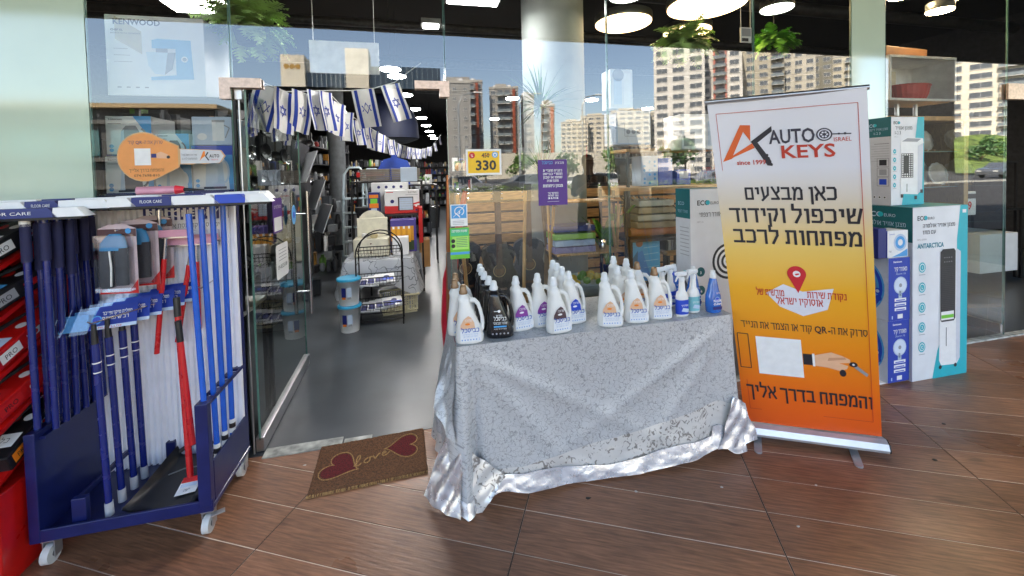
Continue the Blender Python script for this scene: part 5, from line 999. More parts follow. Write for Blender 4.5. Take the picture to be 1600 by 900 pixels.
# slatted display back with black guitars in front
def slatwall():
    t = thing('slat_wall', 'low tan slatted display wall behind the guitars', 'display wall', (1.47, 3.75, 0)); m = M('slat_board', (190, 146, 96), .5, var=.16, scale=5, stretch=(2, 14, 14), rnd=.12)
    g = G(black); g.b2((-1.12, .02, 0), (1.16, .04, 1.36)); g.build('backing', t); first = None
    for i in range(13):
        for j, (a, b) in enumerate((((-1.12, 1.16),) if i % 2 else ((-1.12, .1), (.102, 1.16)))):
            g = G(m); g.b2((a, 0, .055+.1*i), (b, .0195, .055+.1*i+.078), .002); g.build('slat', t)
slatwall()
def guitar(x, y, rz, label, m):
    t = thing('guitar', label, 'guitar', (x, y, .47), rz, 'acoustic guitars standing in the window')
    def prof(s, dz=0): return [(s*a, s*b) for a, b in ((0, 0), (.10, .005), (.165, .06), (.185, .13), (.17, .20), (.125, .265), (.115, .30), (.125, .345), (.14, .39), (.125, .44), (.07, .475), (0, .48), (-.07, .475), (-.125, .44), (-.14, .39), (-.125, .345), (-.115, .30), (-.125, .265), (-.17, .20), (-.185, .13), (-.165, .06), (-.10, .005))]
    g = G(m); g.T = front(0, .05, 0); g.extr(prof(.98), .085); g.build('body', t)
    g = G(M('rosette', (206, 176, 120), .4)); g.T = front(0, -.0352, 0); g.C(0, .25, .052, g.mats[0], 1, n=28); g.C(0, .25, .046, black, 2, n=28); g.C(0, .25, .040, M('sound_hole', (120, 84, 44), .6), 3, n=28); g.R(-.06, .09, .06, .11, darkwood, 2); g.build('rosette', t)
    g = G(darkwood); g.T = front(0, .0, 0); g.extr([(-.024, .27), (.024, .27), (.020, .80), (-.020, .80)], .05); nk = g.build('neck', t)
    g = G(black); g.T = front(0, .01, 0); g.extr([(-.03, .80), (.03, .80), (.034, .94), (-.034, .94)], .03); g.m(chrome)
    for s in (-1, 1):
        for q in range(3): g.cyl((s*.032, .83+.04*q, .015), (s*.05, .83+.04*q, .015), .006, n=6)
    g.build('headstock', t)
    g = G(chrome)
    for q in range(6): xx = -.015+.006*q; g.cyl((xx, -.052, .10), (xx, -.053, .80), .0006, n=4)
    g.build('strings', t)
guitar(.62, 3.25, .05, 'black acoustic guitar with round tan sound hole seen above the black jugs', M('guitar_black', (26, 28, 32), .25, coat=.5))
guitar(.37, 3.42, .0, 'dark guitar leaning at the left end near the green notice', M('guitar_black'))
guitar(.92, 3.4, -.15, 'dark guitar body right of the centre one, behind the bamboo shelf', M('guitar_dark', (44, 52, 62), .3, coat=.4))
for x0, x1, z0, z1, m_, lb in ((.20, .33, .10, 1.02, M('red_toy', (206, 40, 60), .35), 'bright red curved toy case standing just inside by the door edge'),):
    t = thing('instrument_case', lb, 'case', (.235, 2.95, 0)); g = G(m_); g.tube([(.0, 0, .0), (-.03, 0, .45), (-.03, 0, .75), (.03, 0, 1.05), (.10, 0, 1.38)], [.075, .07, .05, .028, .018], 14); g.build('shell', t); g = G(M('strap_grey', (120, 110, 100), .7)); g.b2((-.05, -.08, .70), (.02, -.06, .96)); g.build('strap', t)
for i, (x, y, zt, a) in enumerate(((.19, 2.9, 1.5, .04), (.33, 3.0, 1.35, -.10), (.80, 3.12, 1.36, .05))):
    g = G([M('copper_pole', (176, 110, 70), .3, .6), bamboo, bamboo][i]); g.cyl((0, 0, 0), (a, 0, zt), .014, n=10); g.build('pole', None, ['copper coloured pole just right of the doorway', 'pale bamboo pole leaning left of the guitars', 'bamboo pole slanting between guitar and bamboo shelf'][i], 'pole', loc=(x-a*.5, y, 0))
# bamboo folding shelf with bowl
def bshelf():
    t = thing('bamboo_shelf', 'folding bamboo shelf with three tiers behind the glass', 'shelf', (1.28, 3.05, 0)); W = .60; D = .28
    for sx in (-1, 1):
        for a, b in (((-.14), (.14)), ((.14), (-.14))): g = G(bamboo); g.tube([(sx*W/2, a*.9, 0), (sx*(W/2-.03), b*.5 if a < 0 else b*.6, 1.27)], .013, 8); g.build('leg', t)
    for z, nm in ((1.27, 6), (.87, 6), (.50, 6)):
        for q in range(nm): g = G(bamboo); g.b2((-W/2+.03, -.14+.047*q, z-.006), (W/2-.03, -.14+.047*q+.043, z+.006), .001); g.build('slat', t)
        g = G(black)
        for s in (-1, 1): g.b2((s*(W/2-.028)-.006, -.145, z-.03), (s*(W/2-.028)+.006, .145, z-.0065))
        g.build('bracket', t)
bshelf()
t = thing('glass_bowl', 'wide pale glass bowl with yellow and green fruit on the middle shelf', 'bowl', (1.30, 3.03, .507)); g = G(M('frosted_glass', (188, 206, 200), .2, coat=.5)); g.lathe((0, 0, 0), [(.07, 0), (.09, .01), (.15, .06), (.19, .13), (.195, .145), (.185, .145), (.14, .06), (.02, .02)], 30); g.tube([(.19, 0, .135), (.235, 0, .15), (.225, 0, .11), (.185, 0, .10)], .008, 8); g.tube([(-.19, 0, .135), (-.235, 0, .15), (-.225, 0, .11), (-.185, 0, .10)], .008, 8); g.build('bowl', t)
for i in range(14):
    a = i*2.4; r = .03+.009*i; m_ = [yellow, M('fruit_green', (110, 170, 40), .45), M('fruit_yellow', (220, 190, 60), .45)][i % 3]; g = G(m_); g.lathe((0, 0, 0), [(.008, 0), (.026, .012), (.031, .028), (.025, .045), (.006, .055)], 10); g.build('fruit', None, 'yellow or green artificial fruit heaped in the pale glass bowl', 'fruit', 'fruit heaped in the glass bowl', loc=(1.30+r*cos(a), 3.03+r*sin(a), .60+.004*(14-i)))
for i, (m_, z, w_) in enumerate(((flat('book_lilac', (150, 140, 180)), .877, .34), (pale, .93, .33), (M('book_green', (160, 200, 90), .5), .98, .34), (flat('book_blue', (60, 70, 120)), 1.04, .33))):
    g = G(m_); g.box((0, 0, .022), (w_, .2, .045), bev=.004); g.build('folded_towel', None, ['lilac folded textile at the bottom of the pile on the bamboo shelf', 'pale blue folded textile second from the bottom of the pile', 'light green folded textile third from the bottom of the pile', 'dark blue folded textile on top of the pile on the bamboo shelf'][i], 'textile', 'pile of folded textiles on the bamboo shelf', loc=(1.17, 3.05, z))
def potplant(name, label, x, y, z, s, potm, n, mat, seed, wide=.5, cat='plant', group=None, potr=.035, poth=.08):
    random.seed(seed); t = thing(name, label, cat, (x, y, z), 0, group); g = G(potm); g.lathe((0, 0, 0), [(potr*.75, 0), (potr, poth), (potr*.85, poth)], 14); g.build('pot', t)
    g = G(mat)
    for i in range(n):
        a = random.uniform(0, 2*pi); b = random.uniform(.1, wide); L = s*random.uniform(.6, 1.1); p = Vector((0, 0, poth)); d = Vector((cos(a)*b, sin(a)*b, 1)).normalized(); side = Vector((-sin(a), cos(a), 0))*L*.07; pts = []
        for j in range(5): pts += [tuple(p-side*sin(pi*(j+.4)/5)), tuple(p+side*sin(pi*(j+.4)/5))]; p = p+d*L/4; d = (d+Vector((cos(a)*.22, sin(a)*.22, -.12))).normalized()
        g.add(pts, [(2*j, 2*j+1, 2*j+3, 2*j+2) for j in range(4)], False)
    g.build('leaves', t)
potplant('small_plant', 'little leafy plant in a metal pot at the right end of the bamboo shelf', 1.44, 3.05, .877, .12, chrome, 14, leafg, 4)
potplant('broad_leaf_plant', 'bright green broad-leaved plant behind the top right of the bamboo shelf', 1.60, 3.3, .60, .62, black, 16, leafg, 9, .35)
# palm-like tall plant by the column
def tall_plant(x, y, label, seed, s=1.):
    random.seed(seed); t = thing('tall_dracaena', label, 'plant', (x, y, 0)); g = G(M('bark', (110, 90, 66), .8)); g.tube([(0, 0, 0), (.03, 0, .9), (-.02, .02, 1.6*s), (.02, 0, 2.15*s)], [.03, .025, .02, .012], 8); g.build('stem', t)
    g = G(leafd)
    for cz, n, L0 in ((2.15*s, 60, .42), (1.55*s, 50, .36)):
        for i in range(n):
            a = random.uniform(0, 2*pi); el = random.uniform(-.3, 1.4); L = L0*random.uniform(.7, 1.1); p = Vector((0, 0, cz)); d = Vector((cos(a)*cos(el), sin(a)*cos(el), sin(el))); side = d.cross(Vector((0, 0, 1)))
            side = (side.normalized() if side.length > .01 else Vector((1, 0, 0)))*.012; pts = []
            for j in range(5): k_ = side*(1-j/4.2); pts += [tuple(p-k_), tuple(p+k_)]; p = p+d*L/4; d = (d+Vector((0, 0, -.16))).normalized()
            g.add(pts, [(2*j, 2*j+1, 2*j+3, 2*j+2) for j in range(4)], False)
    g.build('leaves', t); g = G(M('pot_dark')); g.lathe((0, 0, 0), [(.12, 0), (.16, .3), (.14, .3)], 20); g.build('pot', t)
tall_plant(1.02, 3.28, 'tall spiky-leaved plant in front of the round grey column', 3, .95)
# textile rail and shelves in the middle pane
shelf('wall_shelf', 'upper oak shelf behind the glass left of the banner top', 1.70, 2.60, 3.1, 3.4, 1.68, wood)
shelf('wall_shelf', 'lower oak shelf carrying the hangers and green jug', 1.62, 2.62, 3.0, 3.5, 1.36, wood)
for i in range(11):
    g = G(M('hanger_stripe', (206, 196, 180), .6) if i % 2 else black); x = 1.68+.045*i; g.tube([(0, 0, 0), (.03, 0, -.03), (.10, 0, -.10), (.08, 0, -.13)], .006, 6); g.build('clothes_hanger', None, 'striped wooden clothes hanger in the row behind the glass', 'hanger', 'clothes hangers in a row below the oak shelf', loc=(x-.05, 3.12, 1.30-.005*i))
for i, (z, c) in enumerate(((1.02, (176, 150, 110)), (1.08, (206, 192, 160)), (1.14, (186, 160, 120)), (1.20, (220, 208, 180)))):
    g = G(M('mat_%d' % i, c, .7, bump=.2)); g.box((0, 0, .025), (.36-.01*i, .26, .05), bev=.01); g.build('folded_mat', None, ['lowest rust-brown folded mat of the pile', 'cream folded mat second from the bottom', 'tan folded mat third from the bottom', 'cream folded mat on top of the pile'][i], 'mat', 'pile of folded mats behind the glass', loc=(1.92, 3.15, z))
g = G(M('rolled_mat', (186, 110, 60), .6, bump=.2)); g.cyl((-.22, 0, 0), (.26, 0, 0), .035, n=14); g.build('rolled_mat', None, 'orange-brown rolled mat lying under the pile of mats', 'mat', loc=(1.92, 3.08, .985))
shelf('low_shelf', 'dark low shelf under the pile of mats', 1.66, 2.24, 3.0, 3.4, .94, black)
def blueimg(g, w, h): g.R(0, 0, w, h, flat('pool_blue', (90, 190, 226)), 1); g.P([(w*.1, 0), (w*.2, h*.62), (w*.4, h*.70), (w*.72, 0)], skyb, 2); g.C(w*.3, h*.86, w*.12, M('photo_skin', (176, 130, 110), .5), 3); g.P([(w*.05, 0), (w*.05, h*.5), (w*.25, h*.7), (w*.2, 0)], flat('pool_teal', (60, 130, 160)), 3); [g.L([(w*.45, h*(.3+.15*i)), (w*.95, h*(.32+.15*i))], .006, flat('pool_light', (170, 226, 240)), 2) for i in range(4)]
carton('picture_box', 'bright turquoise box with a pool photograph behind the bottles', 1.745, 2.025, 3.15, 3.25, .55, .93, skyb, blueimg)
carton('blue_pack', 'shiny royal blue pack on the shelf right of the hangers', 2.02, 2.16, 3.15, 3.3, 1.365, 1.60, M('blue_foil', (20, 70, 190), .2, coat=.6), None)
carton('patterned_box', 'light blue patterned box beside the royal blue pack', 1.84, 2.0, 3.12, 3.28, 1.365, 1.62, pale, lambda g, w, h: [g.C(w*(.2+.3*(i % 3)), h*(.1+.14*(i//2)), .012, skyb, 1, n=8) for i in range(12)])
carton('blue_pack', 'small royal blue and white pack at the far end of the oak shelf', 2.20, 2.34, 3.15, 3.3, 1.365, 1.50, M('blue_foil'), lambda g, w, h: g.R(w*.2, h*.4, w*.8, h*.85, paper, 1))
t = thing('jug', 'olive green ceramic jug on the upper oak shelf', 'jug', (2.33, 3.25, 1.685)); g = G(M('olive_glaze', (150, 146, 104), .25, coat=.6)); g.lathe((0, 0, 0), [(.06, 0), (.09, .05), (.075, .14), (.05, .18), (.06, .20)], 20); g.build('body', t); g = G(M('olive_glaze')); g.tube([(-.07, 0, .16), (-.12, 0, .15), (-.12, 0, .09), (-.08, 0, .06)], .008, 8); g.build('handle', t)
for i in range(7):
    g = G([M('book_spine_%d' % (q), c, .6) for q, c in enumerate(((60, 62, 66), (206, 206, 200), (120, 124, 130)))][i % 3]); g.box((0, 0, .14), (.022, .16, .28), bev=.002); g.build('tray', None, 'thin upright tray in the rack behind the white fan carton', 'tray', 'upright trays racked behind the glass', loc=(2.14+.028*i, 3.3, .78))
shelf('low_shelf', 'wooden low shelf under the upright trays', 2.10, 2.42, 3.15, 3.5, .775, wood)
# upper window boxes
def blend(g, w, h): g.R(w*.15, h*.1, w*.5, h*.75, pale, 1); g.C(w*.35, h*.85, w*.25, greyp, 1); g.R(w*.6, h*.1, w*.9, h*.9, paper, 2)
carton('blender_box', 'upright white carton with a blender picture high left of the pane seam', 1.46, 1.65, 2.9, 3.05, 1.98, 2.28, card, blend)
carton('rack_box', 'white carton picturing a wine glass rack below the blender carton', 1.50, 1.80, 2.9, 3.1, 1.70, 1.965, pale, lambda g, w, h: (g.R(w*.05, h*.05, w*.95, h*.95, labw, 1), g.L([(w*.25, h*.25), (w*.25, h*.6), (w*.75, h*.6), (w*.75, h*.25), (w*.25, h*.25)], .004, greyp, 2), [g.C(w*(.35+.15*i), h*.38, .018, greyp, 2, n=12) for i in range(3)]))
carton('large_box', 'big grey-white carton behind the pane left of the banner top', 2.11, 2.52, 2.95, 3.2, 1.66, 1.95, card, lambda g, w, h: (g.R(w*.6, h*.1, w*.95, h*.8, pale, 1), g.R(w*.05, h*.1, w*.3, h*.5, greyp, 1)))
# right display: wooden unit with white cube
def runit():
    t = thing('display_unit', 'dark-backed wooden display unit with glass shelves in the right window', 'display unit', (4.55, 2.95, 0)); W = .56
    g = G(wood); g.b2((-.62, -.17, 1.885), (.50, .25, 1.925), .002); g.build('top_board', t)
    g = G(wood); g.b2((.44, -.165, .14), (.497, .245, 1.884), .002); g.build('side_board', t); g = G(wood); g.b2((-.62, -.16, .12), (.438, .24, .155), .002); g.build('bottom_board', t)
    g = G(M('brown_back', (74, 52, 34), .6)); g.b2((-.62, .2, .156), (.437, .22, 1.884)); g.build('back_panel', t)
    for z in (.55, .93, 1.27, 1.60): g = G(M('shelf_glass', (120, 140, 130), .15, var=.02)); g.b2((-.62, -.12, z), (.436, .19, z+.008)); g.build('glass_shelf', t)
    for x in (-.1, .40): g = G(alu); g.cyl((x, -.1, .0), (x, -.1, .12), .02, n=12); g.build('foot', t)
runit()
def cube():
    t = thing('white_display_cube', 'open white display cube on top of the wooden unit', 'display cube', (4.46, 2.95, 2.06)); w, d, h, e = .80, .36, .40, .022
    for nm, a, b in (('board', (-w/2, -d/2, 0), (w/2, d/2, e)), ('board', (-w/2, -d/2, h-e), (w/2, d/2, h)), ('board', (-w/2, -d/2+.001, e), (-w/2+e, d/2, h-e)), ('board', (w/2-e, -d/2+.001, e), (w/2, d/2, h-e)), ('back_board', (-w/2+e, d/2-e, e), (w/2-e, d/2-.001, h-e))): g = G(white); g.b2(a, b, .001); g.build(nm, t)
    for x in (-.05, .18): g = G(alu); g.cyl((x, 0, -.134), (x, 0, 0), .018, n=12); g.build('spacer', t)
cube()
t = thing('red_basket', 'red ribbed oval basket inside the white display cube', 'basket', (4.46, 2.88, 2.083)); g = G(M('red_wicker', (176, 40, 30), .5, bump=.5)); n = 44
vs = [(0.17*s*cos(2*pi*k/n)*(1.02 if k % 2 else 1), .10*s*sin(2*pi*k/n)*(1.02 if k % 2 else 1), z) for s, z in ((.85, 0), (1, .05), (1.12, .13)) for k in range(n)]; g.add(vs, [(i*n+k, i*n+(k+1) % n, (i+1)*n+(k+1) % n, (i+1)*n+k) for i in range(2) for k in range(n)], False); g.add(vs[:n], [list(range(n))[::-1]]); g.tube([(v[0], v[1], .131) for v in vs[-n:]], .007, 6, closed=True); g.build('weave', t)
carton('patterned_box', 'cream box with reddish flowers leaning behind the red basket', 4.14, 4.38, 2.96, 3.0, 2.09, 2.36, M('cream', (206, 196, 168), .5), lambda g, w, h: [g.C(w*(.3+.2*i), h*(.4+.2*(i % 2)), .022, M('coral', (180, 90, 70), .5), 1, n=12) for i in range(3)], rz=-.1)
carton('dark_box', 'dark brown box leaning on top of the white display cube', 4.35, 4.95, 3.0, 3.1, 2.462, 2.62, darkwood, None, rz=.08)
def plate(x, z, r, lean, label, y=2.98):
    t = thing('plate', label, 'plate', (x, y, z), 0, 'large white scalloped plates on the glass shelves'); m_ = M('ceramic_cream', (222, 220, 206), .2, coat=.6)
    g = G(m_); g.T = Matrix.Translation((0, 0, r)) @ Matrix.Rotation(lean, 4, 'Y') @ Matrix.Rotation(radians(78), 4, 'X'); n = 48; vs = []
    for q, (rr_, zz) in enumerate(((.0, 0), (.6, 0), (.72, .012), (1.0, .022), (1.0, .016), (.7, .0), (.0, -.008))):
        for k in range(n): e = 1+(.03*cos(k*2*pi/n*12) if rr_ == 1.0 else 0); vs.append((rr_*r*e*cos(2*pi*k/n), rr_*r*e*sin(2*pi*k/n), zz))
    g.add(vs, [(i*n+k, i*n+(k+1) % n, (i+1)*n+(k+1) % n, (i+1)*n+k) for i in range(6) for k in range(n)], True); g.build('dish', t)
    g = G(wood); [g.b2((q-.006, -.07, -.002), (q+.006, .07, .02)) for q in (-.05, .05)]; [g.cyl((q, .05, .0), (q, .07, .16), .004, n=6) for q in (-.05, .05)]; g.build('stand', t)
plate(4.78, 1.61, .105, 0, 'upright white plate on a wooden stand on the higher glass shelf')
plate(4.72, 1.28, .13, .2, 'grey-white plate leaning behind the tilted one')
plate(4.86, 1.28, .11, -.4, 'tilted white plate at the right on the middle glass shelf', 2.92)
# far right floor area
carton('white_box', 'plain white carton on the floor deep inside the far right window', 6.55, 7.2, 3.5, 4.0, .15, .62, card)
carton('price_display', 'white sign with red price ending in 09 deep in the far right window', 5.35, 5.55, 3.0, 3.02, .96, 1.2, card, lambda g, w, h: (g.R(0, h*.7, w, h*.9, ink, 1), g.txt('09', w*.4, h*.25, .08, redp, 2, bold=.03)), cat='sign')
shelf('far_shelf', 'dark shelf full of black goods at the far right', 5.5, 7.5, 3.6, 4.1, .9, black); shelf('far_shelf', 'higher dark shelf of black goods at the far right', 5.5, 7.5, 3.65, 4.1, 1.5, black)
# ---------------------------------------------------------------- inside the doorway
cols = [(200, 200, 198), (30, 32, 36), (150, 30, 32), (30, 60, 130), (210, 190, 150), (60, 64, 70), (90, 140, 60), (200, 140, 60), (120, 124, 128), (232, 232, 230), (44, 44, 48), (170, 176, 180)]
stockm = [M('stock_%d' % i, c, .45, var=.1) for i, c in enumerate(cols)]
def stock(parent_loc, W, D, zs, seed, hmax=.28, name='shelf_stock', label='mixed small household goods crowding the dark shelves', dens=1., dark=0):
    random.seed(seed); g = G()
    for z in zs:
        for row in range(2):
            x = -W/2
            while x < W/2-.04:
                w = random.uniform(.04, .16)/dens; h = random.uniform(.07, hmax); g.m(stockm[random.choice((1, 5, 10, 8, 1)) if random.random() < dark else random.randrange(len(stockm))])
                y = -D/2+.08+row*D*.45+random.uniform(-.02, .02); r = random.random()
                if r < .55: g.box((x+w/2, y, z+h/2), (w*.88, D*.25, h), random.uniform(-.15, .15))
                elif r < .8: g.lathe((x+w/2, y, z), [(w*.4, 0), (w*.4, h*.7), (w*.2, h*.85), (w*.2, h)], 8)
                else: g.lathe((x+w/2, y, z), [(w*.25, 0), (w*.45, h*.3), (w*.3, h*.8), (w*.1, h*.85)], 8)
                x += w+random.uniform(.0, .03)
    return g.build(name, None, label, 'goods', None, 'stuff', loc=parent_loc)
def gondola(x, y, W, D, H, n, label, seed, rz=0., frontrow=True, dark=.3, mat=None):
    t = thing('shelf_unit', label, 'shelving', (x, y, 0), rz, 'dark shelving units along the aisles'); m_ = mat or M('dark_steel', (44, 46, 50), .45, .3, var=.1)
    g = G(m_); g.b2((-W/2, D/2-.02, 0), (W/2, D/2, H)); g.build('back_panel', t)
    for s in (-1, 1): g = G(m_); g.b2((s*(W/2-.015)-.015, -D/2, 0), (s*(W/2-.015)+.015, D/2-.021, H)); g.build('upright', t)
    zs = [.12+(H-.3)*i/(n-1) for i in range(n)]
    for z in zs: g = G(m_); g.b2((-W/2+.031, -D/2+.005, z-.02), (W/2-.031, D/2-.021, z)); g.build('shelf', t)
    o = stock((x, y, 0), W-.08, D, zs, seed, min(.30, (H-.3)/(n-1)*.8), label='small mixed goods packed on the '+label.split(' ', 1)[1] if False else 'small mixed goods packed on shelves: '+label, dark=dark); o.rotation_euler[2] = rz; return t
# left wall run, back rows, right side
gondola(-2.0, 9.6, 2.8, .4, 2.3, 7, 'tall left unit just before the dark column', 41, radians(84), dark=.5)
stock((-1.62, 7.2, 0), .7, .6, [.02, .35, .65, .95], 52, .3, label='dark bins and bags piled before the left shelves', dark=.8)
gondola(-2.55, 6.2, 2.6, .4, 2.2, 6, 'left aisle unit nearest the door', 21, radians(82), dark=.8)
gondola(-2.75, 9.2, 2.8, .4, 2.2, 6, 'left aisle unit behind the pan display', 22, radians(84), dark=.8)
gondola(-3.2, 12.6, 3.2, .4, 2.2, 6, 'left aisle unit deepest in the shop', 23, radians(86), dark=.6)
gondola(.95, 7.6, 2.4, .4, 1.75, 5, 'right aisle unit nearest the door', 24, radians(-86), dark=.5)
gondola(1.35, 11.0, 3.2, .4, 1.9, 5, 'right aisle unit in the middle of the shop', 25, radians(-84), dark=.5)
gondola(1.75, 15.0, 3.6, .4, 2.0, 5, 'right aisle unit deepest in the shop', 26, radians(-84), dark=.4)
gondola(-1.6, 17.5, 3.4, .5, 2.1, 6, 'rear cross unit at the far left', 27, 0, dark=.2)
gondola(1.4, 20.0, 3.4, .5, 2.1, 6, 'rear cross unit at the far right', 28, 0, dark=.2)
gondola(-.55, 10.4, 1.7, .5, 1.35, 4, 'middle island unit behind the boxes', 29, 0, dark=.3)
gondola(-.35, 13.5, 1.4, .5, 1.5, 4, 'middle island unit further back', 30, 0, dark=.3)
gondola(3.4, 6.2, 3.6, .45, 1.9, 5, 'unit behind the middle window panes', 31, 0, dark=.7)
gondola(6.6, 7.5, 3.6, .45, 1.9, 5, 'unit behind the right window panes', 32, 0, dark=.7)
gondola(-3.6, 4.2, 2.4, .45, 1.9, 5, 'unit behind the left window cartons', 33, 0, dark=.8)
# pans hanging along the left
def pans():
    random.seed(8); pm = M('pan_dark', (34, 34, 36), .3, .5); ps = M('pan_steel', (150, 152, 156), .25, .9); proto = {}
    g = G(M('dark_steel')); g.b2((-.02, -1.7, .5), (0, 1.7, 2.3)); g.build('pan_rack', None, 'black wall grid carrying the hanging pans left inside the door', 'rack', loc=(-1.98, 6.3, 0), rz=.05)
    for i in range(84):
        k = i % 3; col, row = i % 14, i//14
        if k not in proto:
            t = thing('hanging_pan', 'dark pan or lid hanging in rows on the grid left inside the door', 'pan', group='pans hanging in rows on the left grid')
            r = (.10, .085, .07)[k]; g = G((pm, ps, pm)[k]); g.T = Matrix.Rotation(radians(90), 4, 'Y'); g.lathe((0, 0, 0), [(r*.8, 0), (r, .035), (r*.96, .035), (r*.78, .006), (.002, .006)], 20); g.build('bowl', t)
            g = G(black); g.b2((.012, -.012, r), (.024, .012, r+.14)); g.build('handle', t); proto[k] = t
            o = t
        else: o = tree_copy(proto[k])
        o.location = (-1.88+random.uniform(-.03, .03), 4.75+.235*col+random.uniform(-.05, .05), .62+.30*row+random.uniform(-.04, .04)); o.rotation_euler[2] = random.uniform(-.9, .3); o.rotation_euler[0] = random.uniform(-.15, .15)
pans()
# shiny trays stack (grey slanted sheets) near the door leaf
for i in range(9):
    g = G(M('tray_grey', (176, 180, 184), .35, .1)); g.box((0, 0, 0), (.012, .30, .34), bev=.003); o = g.build('baking_tray', None, 'slanted silver tray in the cascade right of the glass door leaf', 'tray', 'slanted trays cascading on the left display', loc=(-1.10-.035*(i % 3), 4.6+.11*i, 1.62-.30*(i//3)), rz=.5); o.rotation_euler[1] = .35
g = G(M('dark_steel')); g.b2((-.02, -.55, .3), (0, .6, 1.9)); g.build('tray_rack', None, 'dark post rack holding the slanted trays', 'rack', loc=(-1.25, 5.0, 0), rz=.1)
# step ladder
def ladder(x, y, label, s=1.):
    t = thing('step_ladder', label, 'ladder', (x, y, 0), .1, 'light metal step ladders'); m_ = M('ladder_steel', (196, 214, 222), .35, .2)
    g = G(m_); g.tube([(-.2, 0, 0), (-.18, .25, 1.25), (-.16, .28, 1.55), (-.08, .29, 1.66), (.08, .29, 1.66), (.16, .28, 1.55), (.18, .25, 1.25), (.2, 0, 0)], .02, 8); g.build('frame', t); g = G(m_); g.tube([(-.2, .65, 0), (-.17, .28, 1.2)], .012, 8); g.tube([(.2, .65, 0), (.17, .28, 1.2)], .012, 8); g.build('rear_frame', t)
    for i in range(5): g = G(m_); yy = .05+.045*i; g.b2((-.19, yy-.04, .22+.23*i), (.19, yy+.05, .25+.23*i), .004); g.build('tread', t)
ladder(-.98, 6.9, 'grey-blue step ladder standing open in front of the dark column'); ladder(-.86, 8.4, 'second step ladder just right of the first')
# bunting
blueflag = M('flag_blue', (22, 58, 160), .7); whiteflag = M('flag_white', (228, 228, 226), .7, var=.04); cord = M('cord_white', (214, 216, 214), .7)
def flagmesh(k):
    random.seed(k); w, h = .17, .27; ph = random.uniform(0, 6); tw = random.uniform(-.25, .25)
    def fold(x, z): return Vector((x*(1-.10*abs(sin(ph))), (.012*sin(x*38+ph)+.016*sin(z*11+ph))*(.3+abs(z)/h), z)) + Vector((tw*.1*z*z/h, 0, 0))
    def pt(u, v, o): p = fold((u-.5)*w, -v*h); return (p.x, p.y+o, p.z)
    gs = []
    g = G(whiteflag); g.grid(lambda u, v: pt(u, v, 0), 8, 8); gs.append(('cloth', g))
    g = G(blueflag)
    for a, b in ((.10, .24), (.76, .90)):
        for o in (-.0012, .0012): g.grid(lambda u, v: pt(a+(b-a)*u, v, o), 2, 8)
    gs.append(('stripe', g))
    g = G(blueflag)
    for rot in (0, pi):
        R = .30; P3 = [(.5+R*sin(rot+q*2*pi/3)*.80, .5-R*cos(rot+q*2*pi/3)*.52) for q in range(3)]
        P2 = [(.5+R*.72*sin(rot+q*2*pi/3)*.80, .5-R*.72*cos(rot+q*2*pi/3)*.52) for q in range(3)]
        for q in range(3):
            a, b, c, d = P3[q], P3[(q+1) % 3], P2[(q+1) % 3], P2[q]
            for o in (-.0016-.0004*(rot > 0), .0016+.0004*(rot > 0)): g.add([pt(*a, o), pt(*b, o), pt(*c, o), pt(*d, o)], [(0, 1, 2, 3)], False)
    gs.append(('star', g)); return gs
protos = []
def bunting(pts, n, label, glabel, big, start=0, spots=None):
    g = G(cord); P = [Vector(p) for p in pts]; g.tube(P, .004, 5); g.build('garland', None, label, 'cord')
    L = [0]
    for a, b in zip(P, P[1:]): L.append(L[-1]+(b-a).length)
    for i in range(n if not spots else 0):
        s = L[-1]*(i+.5)/n; j = max(q for q in range(len(L)) if L[q] <= s); j = min(j, len(P)-2); f = (s-L[j])/(L[j+1]-L[j]); p = P[j].lerp(P[j+1], f); d = P[j+1]-P[j]
        k = (i+start) % 5
        if len(protos) <= k:
            t = thing('bunting_flag', glabel, 'flag', tuple(p), 0, big)
            for nm, gg in flagmesh(k): gg.build(nm, t)
            protos.append(t)
        else: t = tree_copy(protos[k], label=glabel, group=big)
        t.location = p; t.rotation_euler[2] = random.choice((-1, 1))*random.uniform(.5, 1.25)
    for i, (px, py, pz, rz, ry, lb) in enumerate(spots or []):
        if len(protos) <= i and i < 5:
            t = thing('bunting_flag', lb, 'flag', (px, py, pz), 0, big)
            for nm, gg in flagmesh(i): gg.build(nm, t)
            protos.append(t)
        else: t = tree_copy(protos[i % 5], label=lb, group=big)
        t.location = (px, py, pz); t.rotation_euler = (0, ry, rz)
bunting([(-.93, 2.75, 2.10), (-.80, 2.9, 2.06), (-.64, 3.05, 2.10), (-.44, 3.1, 2.115), (-.28, 3.12, 2.14), (-.14, 3.1, 2.18), (.05, 3.0, 2.3)], 5, 'white cord of the near flag string across the doorway top', 'white and blue flag of the near string across the doorway top', 'large flags of the near string', spots=[(-.87, 2.80, 2.07, .5, .25, 'flag at the far left of the doorway, seen through the door glass'), (-.80, 2.86, 2.06, 1.1, .2, 'second flag from the left, overlapping its neighbours above the door leaf'), (-.72, 2.95, 2.07, 1.0, .12, 'third flag from the left above the door leaf edge'), (-.655, 3.02, 2.095, 1.1, -.05, 'narrow folded flag left of the centre of the doorway top'), (-.60, 3.08, 2.10, 1.2, -.06, 'narrow flag beside the folded one, its star half visible'), (-.36, 3.11, 2.125, .1, -.16, 'fully spread flag hanging centrally in the doorway'), (-.17, 3.12, 2.17, .55, -.28, 'tilted flag right of the spread one, its top behind the transom')])
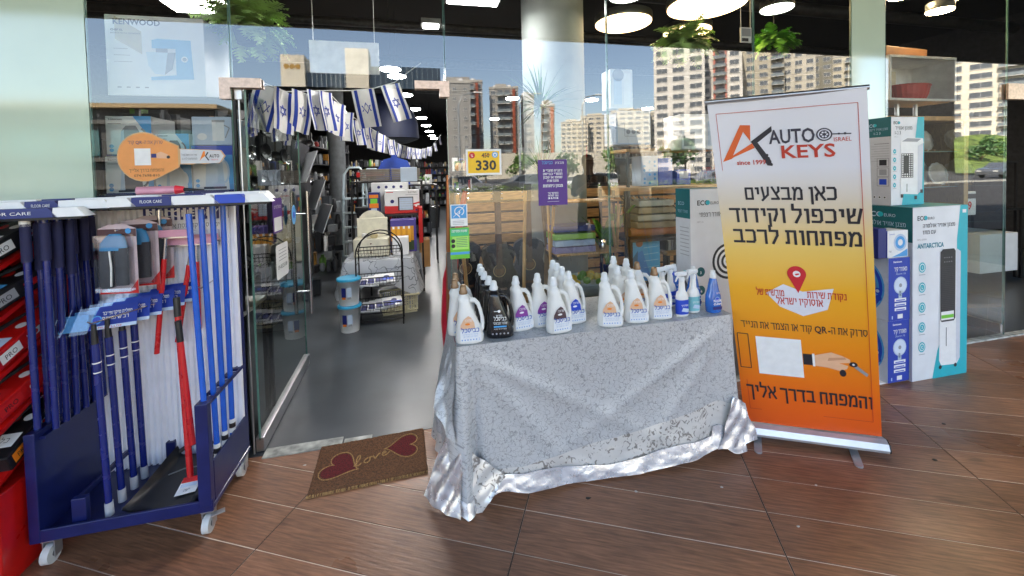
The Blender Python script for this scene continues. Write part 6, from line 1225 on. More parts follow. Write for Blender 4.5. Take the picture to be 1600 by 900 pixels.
bunting([(-.60, 3.3, 2.11), (-.63, 4.2, 2.12), (-.60, 5.0, 2.12), (-.55, 5.8, 2.13), (-.48, 7.0, 2.15), (-.37, 8.5, 2.16), (-.15, 10, 2.17), (.17, 12, 2.25), (.48, 13, 2.4), (.85, 14, 2.9)], 19, 'white cord of the long flag string running down the aisle', 'white and blue flag of the long string running down the aisle', 'flags of the long aisle string', 1)
# near group in the doorway: buckets, wire stand, clothed table, cartons, basket
def bucket(z, label):
    t = thing('paint_bucket', label, 'bucket', (-.685, 4.25, z), 0, 'two stacked white buckets with blue lids'); g = G(plw); g.lathe((0, 0, 0), [(.086, 0), (.104, .235), (.107, .235), (.107, .25)], 28); g.build('tub', t)
    g = G(M('aqua_lid', (30, 150, 190), .35)); g.lathe((0, 0, .25), [(.112, -.012), (.112, .006), (.104, .012), (.1, .008)], 28); g.build('lid', t)
    g = G(); T = [frame((.0986*sin(a), -.0986*cos(a), .04), (cos(a), sin(a), 0), (0, 0, 1), (sin(a), -cos(a), 0)) for a in (-.35, .15)]
    for k, T_ in enumerate(T): g.T = T_; g.R(-.022, .05, .022, .14, [navyp, pale][k], 8); g.R(-.018, .03, .018, .05, [orange, greyp][k], 8)
    g.build('label', t)
bucket(.0, 'lower white bucket of the stacked pair, on the floor'); bucket(.262, 'upper white bucket with aqua lid on top of the other one')
def wirestand():
    wm = M('black_wire', (20, 20, 22), .35, .4); x0, y0 = -.40, 4.28; t = thing('wire_stand', 'arched black wire stand with three baskets just inside the doorway', 'wire stand', (x0, y0, 0)); W, Hh = .22, .94
    for dy in (0, .22):
        pts = [(-W, dy, 0), (-W, dy, Hh-.22)]+[(W*-cos(a), dy, Hh-.22+.22*sin(a)) for a in [radians(15*k) for k in range(1, 12)]]+[(W, dy, Hh-.22), (W, dy, 0)]
        g = G(wm); g.tube(pts, .007, 8); g.build('frame', t)
    g = G(wm); [g.tube([(s*W, 0, z), (s*W, .22, z)], .005, 6) for s in (-1, 1) for z in (.06, .62)]; g.tube([(-W, 0, .06), (W, 0, .06)], .005, 6); g.tube([(-W, .22, .06), (W, .22, .06)], .005, 6); g.build('brace', t)
    for z in (.14, .40, .68):
        g = G(wm); n = 13
        rim = [(-W+.01, 0, z+.09), (W-.01, 0, z+.09), (W-.01, .21, z+.09), (-W+.01, .21, z+.09)]; g.tube(rim, .005, 6, closed=True)
        for k in range(n): q = -W+.02+(2*W-.04)*k/(n-1); d = .085*(1-(q/W)**2)**.5; g.tube([(q, 0, z+.09), (q, .01, z+.09-d), (q, .2, z+.09-d), (q, .21, z+.09)], .0022, 4, False)
        for k in range(3): e = .03*(k+1); g.tube([(-W*(1-(e/.09)**2*.3), -.001, z+.09-e*.9), (0, -.001, z+.085-e), (W*(1-(e/.09)**2*.3), -.001, z+.09-e*.9)], .0022, 4, False)
        g.build('basket', t)
    return x0, y0
sx_, sy_ = wirestand()
for i, (z, n) in enumerate(((.17, 4), (.43, 3))):
    for k in range(n):
        t = thing('flat_package', ['blue and white flat package lying in the lower wire basket', 'blue and white flat package lying in the middle wire basket'][i], 'package', (sx_-.10+.07*k, sy_+.10, z+.012*k), .1*k-.1, 'flat packages in the wire baskets'); g = G(paper); g.T = Matrix.Rotation(.25, 4, 'X'); g.box((0, 0, .0), (.20, .18, .018), bev=.004); g.build('pack', t); g = G(); g.T = Matrix.Rotation(.25, 4, 'X') @ Matrix.Translation((0, 0, .0095)); g.R(-.09, -.08, .02, .02, navyp, 1); g.R(-.02, -.05, .09, .0, blu, 2); g.C(.02, .02, .03, navyp, 3, n=8); g.build('print', t)
marble = M('marbled_cloth', (164, 170, 176), .5, .1, var=.03)
def marb():
    n = marble.node_tree.nodes; l = marble.node_tree.links; b = n['Principled BSDF']; vo = n.new('ShaderNodeTexVoronoi'); vo.feature = 'DISTANCE_TO_EDGE'; vo.inputs['Scale'].default_value = 7; tc = n['Texture Coordinate']; nz = n.new('ShaderNodeTexNoise'); nz.inputs['Scale'].default_value = 6
    ad = n.new('ShaderNodeMix'); ad.data_type = 'VECTOR'; ad.inputs[0].default_value = .25; l.new(tc.outputs['Object'], nz.inputs['Vector']); l.new(tc.outputs['Object'], ad.inputs[4]); l.new(nz.outputs['Color'], ad.inputs[5]); l.new(ad.outputs[1], vo.inputs['Vector'])
    mr = n.new('ShaderNodeMapRange'); mr.inputs[2].default_value = .03; l.new(vo.outputs['Distance'], mr.inputs[0]); mx = n.new('ShaderNodeMix'); mx.data_type = 'RGBA'; l.new(mr.outputs[0], mx.inputs[0]); mx.inputs[6].default_value = (*lin((70, 74, 80)), 1); mx.inputs[7].default_value = (*lin((176, 182, 190)), 1); l.new(mx.outputs[2], b.inputs['Base Color'])
marb()
t = thing('clothed_table', 'small square table under a grey marbled cloth behind the wire stand', 'table', (-.44, 5.0, 0))
g = G(white); g.b2((-.36, -.30, .56), (.36, .30, .585)); g.build('tabletop', t)
for a in (-1, 1):
    for b in (-1, 1): g = G(alu); g.cyl((a*.32, b*.26, 0), (a*.32, b*.26, .56), .012); g.build('leg', t)
t2 = thing('marbled_tablecloth', 'grey cloth with dark marbled veins over the small table', 'tablecloth', (-.44, 5.0, 0)); g = G(marble)
def mc(u, v):
    a = 2*pi*u; R = .5; q = v*1.0; sq = max(abs(cos(a)), abs(sin(a))); rx, ry = cos(a)/sq*.37, sin(a)/sq*.31
    if q < .45: k = q/.45; return (rx*k, ry*k, .592)
    k = (q-.45)/.55; dr = .38+.10*cos(4*a)*-1; f = 1+k*.22+.07*k*sin(a*9); z = .592-k*(.30-.10*cos(4*a)); return (rx*f, ry*f, z)
g.grid(mc, 96, 30); g.build('cloth', t2)
def desktop(x, y, z):
    t = thing('mini_drawers', 'cream mini chest with two drawers and rounded top on the marbled table', 'chest', (x, y, z)); cm = M('cream_paint', (216, 212, 192), .45)
    g = G(cm); g.b2((-.20, -.11, 0), (.18, .12, .20), .004); g.b2((-.18, .09, .201), (.16, .12, .42), .004); g.build('body', t)
    g = G(cm); g.T = front(-.01, .119, .38); g.P([(.15*cos(radians(i*10)), .13*sin(radians(i*10))) for i in range(19)], cm, 1); g.extr([(.15*cos(radians(i*10)), .13*sin(radians(i*10))) for i in range(19)], .02); g.build('rounded_back', t)
    for k in range(2): g = G(cm); g.b2((-.185, -.122, .012+.095*k), (.165, -.1105, .10+.095*k), .003); d = g.build('drawer', t); g = G(darkwood); g.cyl((-.01, -.122, .055+.095*k), (-.01, -.136, .055+.095*k), .008, n=10); g.build('knob', d)
desktop(-.52, 4.95, .60)
g = G(stockm[9]); g.lathe((0, 0, 0), [(.02, 0), (.035, .03), (.03, .06)], 12); g.build('small_cup', None, 'tiny pale cup on the cream mini chest', 'cup', loc=(-.60, 4.90, .80)); g = G(M('tan_cloth', (196, 182, 140), .6)); g.box((0, 0, .03), (.08, .06, .06), bev=.02); g.build('small_pouch', None, 'tan pouch on the cream mini chest', 'pouch', loc=(-.50, 4.90, .80))
carton('wine_box', 'carton with a photograph of amber bottles right of the cream chest', -.33, -.03, 5.05, 5.25, .595, .98, flat('violet_box', (70, 60, 140)), lambda g, w, h: (g.R(w*.02, h*.05, w*.9, h*.8, flat('amber', (206, 140, 40)), 1), g.R(w*.02, h*.05, w*.9, h*.35, M('dark_green', (50, 70, 40), .5), 2), [g.R(w*(.06+.2*i), h*.3, w*(.18+.2*i), h*.72, flat('amber2', (230, 170, 50)), 3) for i in range(4)], [g.R(w*(.08+.2*i), h*.72, w*(.16+.2*i), h*.80, paper, 3) for i in range(4)]))
carton('white_card_box', 'plain white open carton in front of the amber bottle carton', -.30, -.12, 4.85, 5.0, .595, .80, card)
def redbox(g, w, h): g.R(0, 0, w, h*.32, redp, 1); g.L([(0, h*.3), (w*.5, h*.26), (w, h*.45)], .02, redp, 2); g.R(w*.38, h*.12, w*.82, h*.70, ink, 3); g.R(w*.42, h*.14, w*.80, h*.66, pale, 4); [g.R(w*.42, h*(.2+.1*i), w*.8, h*(.21+.1*i), greyp, 5) for i in range(5)]; g.C(w*.22, h*.52, w*.055, navyp, 3); g.txt('ELECTRIC', w*.8, h*.86, .022, ink, 3, w=w*.25); g.R(w*.6, h*.78, w*.95, h*.80, greyp, 3); g.R(w*.05, h*.9, w*.25, h*.93, redp, 3); g.C(w*.9, h*.3, w*.03, paper, 6); g.C(w*.9, h*.12, w*.03, navyp, 6)
carton('grill_box', 'red and white carton picturing an electric grill, above the amber one', -.42, .02, 5.5, 5.7, 1.02, 1.32, card, redbox)
shelf('display_table', 'dark stand carrying the red and white carton', -.62, .06, 5.4, 5.95, 1.015, black)
carton('orange_box', 'narrow blue carton with orange top left of the red and white one', -.62, -.48, 5.5, 5.65, 1.018, 1.30, navyp, lambda g, w, h: (g.R(w*.1, h*.75, w*.9, h*.9, orange, 1), g.R(w*.1, h*.3, w*.9, h*.5, orange, 1), g.R(w*.25, h*.02, w*.75, h*.28, pale, 2), g.R(w*.2, h*.5, w*.8, h*.72, green, 1)))
carton('white_blue_box', 'white carton with purple dots behind the narrow orange one', -.60, -.12, 5.72, 5.9, 1.018, 1.42, card, lambda g, w, h: [g.C(w*(.2+.2*i), h*.85, .02, navyp, 1, n=10) for i in range(4)])
carton('glass_box', 'clear plastic box of drinking glasses behind the red and white carton', -.22, .0, 5.75, 5.92, 1.33+.095, 1.62, pale)
carton('grill_box', 'red carton edge standing right behind the amber bottle carton', .0, .05, 5.3, 5.6, .65, 1.10, redp)
def basket(x, y, label):
    t = thing('laundry_basket', label, 'basket', (x, y, 0), .15); cm = M('cream_plastic', (214, 208, 176), .45); w, d, h = .36, .24, .20
    for k in range(20):
        for s in (-1, 1): q = -w/2+w*k/19; g = None
    g = G(cm)
    for s in (-1, 1):
        for k in range(14): q = -w/2+.01+(w-.02)*k/13; g.box((q*1.0, s*d/2*1.03, h*.5), (.011, .006, h*.8))
        for k in range(9): q = -d/2+.01+(d-.02)*k/8; g.box((s*w/2*1.03, q, h*.5), (.006, .011, h*.8))
        for z in (.03, .08, .13): g.b2((-w/2, s*d/2*1.03-.004, z), (w/2, s*d/2*1.03+.004, z+.01)); g.b2((s*w/2*1.03-.004, -d/2, z), (s*w/2*1.03+.004, d/2, z+.01))
    g.build('lattice', t); g = G(cm); g.b2((-w/2, -d/2, 0), (w/2, d/2, .012)); g.build('bottom', t); g = G(cm); g.tube([(-w/2-.02, -d/2-.02, h), (w/2+.02, -d/2-.02, h), (w/2+.02, d/2+.02, h), (-w/2-.02, d/2+.02, h)], .012, 8, closed=True); g.build('rim', t)
basket(-.24, 4.72, 'cream slotted laundry basket on the floor right of the wire stand')
g = G(M('draped_grey', (120, 126, 134), .6)); g.grid(lambda u, v: (.08*u+.03*v, .05*sin(u*6)*v, .58-.42*v), 10, 10); g.build('hanging_cloth', None, 'grey cloth hanging off the right side of the marbled table', 'cloth', loc=(-.06, 5.0, 0))
carton('carton', 'brown cardboard carton leaning right behind the marbled table', .0, .14, 5.7, 6.0, .25, .62, M('kraft', (176, 136, 90), .7), None)
# middle distance: counter with blue rounded chair back, plants, bin, stack
for i in range(12):
    g = G(M('grey_tile', (126, 120, 112), .5)); g.box((0, 0, .014), (.42, .3, .026), bev=.003); g.build('tray_stack', None, 'flat grey tray in the two stacks behind the boxes', 'tray', 'grey trays stacked in two piles', loc=(-.62+.45*(i % 2), 6.6, 1.44+.03*(i//2)))
shelf('display_table', 'dark table under the grey tray stacks', -.95, .08, 6.3, 6.95, 1.435, black)
t = thing('blue_chair', 'blue rounded plastic chair back behind the tray stacks', 'chair', (-.42, 8.2, 0)); g = G(M('chair_blue', (24, 70, 170), .35)); g.T = front(0, 0, 0); g.extr([(-.35, 1.3), (-.33, 1.6), (-.2, 1.82), (-.06, 1.86), (-.05, 1.98), (.05, 1.98), (.06, 1.86), (.25, 1.80), (.33, 1.6), (.35, 1.3)], .03); g.build('back', t)
for s in (-.3, .3): g = G(alu); g.cyl((s, 0, 0), (s, 0, 1.3), .015); g.build('leg', t)
carton('red_tray', 'bright red tray left of the blue chair back', -.98, -.55, 7.2, 7.5, 1.5, 1.58, redp); shelf('display_table', 'dark stand under the red tray', -1.05, -.5, 7.1, 7.6, 1.495, black)
for i, x in enumerate((.02, .10, .18)): potplant('small_plant', 'small green plant in a white pot, one of three in a row', x, 7.2, 1.36, .10, white, 18, leafg, 20+i, .8, group='three small potted plants in a row', potr=.03, poth=.05)
shelf('display_table', 'dark shelf carrying the three small potted plants', -.15, .32, 7.05, 7.4, 1.355, black)
for i in range(2): carton('framed_card', ['left of two small white framed cards', 'right of two small white framed cards'][i], -.12+.25*i, .0+.25*i, 7.3, 7.31, 1.36, 1.52, card)
t = thing('bin', 'dark cylindrical bin standing on the grey aisle floor', 'bin', (.42, 12.0, 0)); g = G(M('bin_dark', (60, 64, 68), .4)); g.lathe((0, 0, 0), [(.16, 0), (.20, .6)], 24); g.build('tub', t); g = G(chrome); g.lathe((0, 0, .6), [(.205, 0), (.205, .02), (.18, .04)], 24); g.build('rim', t)
t = thing('hanging_canopy_prop', 'large dark blue fabric dome hanging under the ceiling deep inside', 'fabric dome', (-.55, 9.0, 2.3)); g = G(M('dome_blue', (12, 24, 54), .6)); g.lathe((0, 0, 0), [(.62, 0), (.60, .3), (.5, .6), (.25, .9), (.05, .95)], 30, 1.0, .6); g.build('dome', t); g = G(M('dome_grey', (70, 76, 84), .5)); g.lathe((0, 0, 0), [(.60, -.02), (.4, -.10), (.08, -.14)], 30, 1, .6); g.build('lower_lining', t)
# stools/grey lump
t = thing('grey_pedestal', 'dark grey turned pedestal left of the cream chest', 'pedestal', (-.70, 6.05, 0)); g = G(M('dark_ped', (56, 58, 62), .5)); g.lathe((0, 0, 0), [(.2, 0), (.22, .05), (.09, .15), (.08, .4), (.14, .5), (.10, .55), (.09, .95), (.16, 1.02), (.16, 1.08)], 24); g.build('shaft', t)
stock((-1.55, 5.6, 0), .5, .5, [.02, .3, .62], 51, .22, label='dark small goods piled left inside the door', dark=.85)
# ---------------------------------------------------------------- the street behind the camera, mirrored by the glass
def tower(label, x, y, W, D, H, wallc, cols_, storeys, rz=None, balc=(), accent=None, base=0, winh=.5, wind=1.0, name='apartment_tower', group='apartment towers across the street', strip=None):
    if rz is None: rz = atan2(x, -y)
    t = thing(name, label, 'tower', (x, y, base), rz, group); wm = M('wall_%d_%d_%d' % wallc, wallc, .8, var=.05, scale=.2, bump=0)
    g = G(wm); g.b2((-W/2, -D, 0), (W/2, 0, H)); g.b2((-W*.3, -D*.7, H), (W*.1, -D*.3, H+2.6)); g.build('wall', t)
    g = G(M('parapet', (176, 172, 164), .8)); g.b2((-W/2-.15, -D-.1, H+.002), (W/2+.15, .15, H+.7)); g.build('parapet', t)
    sh = H/storeys; cw = W/cols_; wl = M('window_dark', (92, 98, 104), .2, var=.1); fr_ = M('window_frame', (206, 204, 198), .6); bm = None; wmsh = None
    for r in range(storeys):
        for c in range(cols_):
            X = -W/2+cw*(c+.5); Z = sh*(r+.25)
            if c in balc:
                if bm is None:
                    g = G(M('balcony_white', (190, 188, 182), .7)); g.b2((-cw*.46, 0, -.1), (cw*.46, 1.3, .08)); g.m(M('balcony_rail', (120, 130, 134), .3)); g.b2((-cw*.45, 1.22, .08), (cw*.45, 1.28, 1.0)); g.b2((-cw*.45, .02, .08), (-cw*.43, 1.2, 1.0)); g.b2((cw*.43, .02, .08), (cw*.45, 1.2, 1.0)); g.m(wl); g.b2((-cw*.34, .004, .081), (cw*.34, .03, 2.1)); bm = g.build('balcony', t, loc=(X, 0, sh*r+.3))
                else: o = bm.copy(); COL.objects.link(o); o.parent = t; o.location = (X, 0, sh*r+.3)
            elif wmsh is None:
                g = G(fr_); a = cw*.30*wind; h_ = sh*winh; g.b2((-a-.08, .0, -.08), (a+.08, .05, h_+.08)); g.m(wl); g.b2((-a, .045, 0), (a, .06, h_)); g.m(fr_); g.b2((-.04, .06, 0), (.04, .075, h_)); g.b2((-a-.15, .0, -.16), (a+.15, .18, -.081)); wmsh = g.build('window', t, loc=(X, 0, Z))
            else: o = wmsh.copy(); COL.objects.link(o); o.parent = t; o.location = (X, 0, Z)
    if accent:
        am = M('accent_%d' % accent[0][0], accent[0], .7)
        for a, b in accent[1:]: g = G(am); g.b2((-W/2+W*a, .012, 0), (-W/2+W*b, .9, H-.5)); g.build('accent_pier', t)
    for q in range(3): g = G(M('tank_white', (206, 206, 206), .6)); g.lathe((-W*.3+q*W*.25, -D*.4, H+.7), [(.7, 0), (.7, 1.6), (.1, 1.8)], 12); g.build('water_tank', t)
    return t
K = 140/60
def PX(x60, Yv=140, h=0): return x60*Yv/60
# virtual x at 60 m -> real position mirrored in the facade plane
def at(x, Yv): return (x, 2*FY-Yv)
rust = (142, 66, 40)
tower('grey tower with rust-red piers and stacked balconies, left of the pair', PX(7.4), 2*FY-140, 10.5, 14, 33, (140, 136, 132), 4, 11, balc=(1, 2), accent=(rust, (.78, .86)))  # grey walls of this tower and its twin also stand in for shade
tower('grey tower with rust-red pier right of its near twin', PX(13.1), 2*FY-142, 10.2, 14, 31.5, (150, 146, 140), 4, 11, balc=(1, 2), accent=(rust, (.80, .90)))
tower('plain pale tower with small dark windows beside the twin grey towers', PX(17.0), 2*FY-144, 4.6, 12, 29, (166, 162, 156), 1, 10, winh=.35)
tower('narrow tower with an orange pier and green balconies', PX(18.0), 2*FY-128, 4.4, 10, 23, (150, 140, 128), 2, 8, balc=(0,), accent=((178, 96, 44), (.7, .95)))
tower('grey block with tiny windows behind the door edge', PX(4.8), 2*FY-120, 9, 12, 28, (150, 148, 144), 3, 10, winh=.3, wind=.5)
cream = (202, 194, 176)
for i, (x, w_, h_, lb) in enumerate(((150/60*24.0, 14, 24, 'distant beige tower, leftmost of the far cluster'), (150/60*28, 18, 27, 'distant beige tower second in the far cluster'), (150/60*33.5, 20, 30, 'broad distant beige tower in the middle of the far cluster'), (150/60*39, 18, 29, 'distant beige tower at the right end of the far cluster'))):
    tower(lb, x*1.75, 2*FY-262, w_*1.3, 20, h_*1.45, cream, 5, 12, group='far beige towers on the horizon', winh=.4)
wht = (214, 210, 202)
tower('tall sunlit white tower left of the banner top', 92.0, 2*FY-130, 17, 16, 48.5, wht, 3, 15, wind=1.1)
tower('sunlit white tower with a coral central bay', 110.0, 2*FY-131, 15, 16, 48.2, wht, 3, 15, balc=(1,), accent=((196, 120, 104), (.36, .40), (.62, .66)))
gb = (178, 170, 152)
tower('grey-beige tower behind the banner top with dark window strips', 128.5, 2*FY-133, 17, 16, 48, gb, 4, 15, balc=(3,))
tower('beige tower right of the grey-beige one, windows in pairs', 146, 2*FY-134, 15, 16, 47, (190, 184, 170), 4, 15)
tower('dark olive-grey tower squeezed between two beige ones', 160, 2*FY-136, 11, 16, 46, (130, 126, 112), 3, 15)
tower('beige tower with rounded balconies next to the mint strip', 172.5, 2*FY-137, 13, 16, 46.5, (200, 192, 172), 3, 15, balc=(2,))
tower('sunlit white tower with large shuttered windows in the right window', 168, 2*FY-90, 19, 16, 34.8, (222, 214, 194), 3, 12, balc=(2,), winh=.55, wind=1.2)
tower('white and grey tower cut by the right edge', 192, 2*FY-92, 15, 16, 34, (206, 204, 198), 3, 12, balc=(0,))
tower('tower coloured near-black for its shaded face, standing left of the sunlit tower mirrored in the right window', 95.5, 2*FY-60, 9.2, 6, 40, (14, 14, 14), 1, 1, winh=.01, wind=.1)  # near-black wall colour stands in for a face in shade
# civic building with dark glass and pale pylons
def mall():
    t = thing('shopping_centre', 'low pale shopping centre with dark glass bands and tall pylons', 'building', (-7, 2*FY-60, 0)); pw = M('pale_stone', (214, 206, 188), .8, var=.05, scale=.3); dg = M('dark_curtain_glass', (50, 66, 80), .12, .2, var=.08, scale=.5)
    g = G(pw); g.b2((-14, -14, 0), (11, 0, 13.2)); g.build('wall', t)
    for x0, x1, z0, z1, m_ in ((-9.8, -6.9, 0, 17.6, pw), (-1.9, 1.0, 0, 18.8, pw), (-13.5, -9.9, 0, 12.5, pw)): g = G(m_); g.b2((x0, -2, z0), (x1, 1.2, z1)); g.build('pylon', t)
    g = G(dg); g.b2((1.1, -8, 13.3), (10.6, .8, 16.6)); g.build('glass_band', t); g = G(dg); g.b2((-6.8, -1, 3), (-2.0, .6, 15.6)); g.build('glass_band', t)
    for i in range(9):
        g = G(M('mullion', (150, 160, 166), .4)); g.b2((-6.8+.58*i, .6, 3), (-6.72+.58*i, .68, 15.6)); g.build('mullion', t)
    for i in range(14): g = G(M('mullion')); g.b2((1.1+.7*i, .8, 13.3), (1.16+.7*i, .86, 16.6)); g.build('mullion', t)
    for i in range(5): g = G(M('pale_panel', (190, 198, 196), .5)); g.b2((-6.5+1.0*i, .61, 12.2), (-5.8+1.0*i, .7, 13.4)); g.build('panel', t)
    for i in range(4): g = G(M('window_dark')); g.b2((2+2.2*i, .02, 9.5), (3.2+2.2*i, .1, 11)); g.build('window', t)
    g = G(M('gold_letters', (170, 130, 50), .4)); g.T = frame((-7.1, 1.22, 15.6), (-1, 0, 0), (0, 0, 1), (0, 1, 0)); [g.C(.6+.7*i, .5, .35, g.mats[0], 5, n=8) for i in range(3)]; g.build('wall_emblem', t)
mall()
def lowb():
    t = thing('low_building', 'nearby low dark building with pale roof edge and ribbon windows', 'building', (-19, 2*FY-25, 0)); g = G(M('grey_render', (66, 65, 63), .8, var=.06, scale=.4)); g.b2((-16, -12, 0), (8.6, 0, 5.3)); g.build('wall', t)
    g = G(M('tan_fascia', (170, 146, 108), .7)); g.b2((-16.2, -12.2, 5.302), (8.9, .5, 5.52)); g.build('roof_edge', t)
    for i in range(11): g = G(M('window_teal', (60, 100, 104), .1, var=.2, scale=1)); g.b2((-15+2.1*i, .002, 2.9), (-13.4+2.1*i, .06, 4.2)); g.build('window', t)
    for z in (1.2, 2.6, 4.5): g = G(M('ledge', (84, 82, 78), .8)); g.b2((-16.1, .01, z), (8.7, .25, z+.2)); g.build('ledge', t)
lowb()
g = G(M('white_wall', (206, 198, 180), .8)); g.b2((-28, 0, 0), (30, .4, 7)); g.build('podium_wall', None, 'long low pale podium wall under the twin towers', 'wall', loc=(40, 2*FY-110, 0))
g = G(M('white_wall')); g.b2((-60, 0, 0), (60, .4, 12)); g.build('podium_wall', None, 'far pale podium wall under the distant beige cluster', 'wall', loc=(150, 2*FY-240, 0))
# trees, lamp posts, cars
def tree(name, label, x, y, H, R_, seed, mat=leafd, group='trees along the street', n=420):
    random.seed(seed); t = thing(name, label, 'tree', (x, y, 0), 0, group); g = G(M('bark')); g.tube([(0, 0, 0), (.1, 0, H*.3), (.0, .1, H*.55)], [H*.03, H*.022, H*.012], 8)
    for i in range(5): a = i*1.26; g.tube([(.05, 0, H*.38), (cos(a)*R_*.4, sin(a)*R_*.4, H*.62), (cos(a)*R_*.7, sin(a)*R_*.7, H*.8)], [H*.012, H*.008, H*.003], 6)
    g.build('trunk', t); g = G(mat); cl = [(random.uniform(-.6, .6)*R_, random.uniform(-.6, .6)*R_, H*random.uniform(.5, .9), R_*random.uniform(.3, .5)) for _ in range(9)]
    for i in range(n):
        cx, cy_, cz, cr = cl[i % 9]; d = Vector((random.gauss(0, 1), random.gauss(0, 1), random.gauss(0, .8))).normalized()*cr*random.uniform(.5, 1.05); p = Vector((cx, cy_, cz))+d; a = Vector((random.gauss(0, 1), random.gauss(0, 1), random.gauss(0, 1))).normalized()*R_*.09; b = a.orthogonal().normalized()*R_*.07
        g.add([tuple(p-a), tuple(p+b), tuple(p+a), tuple(p-b)], [(0, 1, 2, 3)], False)
    g.build('crown', t)
tl = ['bushy street tree, nearest one mirrored left of the yellow price card', 'street tree beside the parked cars', 'street tree behind the white car', 'street tree at the right of the car row', 'round tree in front of the far cluster', 'street tree at the far right verge', 'dense tree on the verge in the right window', 'tall tree on the verge behind the far right window', 'round tree on the verge by the right tower', 'street tree in front of the shopping centre']
for i, (x, y, H, R_) in enumerate(((5, -26, 3.2, 1.4), (8.5, -28, 3.4, 1.5), (12, -27, 3.0, 1.4), (17, -28, 3.4, 1.6), (34, -42, 5.5, 3), (52, -38, 5, 3), (84, -40, 5, 2.6), (93, -42, 5, 2.6), (104, -46, 6, 3), (-2, -40, 5, 2.5))): tree('street_tree', tl[i], x, y, H, R_, 60+i, M('leaf_mid', (90, 122, 50), .6, var=.25, scale=2) if i % 2 else leafd)
def car(x, y, rz, m_, label):
    t = thing('parked_car', label, 'car', (x, y, 0), rz, 'cars parked across the street'); L = 4.4
    prof = [(-2.2, .35), (-2.18, .75), (-1.9, .88), (-1.45, .95), (-.95, 1.38), (.55, 1.42), (1.25, 1.0), (2.0, .85), (2.2, .62), (2.2, .32)]
    g = G(m_); n = len(prof)
    for (ya, yb, s) in ((-.86, .86, 1),): 
        vs = [(px, ya*(1 if pz < 1 else .82), pz) for px, pz in prof]+[(px, yb*(1 if pz < 1 else .82), pz) for px, pz in prof]
        g.add(vs, [list(range(n))[::-1], list(range(n, 2*n))]+[(i, (i+1) % n, n+(i+1) % n, n+i) for i in range(n)], False)
    g.build('body', t); gm = M('car_glass', (24, 30, 34), .05)
    for s in (-1, 1): g = G(gm); g.add([(-1.3, s*.862, .98), (-.88, s*.745, 1.34), (.50, s*.745, 1.38), (1.1, s*.862, 1.0)], [(0, 1, 2, 3)]); g.build('side_window', t)
    for px in (-1.35, 1.4):
        for s in (-1, 1): g = G(M('tyre', (24, 24, 24), .8)); g.cyl((px, s*.70, .32), (px, s*.885, .32), .32, n=20); w_ = g.build('wheel', t); g = G(alu); g.cyl((px, s*.886, .32), (px, s*.895, .32), .20, n=14); g.build('rim', w_)
    for s in (-1, 1): g = G(M('headlamp', (220, 220, 210), .2)); g.box((2.19, s*.6, .66), (.06, .3, .12)); g.build('headlight', t)
cm = [M('car_silver', (170, 172, 176), .25, .6, coat=.8), M('car_white', (220, 220, 220), .3, coat=.8), M('car_dark', (40, 44, 50), .25, coat=.8), M('car_grey', (104, 108, 114), .25, .4, coat=.8)]
cl_ = ['dark car parked leftmost in the mirrored row', 'silver car second in the mirrored row', 'grey car in the middle of the mirrored row', 'white car right of the yellow price card in the mirrored row', 'dark car right of the white one', 'silver car towards the right end of the row', 'white car at the right end of the row', 'dark blue-grey car mirrored in the far right window']
for i, x in enumerate((-2, 2.6, 7.4, 12.4, 17.2, 22, 27, 53)): car(x, -21.5-(i % 2)*.3, [0, pi][i % 2], cm[[2, 0, 3, 1, 2, 0, 1, 3][i]], cl_[i])
for i, x in enumerate((3.0, 7.5, 12.5)):
    t = thing('street_lamp', ['street lamp mirrored left of the price card', 'street lamp mirrored right of the price card', 'street lamp mirrored by the purple poster'][i], 'street lamp', (x, -24.6, 0), 0, 'street lamps by the parked cars'); g = G(M('lamp_steel', (150, 154, 156), .4, .5)); g.tube([(0, 0, 0), (0, 0, 6.5), (.3, 0, 7.2), (1.2, 0, 7.4)], [.08, .06, .05, .04], 8); g.build('pole', t); g = G(white); g.box((1.4, 0, 7.4), (.6, .2, .1), bev=.03); g.build('lamp_head', t)
g = G(M('planter_stone', (176, 160, 130), .8, bump=.2)); g.b2((-12, 0, 0), (14, .6, .55)); g.build('planter_wall', None, 'long low tan planter wall between forecourt and road', 'wall', loc=(6, -16.6, 0))
g = G(M('hedge_green', (84, 108, 44), .7, var=.3)); random.seed(4)
for i in range(1500): p = Vector((random.uniform(-11.5, 13.5), random.uniform(.05, .55), random.uniform(.5, .85))); a = Vector((random.gauss(0, 1), random.gauss(0, 1), random.gauss(0, 1))).normalized()*.08; b = a.orthogonal()*.8; g.add([tuple(p-a), tuple(p+b), tuple(p+a)], [(0, 1, 2)], False)
g.build('planting', None, 'low green planting along the planter wall', 'planting', kind='stuff', loc=(6, -16.6, 0))
# grassy bank on the right
g = G(M('grass_bank', (96, 116, 52), .9, var=.3, scale=.8, bump=.4)); g.grid(lambda u, v: (61+38*v+70*u, -30-22*v, .2+6*v*v+.6*sin(u*14)*v), 30, 8); g.build('grass_bank', kind='structure')
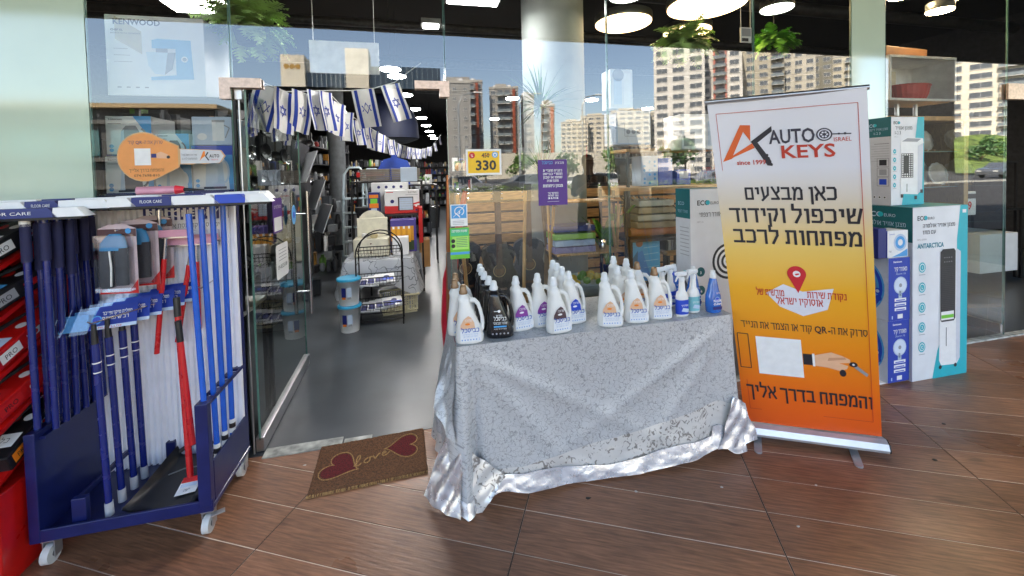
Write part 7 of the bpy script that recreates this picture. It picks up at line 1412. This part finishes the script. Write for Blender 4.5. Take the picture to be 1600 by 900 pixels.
# ---------------------------------------------------------------- person standing outside, mirrored in the glass
def person(x, y, rz):
    t = thing('person', 'person in dark top and trousers with both hands raised holding a phone', 'person', (x, y, 0), rz)
    J = {'pel': (0, 0, .93), 'sp': (0, 0, 1.12), 'ch': (0, -.01, 1.32), 'nk': (0, 0, 1.47), 'hd': (0, .01, 1.56), 'ht': (0, .0, 1.68),
         'sl': (-.19, 0, 1.41), 'el': (-.27, .10, 1.16), 'wl': (-.13, .33, 1.34), 'sr': (.19, 0, 1.41), 'er': (.27, .10, 1.16), 'wr': (.13, .33, 1.34),
         'hl': (-.095, 0, .90), 'kl': (-.11, .02, .50), 'al': (-.11, -.02, .09), 'fl': (-.12, .15, .03), 'hr': (.095, 0, .90), 'kr': (.11, .02, .50), 'ar': (.11, -.02, .09), 'fr': (.13, .15, .03)}
    R_ = {'pel': (.15, .11), 'sp': (.135, .10), 'ch': (.165, .115), 'nk': (.055, .055), 'hd': (.075, .09), 'ht': (.07, .085), 'sl': .065, 'el': .045, 'wl': .030, 'sr': .065, 'er': .045, 'wr': .030, 'hl': .095, 'kl': .062, 'al': .042, 'fl': .036, 'hr': .095, 'kr': .062, 'ar': .042, 'fr': .036}
    E_ = [('pel', 'sp'), ('sp', 'ch'), ('ch', 'nk'), ('nk', 'hd'), ('hd', 'ht'), ('ch', 'sl'), ('sl', 'el'), ('el', 'wl'), ('ch', 'sr'), ('sr', 'er'), ('er', 'wr'), ('pel', 'hl'), ('hl', 'kl'), ('kl', 'al'), ('al', 'fl'), ('pel', 'hr'), ('hr', 'kr'), ('kr', 'ar'), ('ar', 'fr')]
    ks = list(J); me = bpy.data.meshes.new('body'); me.from_pydata([J[k] for k in ks], [(ks.index(a), ks.index(b)) for a, b in E_], []); o = ob('body', me, None)
    md = o.modifiers.new('s', 'SKIN'); o.modifiers.new('d', 'SUBSURF').levels = 2
    for i, k in enumerate(ks): r = R_[k]; me.skin_vertices[0].data[i].radius = r if isinstance(r, tuple) else (r, r)
    me.skin_vertices[0].data[0].use_root = True
    dg = bpy.context.evaluated_depsgraph_get(); dg.update(); m2 = bpy.data.meshes.new_from_object(o.evaluated_get(dg)); bpy.data.objects.remove(o)
    sk = M('skin', (196, 150, 122), .55); sh = M('dark_shirt', (40, 44, 54), .8); tr = M('dark_trousers', (34, 36, 44), .8); shoe = M('shoe', (24, 24, 26), .5); m2.materials.clear()
    for m_ in (sk, sh, tr, shoe): m2.materials.append(m_)
    for p in m2.polygons:
        c = p.center; p.use_smooth = True; p.material_index = 3 if c.z < .09 else 2 if c.z < .95 else 0 if (c.z > 1.455 and abs(c.x) < .1) or (c.y > .17) else 1
    b = ob('body', m2, t)
    g = G(sk); g.lathe((0, .01, 1.50), [(.045, 0), (.062, .03), (.075, .08), (.078, .13), (.07, .19), (.045, .225), (.005, .235)], 20, .95, 1.15); g.lathe((0, .105, 1.60), [(.006, -.02), (.014, -.012), (.008, .018)], 8)
    for s in (-1, 1): g.lathe((s*.076, .0, 1.595), [(.004, -.025), (.012, 0), (.004, .028)], 8)
    g.build('head', t)
    g = G(M('lips', (150, 80, 74), .5)); g.box((0, .092, 1.548), (.04, .01, .010), bev=.003); g.build('mouth', t)
    g = G(M('hair', (30, 26, 24), .8)); g.lathe((0, -.012, 1.60), [(.078, 0), (.086, .05), (.08, .10), (.05, .14), (.005, .15)], 20, .98, 1.1); g.build('hair', t)
    for s in (-1, 1): g = G(M('eye', (30, 26, 24), .3)); g.lathe((s*.03, .088, 1.61), [(.002, -.008), (.010, 0), (.002, .008)], 8); g.build('eye', t)
    g = G(black); g.box((0, .385, 1.395), (.155, .009, .075), bev=.003); g.build('phone', None, 'black phone held up in both hands by the person outside', 'phone', loc=None).matrix_world = Matrix.Translation((x, y, 0)) @ Matrix.Rotation(rz, 4, 'Z')
    for s in (-1, 1):
        g = G(sk); g.loft([(0, 0, 0, .026, .016), (.04, 0, 0, .036, .017), (.075, 0, .004, .034, .015)], 12)
        mm = Matrix.Translation((s*.125, .335, 1.335)) @ Matrix.Rotation(-s*.5, 4, 'Y') @ Matrix.Rotation(-.4, 4, 'X'); v0 = g.v; g.v = [tuple(mm @ Vector(p)) for p in v0]
        for q in range(4):
            z = 1.425-.021*q; L = [.052, .06, .056, .045][q]; g.tube([(s*.112, .368, z-.01), (s*.100, .396, z), (s*(.100-L*.6), .399, z+.002), (s*(.095-L), .394, z+.001)], [.009, .0085, .008, .0065], 8)
        g.tube([(s*.12, .35, 1.355), (s*.100, .365, 1.362), (s*.075, .376, 1.372), (s*.055, .379, 1.380)], [.011, .010, .009, .007], 8); g.build('hand', t)
person(2.40, -.62, .0)
